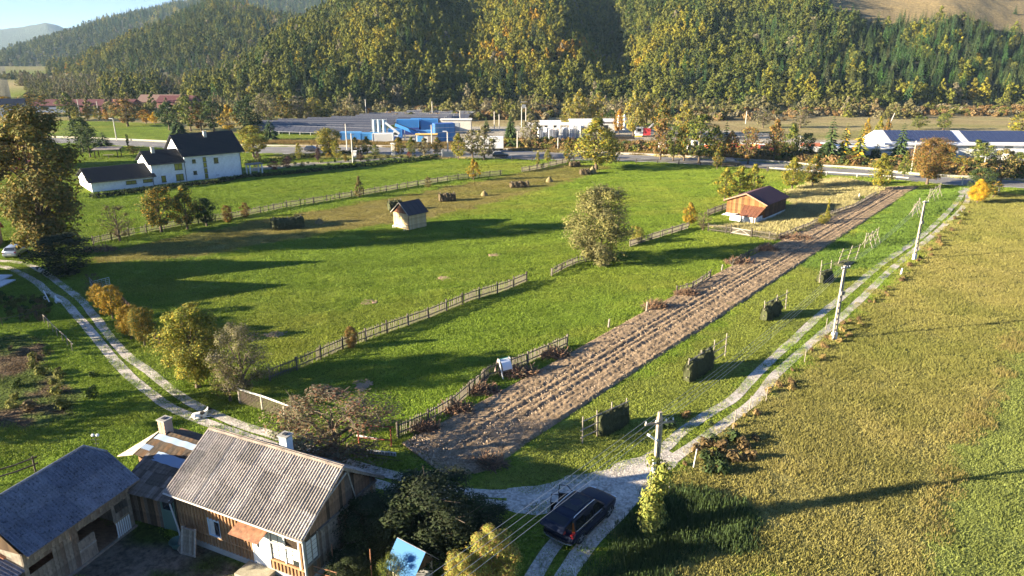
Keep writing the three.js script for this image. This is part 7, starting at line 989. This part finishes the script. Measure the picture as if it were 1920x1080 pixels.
{ const g = G(855, 246), t = thing('cream_store', 'cream flat roofed store behind the tall blue block', 'building', [g.x, 0, g.z]); part('wall', new MB().box(-5, 5, 0, 3.6, -4, 0), plaster(0.66, 0.63, 0.55), t); part('roof', new MB().box(-5.3, 5.3, 3.6, 3.8, -4.3, 0.3), plaster(0.72, 0.7, 0.64), t); part('door', new MB().box(-1.2, 1.2, 0, 2.8, 0, 0.05), mat([0.3, 0.33, 0.35], 0.6), t); }
{ const g = G(930, 287), t = thing('box_lorry', 'white box lorry parked between trees beyond the road', 'lorry', [g.x - 1.5, 0, g.z - 2], 0.02); part('box', new MB().box(-4.2, 3.4, 1.1, 4.0, -1.25, 1.25), whitePaint, t); part('rear_door', new MB().box(3.4, 3.45, 1.2, 3.9, -1.15, 1.15), mat([0.5, 0.55, 0.65], 0.5), t); part('chassis', new MB().box(-6.2, 3.3, 0.6, 1.1, -0.9, 0.9), darkMetal, t); part('cab', new MB().box(-6.6, -4.5, 0.7, 3.2, -1.15, 1.15), whitePaint, t); for (const x of [-5.6, 0.6, 2.2]) for (const z of [-1.2, 1.2]) wheel(t, x, z, 0.5, 0.3); }
for (const [x, y, turn, c, l] of [[938, 295, 0.1, [0.02, 0.022, 0.026], 'dark car on the road in front of the white lorry'], [1140, 297, -0.08, [0.02, 0.022, 0.03], 'dark car on the road just right of the tall poplar'], [586, 284, 0, [0.03, 0.035, 0.05], 'dark car on the road above the garden lawn']]) { const g = G(x, y), t = thing('road_car', l, 'car', [g.x, 0.03, g.z], turn); carShape(t, new THREE.MeshPhysicalMaterial({ color: rgb(...c), roughness: 0.3, clearcoat: 1 })); }
{ const g = G(1366, 311), t = thing('dark_van', 'dark people carrier driving on the road above the barn', 'van', [g.x, 0.03, g.z], -0.1), p = new THREE.MeshPhysicalMaterial({ color: rgb(0.016, 0.016, 0.02), roughness: 0.3, clearcoat: 1 }), s = (x, y, w = 0.95) => [x, [[0.35, w * 0.9], [0.5, w], [1.1, w], [y, w * 0.82], [y + 0.02, 0.001]]]; part('body', loftX([s(-2.45, 1.2, 0.88), s(-2.4, 1.88), s(-0.5, 1.95), s(1.0, 1.88), s(1.75, 1.2), s(2.4, 1.0, 0.88), s(2.5, 0.8, 0.8)]), p, t); for (const z of [1, -1]) { for (const x of [1.6, -1.55]) wheel(t, x, z * 0.93, 0.34, 0.22); part('side_window', new MB().quad(...(z > 0 ? [[-2.2, 1.2, 0.955], [1.2, 1.2, 0.955], [0.8, 1.7, 0.86], [-2.2, 1.7, 0.86]] : [[1.2, 1.2, -0.955], [-2.2, 1.2, -0.955], [-2.2, 1.7, -0.86], [0.8, 1.7, -0.86]])), glass, t); } part('windscreen', new MB().quad([1.72, 1.25, 0.75], [1.72, 1.25, -0.75], [1.05, 1.86, -0.7], [1.05, 1.86, 0.7]), glass, t); }
// ---------------------------------------------------------------- solar field: rows of tilted tables
{
  const pm = new THREE.MeshPhysicalMaterial({ color: rgb(0.05, 0.052, 0.065), roughness: 0.35, clearcoat: 0.3 }), fr = mat([0.5, 0.5, 0.5], 0.4, { metalness: 0.5 });
  // the field seen as two blocks; each row runs from left to right and faces the camera side
  const rowsL = [[[466, 249], [700, 257]], [[470, 246], [700, 251]], [[475, 243], [705, 246]], [[480, 240], [708, 241.5]], [[520, 237], [745, 238]], [[575, 234], [745, 235]], [[620, 231.5], [820, 233]], [[665, 229], [835, 232]], [[672, 226.5], [840, 229.5]], [[690, 224], [850, 227.5]], [[720, 222], [880, 227]], [[760, 219.5], [886, 224]], [[765, 217.5], [888, 221.5]]];
  rowsL.forEach(([a, b], k) => {
    const A = G(...a), B = G(...b), L = A.distanceTo(B), t = thing('solar_row', `row of dark solar panels, ${['first', 'second', 'third', 'fourth', 'fifth', 'sixth', 'seventh', 'eighth', 'ninth', 'tenth', 'eleventh', 'twelfth', 'last'][k]} from the front of the solar field`, 'solar panels', [A.x, 0, A.z], Math.atan2(-(B.z - A.z), B.x - A.x));
    const n = Math.floor(L / 1.9), geo = new MB().beam([0.9, 0.9, 1.0], [0.9, 2.5, -1.6], 1.76, 0.05).geo(); for (let i = 0; i < n; i++) { const m = part('panel', geo, pm, t); m.position.x = i * 1.9; }
    const f = new MB(); f.beam([0, 0.86, 1.06], [L, 0.86, 1.06], 0.06, 0.06).beam([0, 2.52, -1.64], [L, 2.52, -1.64], 0.06, 0.06); part('frame_rail', f, fr, t); const p = new MB(); for (let x = 0.4; x < L; x += 3.8) p.box(x - 0.06, x + 0.06, 0, 2.2, -1.2, -1.08).box(x - 0.06, x + 0.06, 0, 1.0, 0.6, 0.72); stuffPart('supports', p, fr, t);
  });
}
// ---------------------------------------------------------------- concrete yard
{
  const wpan = plaster(0.78, 0.77, 0.74), gpan = plaster(0.5, 0.53, 0.58), rnd = rand(601);
  const P = line([[1003, 268], [1100, 271], [1152, 274]]), c = P[0], w = thing('yard_wall', 'low white panel wall in front of the concrete yard', 'wall', [c.x, 0, c.z]); for (const [p, d] of along(P.map((q) => q.clone().sub(c).setY(0)), 2.4)) { part('panel', new MB().beam([p.x, 0.65, p.z], [p.x + d.x * 2.3, 0.65, p.z + d.z * 2.3], 0.1, 1.3), wpan, w); part('post', new MB().box(p.x - 0.1, p.x + 0.1, 0, 1.5, p.z - 0.12, p.z + 0.12), gpan, w); }
  const Q = line([[1165, 276], [1240, 279], [1290, 283]]), c2 = Q[0], w2 = thing('yard_wall', 'low white panel wall left of the machine yard trees', 'wall', [c2.x, 0, c2.z]); for (const [p, d] of along(Q.map((q) => q.clone().sub(c2).setY(0)), 2.4)) { part('panel', new MB().beam([p.x, 0.6, p.z], [p.x + d.x * 2.3, 0.6, p.z + d.z * 2.3], 0.1, 1.2), wpan, w2); part('post', new MB().box(p.x - 0.1, p.x + 0.1, 0, 1.4, p.z - 0.12, p.z + 0.12), gpan, w2); }
  let f = null; for (let i = 0; i < 13; i++) { const x = 1013 + i * 6.4, y = 262 - (i % 3) * 1.2, g = G(x, y), H = 2.2 + 1.4 * rnd(); if (i % 2 === 0 && f) { copy(f, [g.x, 0, g.z], rnd() * 0.5 - 0.2, null, [0.8 + 0.5 * rnd(), 0.8 + 0.4 * rnd(), 1]); continue; } const t = thing('concrete_panel', i === 0 ? 'upright precast concrete slab stacked in the concrete yard' : `${['', 'first', '', 'second', '', 'third', '', 'fourth', '', 'fifth', '', 'sixth'][i] ?? 'last'} grey precast panel stack from the left in the concrete yard`, 'concrete panel', [g.x, 0, g.z], 0.2 * rnd(), i === 0 ? 'white slabs of the concrete yard' : undefined); for (let k = 0; k < 3; k++) part('slab', new MB().box(-0.7 + k * 0.5, -0.36 + k * 0.5, 0, H * (0.85 + 0.2 * rnd()), -1.1, 0.9), rnd() < 0.6 ? wpan : gpan, t); if (!f) f = t; }
  const roofg = G(1055, 257), ro = thing('yard_canopy', 'long white canopy roof over the concrete yard', 'canopy', [roofg.x, 0, roofg.z], 0.03); part('roof', new MB().beam([0, 4.1, -3], [0, 3.8, 1.5], 22, 0.18), plaster(0.82, 0.8, 0.76), ro); for (let x = -10; x <= 10; x += 4) part('post', new MB().box(x - 0.12, x + 0.12, 0, 3.9, 1.1, 1.34), gpan, ro);
  roofBox('site_hut', 'small white hut on the grass beyond the concrete yard, left', 'hut', 1032, 245, 6.5, 4, 2.9, 0, wpan, plaster(0.6, 0.62, 0.66), { rise: 0.3, wins: [[-1.5, 1, 1, 1], [1.5, 1, 1, 1]] });
  roofBox('workshop', 'white workshop with a pale flat roof behind the tall poplar', 'workshop', 1112, 250, 14, 7, 3.8, 0.05, wpan, plaster(0.66, 0.68, 0.70), { rise: 0.5, wins: [[-4, 1.4, 1.6, 1.2], [0, 1.4, 1.6, 1.2], [4, 1.4, 1.6, 1.2]] });
  for (const [x, y, l] of [[1006, 240, 'reddish heap of roof tiles beyond the concrete yard']]) { const g = G(1025, 251), b = new MB(); for (let i = 0; i < 60; i++) b.ball((rnd() - 0.5) * 9, 0.3 + rnd() * 0.9, (rnd() - 0.5) * 3, 0.7, 0.5, 0.6, 6, 0.4, i); const t = thing('rubble_heap', l, 'heap', [g.x, 0, g.z]); part('rubble', b, mat([0.26, 0.12, 0.09], 1), t); }
  const k = G(1204, 256), ck = thing('red_white_cab', 'red and white machine cab on the pale gravel yard', 'machine', [k.x, 0, k.z]); part('body', new MB().box(-2.2, 0, 0.4, 3, -1.1, 1.1), whitePaint, ck); part('engine', new MB().box(0, 2.4, 0.5, 2.6, -1.1, 1.1), mat([0.5, 0.04, 0.05], 0.5), ck); part('skirt', new MB().box(-2.3, -0.2, 0.1, 0.4, -1.15, 1.15), mat([0.6, 0.5, 0.05], 0.6), ck); part('window', new MB().box(-1.8, -0.6, 1.6, 2.6, 1.1, 1.13), glass, ck); part('arm', new MB().beam([1.6, 2.4, 0], [3.4, 4.0, 0], 0.4, 0.4), mat([0.6, 0.62, 0.65], 0.5), ck);
  for (const [x, y] of [[1165, 243]]) { const g = G(x, y), t = thing('white_silo', 'two slim white silo tanks between the poplar groups', 'silo', [g.x, 0, g.z]); for (const s of [-0.9, 0.9]) part('tank', new MB().tube([[s, 0, 0], [s, 4.4, 0], [s, 5, 0]], [0.7, 0.7, 0.2], 10), whitePaint, t); }
  for (const [x, y, w, l] of [[1185, 272, 10, 'stack of grey concrete beams lying on the pale gravel yard'], [1165, 261, 8, 'dark pile of timber at the left of the pale gravel yard']]) { const g = G(x, y), t = thing('beam_stack', l, 'stack', [g.x, 0, g.z], 0.1); for (let i = 0; i < 5; i++) part('beam', new MB().box(-w / 2, w / 2, (i % 2) * 0.45, (i % 2) * 0.45 + 0.4, -1 + Math.floor(i / 2) * 0.7, -0.4 + Math.floor(i / 2) * 0.7), w > 9 ? concrete : fenceDark, t); }
}
// machine yard behind the trees: small tractors and implements
{
  const rnd = rand(611), red = [[0.45, 0.06, 0.04], [0.5, 0.12, 0.05], [0.55, 0.22, 0.06], [0.6, 0.58, 0.55], [0.4, 0.05, 0.05]]; let n = 0;
  for (const [x, y, l] of [[1298, 292, 'white farm machine, leftmost of the machine yard'], [1332, 290, 'red farm machine left of the dark spruce'], [1366, 291, 'green and yellow farm machine behind the russet tree'], [1380, 286, 'red farm machine right of the russet tree'], [1397, 289, 'orange red farm machine in the middle of the machine yard'], [1418, 288, 'red and orange farm machine near the right of the machine yard'], [1432, 290, 'dark red farm machine at the right end of the machine yard'], [1306, 283, 'second white machine in the rear of the machine yard'], [1246, 288, 'white van behind the trees left of the machine yard']]) { const g = G(x, y), t = thing('farm_machine', l, 'machine', [g.x, 0, g.z], rnd() * 1.2 - 0.6), m = mat(l.includes('white') ? [0.7, 0.69, 0.66] : l.includes('green') ? [0.05, 0.2, 0.12] : red[n % 3], 0.5); part('hood', new MB().box(-0.2, 2.1, 0.7, 1.7, -0.55, 0.55), m, t); part('cab', new MB().box(-1.5, -0.2, 0.9, 2.6, -0.75, 0.75), m, t); part('cab_window', new MB().box(-1.3, -0.4, 1.6, 2.4, 0.75, 0.78), glass, t); part('roof', new MB().box(-1.6, -0.1, 2.6, 2.7, -0.85, 0.85), whitePaint, t); wheel(t, -0.9, 0.95, 0.8, 0.4); wheel(t, -0.9, -0.95, 0.8, 0.4); wheel(t, 1.5, 0.8, 0.5, 0.3); wheel(t, 1.5, -0.8, 0.5, 0.3); n++; }
  const g = G(1524, 290), t = thing('parked_truck', 'white truck with an orange red load behind the spruces', 'truck', [g.x, 0, g.z]); part('bed', new MB().box(-3.5, 2, 0.9, 2.2, -1.2, 1.2), whitePaint, t); part('load', new MB().box(-3.2, 1.6, 2.2, 2.9, -1.1, 1.1), mat([0.5, 0.16, 0.08], 0.8), t); part('cab', new MB().box(2.1, 4, 0.8, 3.0, -1.15, 1.15), whitePaint, t); for (const x of [-2.4, 3]) for (const z of [-1.15, 1.15]) wheel(t, x, z, 0.5, 0.3);
}
// ---------------------------------------------------------------- the long white hall with roof panels
{
  const A = G(1655, 299), L = 60, h = thing('long_hall', 'long white hall with dark solar panels on its roof at the right', 'hall', [A.x, 0, A.z], -0.05), wall = plaster(0.84, 0.83, 0.80), rm = plaster(0.62, 0.64, 0.68), pm = new THREE.MeshPhysicalMaterial({ color: rgb(0.03, 0.035, 0.07), roughness: 0.25, clearcoat: 0.5 });
  part('wall', new MB().box(0, L, -0.1, 3.7, -12, 0), wall, h); const roof = part('roof', new MB().beam([L / 2, 6.4, -6], [L / 2, 3.75, 0.6], L + 0.8, 0.2).beam([L / 2, 6.4, -5.96], [L / 2, 3.75, -12.6], L + 0.8, 0.2), rm, h); part('gable', new MB().tri([0, 3.7, 0], [0, 6.2, -6], [0, 3.7, -12]).tri([L, 3.7, 0], [L, 3.7, -12], [L, 6.2, -6]), wall, h);
  const geo = new MB().beam([0, 6.42, -5.6], [0, 4.32, -0.4], 1.02, 0.05).geo(), fr = mat([0.6, 0.62, 0.66], 0.4); for (let i = 0; i < 52; i++) { if ([0, 16, 17, 34, 35].includes(i)) continue; const m = part('solar_panel', geo, pm, roof); m.position.set(0.9 + i * 1.09, 0.12, 0); } part('eave_gutter', new MB().box(-0.4, L + 0.4, 3.55, 3.8, 0.5, 0.75), plaster(0.45, 0.46, 0.5), h);
  for (const x of [24, 28.5, 33, 37.5, 46]) part('window', new MB().box(x, x + 2, 3.05, 3.4, 0, 0.06), glass, h); for (const x of [20, 41, 52]) part('joint', new MB().box(x, x + 0.08, 0, 3.6, 0, 0.04), plaster(0.4, 0.4, 0.4), h);  // high strips are vent slots; flat dark glass stands for their shaded depth
  for (const x of [8, 14]) part('door', new MB().box(x, x + 3, 0, 2.9, 0, 0.05), mat([0.45, 0.55, 0.68], 0.5), h); for (const x of [26, 31, 50]) part('window', new MB().box(x, x + 2.2, 1.2, 2.2, 0, 0.05), glass, h);
  const g = G(1640, 302), s = thing('low_annex', 'low white flat roofed annex with blue doors left of the long hall', 'building', [g.x, 0, g.z], 0.0); part('wall', new MB().box(-9, 9, -0.1, 3.0, -6, 0), wall, s); part('roof', new MB().beam([0, 3.35, -6.3], [0, 3.02, 0.7], 19, 0.2), plaster(0.72, 0.73, 0.74), s); for (let i = 0; i < 5; i++) part('door', new MB().box(-7.6 + i * 3.2, -5.8 + i * 3.2, 0, 2.4, 0, 0.05), i % 2 ? mat([0.3, 0.45, 0.65], 0.5) : darkMetal, s); for (let i = 0; i < 6; i++) part('pilaster', new MB().box(-8.9 + i * 3.2, -8.5 + i * 3.2, 0, 3.0, 0, 0.12), wall, s);
  for (const [x, y, l, c] of [[1772, 303, 'pale shed with a dark flat roof in front of the long hall', [0.5, 0.5, 0.5]], [1866, 300, 'tan tent roof in front of the long hall', [0.5, 0.4, 0.3]], [1905, 304, 'white pickup canopy with a blue front at the right edge', [0.75, 0.75, 0.74]], [1790, 296, 'low white store in front of the long hall', [0.78, 0.78, 0.76]]]) { const q = G(x, y), t = thing('yard_store', l, 'store', [q.x, 0, q.z]); part('wall', new MB().box(-2.4, 2.4, 0, 2.1, -2, 0), plaster(...c), t); part('roof', new MB().beam([0, 2.5, -2.2], [0, 2.1, 0.4], 5.4, 0.12), mat(c.map((v) => v * 0.8), 0.8), t); part('door', new MB().box(-1.6, 1.4, 0, 1.7, 0, 0.04), mat([0.16, 0.24, 0.38], 0.6), t); }  // flat blue panel added over each open front in place of a shaded inside
}
// ---------------------------------------------------------------- left end of the valley: red halls and houses
{
  const redR = mat([0.085, 0.018, 0.022], 0.85), pink = plaster(0.28, 0.13, 0.11), brownR = mat([0.16, 0.095, 0.075], 0.85);
  roofBox('red_hall', 'long red roofed factory hall at the far left, middle one', 'hall', 185, 211, 28, 12, 3, 0.02, pink, redR, { rise: 2.2, wins: [[-10, 1, 4, 1.5], [-3, 1, 4, 1.5], [4, 1, 4, 1.5], [11, 1, 3, 1.5]] }); roofBox('red_hall', 'shorter red roofed hall at the far left behind the big trees', 'hall', 106, 211, 20, 11, 3, 0.05, mat([0.12, 0.16, 0.26], 0.7), redR, { rise: 2.2, wins: [[-5, 1, 3, 1.5], [5, 1, 3, 1.5]] }); roofBox('brown_roof_house', 'house with a pale brown roof right of the red halls', 'house', 300, 205, 20, 11, 3.2, 0.02, plaster(0.66, 0.6, 0.58), brownR, { rise: 3, wins: [[-6, 1.2, 2, 1.5], [3, 1.2, 2, 1.5]] }); roofBox('red_hall', 'red roofed hall at the right end of the far row', 'hall', 328, 206, 16, 10, 3.5, 0, pink, redR, { rise: 2.5, wins: [[-3, 1, 3, 1.4], [4, 1, 3, 1.4]] });
  roofBox('white_cottage', 'small white house with a dark roof at the far left', 'house', 21, 221, 10.5, 8, 4.2, 0.5, plaster(0.82, 0.81, 0.78), mat([0.03, 0.035, 0.05], 0.7), { rise: 3, wins: [[1.5, 1.3, 1.8, 1.6]] });
  { const g = G(-30, 318), h = thing('red_house', 'dark red house at the left edge behind the very large tree', 'house', [g.x + 4, 0, g.z + 2], 0.25), rw = plaster(0.34, 0.06, 0.055); part('wall', new MB().box(-8, 5.5, 0, 6.5, -9, 0), rw, h); part('porch', new MB().box(5.5, 8.2, 0, 4.6, -8, -0.5), rw, h); part('roof', new MB().beam([-1.3, 9.4, -4.5], [-1.3, 6.4, 0.6], 15, 0.2).beam([-1.3, 9.4, -4.5], [-1.3, 6.4, -9.6], 15, 0.2), mat([0.05, 0.035, 0.04], 0.7), h); part('gable', new MB().tri([5.5, 6.5, 0], [5.5, 6.5, -9], [5.5, 9.2, -4.5]), rw, h); for (const x of [-5, 0, 4]) { const w = part('window', new MB().box(x - 0.6, x + 0.6, 3.6, 5.2, 0, 0.05), glass, h); part('frame', new MB().box(x - 0.75, x + 0.75, 3.45, 3.6, 0, 0.12), whitePaint, w); } part('white_shutter', new MB().beam([6.6, 3.2, -0.45], [6.6, 4.5, -0.45], 0.5, 0.05, [0, 0, 1]), whitePaint, h); part('eave', new MB().box(-8.2, 8.4, 1.9, 2.15, -0.3, 1.6), mat([0.28, 0.07, 0.09], 0.7), h); }
  const g2 = G(-8, 462), sm = thing('red_roof_shed', 'red roofed shed corner at the left edge above the silver car', 'shed', [g2.x - 1.6, 0, g2.z], 0.5); part('wall', new MB().box(-2, 2, 0, 2.0, -2, 1.6), brownBoards[1], sm); part('roof', new MB().beam([0, 3.1, -0.2], [0, 1.9, 2.2], 4.8, 0.1).beam([0, 3.1, -0.2], [0, 1.9, -2.6], 4.8, 0.1), mat([0.33, 0.05, 0.05], 0.6), sm);
  { // two tall houses and trees just outside the frame on the left, whose shadows cross the meadow
    const mk = (x, z, W, D, H, hr, turn, label) => { const h = thing('neighbour_house', label, 'house', [x, 0, z], turn); part('wall', new MB().box(-W / 2, W / 2, 0, H, -D / 2, D / 2), plaster(0.7, 0.68, 0.64), h); part('gable', new MB().tri([W / 2, H, D / 2], [W / 2, H, -D / 2], [W / 2, hr, 0]).tri([-W / 2, H, D / 2], [-W / 2, hr, 0], [-W / 2, H, -D / 2]), plaster(0.7, 0.68, 0.64), h); part('roof', new MB().beam([0, hr + 0.1, 0], [0, H - 0.3, D / 2 + 0.5], W + 1, 0.15).beam([0, hr + 0.1, 0], [0, H - 0.3, -D / 2 - 0.5], W + 1, 0.15), mat([0.25, 0.06, 0.05], 0.7), h); for (const y of [1.2, 4]) for (const x2 of [-W / 4, W / 4]) part('window', new MB().box(x2 - 0.6, x2 + 0.6, y, y + 1.4, D / 2, D / 2 + 0.04), glass, h); };
    mk(-74.5, -76.4 + 1.3, 11, 10.4, 5.6, 12, 13 * Math.PI / 180, 'tall neighbouring house beyond the left edge with the porch slab'); mk(-67.5, -67.5, 11, 12, 5.4, 9.6, 13 * Math.PI / 180, 'second neighbouring house beyond the left edge with a lower ridge');
     tree(0, 0, 0, 0, 'round', 'green', 'second garden tree beyond the left edge beside the garden plot', { at: V(-57, 0, -58), h: 8, w: 8.5, lod: 1 }); tree(0, 0, 0, 0, 'round', 'olive', 'broad walnut beyond the left edge nearest the barn', { at: V(-48, 0, -42.5), h: 7.6, w: 7.5, lod: 1 });
  }
}
// ---------------------------------------------------------------- far poles and lamp masts
{
  const pm = plaster(0.62, 0.58, 0.51), wm = fenceWood; const L = [[219, 264, 222, 1, 'pole with a lamp in the far left lawn'], [19, 247, 222, 0, 'thin dark pole behind the red house'], [151, 222, 186, 0, 'pole in front of the red halls, left'], [186, 220, 190, 0, 'pole in front of the red halls, right'], [662, 305, 250, 0, 'tall grey lamp mast in the front garden'], [651, 281, 232, 0, 'concrete pole left of the garden portal'], [687, 222, 186, 0, 'pole behind the left solar rows'], [811, 224, 190, 0, 'pole behind the middle solar rows'], [863, 240, 208, 0, 'thin mast at the right end of the solar field'], [810, 274, 234, 0, 'pole in front of the light blue container'], [840, 291, 246, 1, 'lamp pole beside the grey garden gate'], [927, 244, 209, 0, 'pale pole in the meadow beyond the lorry, left'], [936, 245, 214, 0, 'pale pole in the meadow beyond the lorry, right'], [978, 238, 200, 0, 'left pole of the twin pole transformer'], [986, 236, 201, 0, 'right pole of the twin pole transformer'], [970, 280, 246, 0, 'concrete pole right of the white lorry'], [1046, 282, 258, 0, 'short white pole before the concrete yard wall'], [1309, 290, 248, 0, 'white pole beside the wide green tree with a red lamp'], [1397, 298, 266, 0, 'white pole at the machine yard, right'], [1398, 232, 208, 0, 'slim pole in the tan floodplain'], [1497, 292, 255, 1, 'white lamp pole left of the big brown spruce'], [1664, 242, 212, 0, 'leaning pole behind the long hall'], [1708, 322, 264, 0, 'pole behind the russet tree'], [1843, 320, 293, 1, 'pole with a lamp arm beyond the road at the right'], [1858, 340, 302, 0, 'leaning pole beside the tawny brown tree'], [1803, 348, 332, 0, 'white post at the mouth of the gravel track'], [1916, 335, 312, 0, 'pole at the right edge beyond the road'], [1872, 362, 345, 0, 'thin stake beyond the golden maple']];
  for (const [x, b, t, lamp, label] of L) { const g = G(x, b), H = heightAt(x, b, t), p = thing('utility_pole', label, 'pole', [g.x, 0, g.z]), ln = label.startsWith('leaning') ? 1.6 : 0; part('shaft', new MB().cyl([0, -0.1, 0], [ln, H, 0], 0.17, 0.12, 6), pm, p); part('crossarm', new MB().box(ln - 0.7, ln + 0.7, H - 0.35, H - 0.25, -0.05, 0.05), wm, p); if (lamp) part('lamp_head', new MB().box(-1.2, -0.1, H - 0.1, H + 0.05, -0.14, 0.14), whitePaint, p); }
  const g = G(982, 218), t = thing('transformer', 'grey transformer box hanging between the twin poles', 'transformer', [g.x, 0, g.z]); part('box', new MB().box(-0.8, 0.8, 3.2, 4.6, -0.4, 0.4), steel, t); part('beam', new MB().box(-1.4, 1.4, 5.6, 5.8, -0.1, 0.1), steel, t);
}
// scrub on the banks of the road
{
  const rnd = rand(701), list = [], b = new MB(); leaves(b, [{ x: 0, y: 0.5, z: 0, rx: 0.8, ry: 0.6, rz: 0.8, n: 90, k: 1 }, { x: 0.5, y: 0.8, z: 0.2, rx: 0.45, ry: 0.5, rz: 0.5, n: 40, k: 1 }], 0.22, rnd, WHITE, 0.4);
  for (let i = 0; i < 2400; i++) { const x = lerp(940, 2000, rnd()), yb = pl([[940, 279], [1140, 286], [1237, 290], [1475, 304], [1634, 316], [1780, 330], [2000, 346]], x), y = yb - Math.pow(rnd(), 1.5) * (x > 1300 ? 24 : 12) - 1.5, g = G(x, y), c = [AUT.rust, AUT.olive, AUT.dark, [0.24, 0.15, 0.07], [0.28, 0.2, 0.07], AUT.lime][Math.floor(rnd() * 6)], s = 0.7 + 0.9 * rnd(); list.push([g.x, 0, g.z, rnd() * 6, s, s * (0.7 + 0.6 * rnd()), s, c]); }
  for (let i = 0; i < 1500; i++) { const x = lerp(650, 1920, rnd()), y = lerp(206, 226, rnd()), g = G(x, y); if (fbm(g.x * 0.03, g.z * 0.08, 73, 2) < 0.52) continue; const c = [AUT.rust, AUT.olive, AUT.grey, [0.22, 0.15, 0.07]][Math.floor(rnd() * 4)], s = 1 + 1.6 * rnd(); list.push([g.x, 0, g.z, rnd() * 6, s, s, s, c]); }
  // weed clumps on the near banks and the garden plot
  for (const [x0, x1, y0, y1, n, cs, s0] of [[15, 200, 650, 780, 18, [AUT.olive, AUT.green, [0.16, 0.12, 0.06], [0.2, 0.2, 0.05]], 0.5], [0, 95, 555, 605, 60, [AUT.olive, [0.2, 0.14, 0.06], AUT.green], 0.35], [1240, 1420, 780, 900, 24, [[0.16, 0.11, 0.05], AUT.dark], 0.5], [1430, 1780, 470, 720, 0, [[0.2, 0.13, 0.06]], 0.4]]) for (let i = 0; i < n; i++) { const g = G(lerp(x0, x1, rnd()), lerp(y0, y1, rnd())), s = s0 * (0.6 + 0.9 * rnd()); if (KEEP_OUT.some((f) => f(g.x, g.z))) continue; list.push([g.x, 0, g.z, rnd() * 6, s, s, s, cs[Math.floor(rnd() * cs.length)]]); }
  const D = dense(line([[1255, 905], [1310, 850], [1375, 795], [1445, 740], [1520, 670], [1575, 625], [1640, 565], [1700, 510], [1760, 450], [1810, 395]]), 0.55); for (const p of D) if (rnd() < 0.5) { const s = 0.16 + 0.3 * rnd(); list.push([p.x + (rnd() - 0.3) * 1.6, 0, p.z + (rnd() - 0.5) * 1.2, rnd() * 6, s, s * 1.1, s, [[0.24, 0.16, 0.07], [0.17, 0.11, 0.055], AUT.olive, [0.3, 0.22, 0.08]][Math.floor(rnd() * 4)]]); }
  for (let i = 0; i < 0; i++) { const g = G(lerp(1100, 1480, rnd()), lerp(930, 1085, Math.sqrt(rnd()))), s = 0.4 + 0.5 * rnd(); if (KEEP_OUT.some((f) => f(g.x, g.z))) continue; list.push([g.x, 0, g.z, rnd() * 6, s, s * 0.8, s, mixc(AUT.green, AUT.dark, rnd())]); }
  const g = stuffGroup('scrub', 'low rusty and olive scrub on the road banks, track edges and floodplain', 'scrub'); instanced('scrub_bushes', b.geo(), crownMat, list, g);
}
sowGrass();
renderer.render(scene, camera);
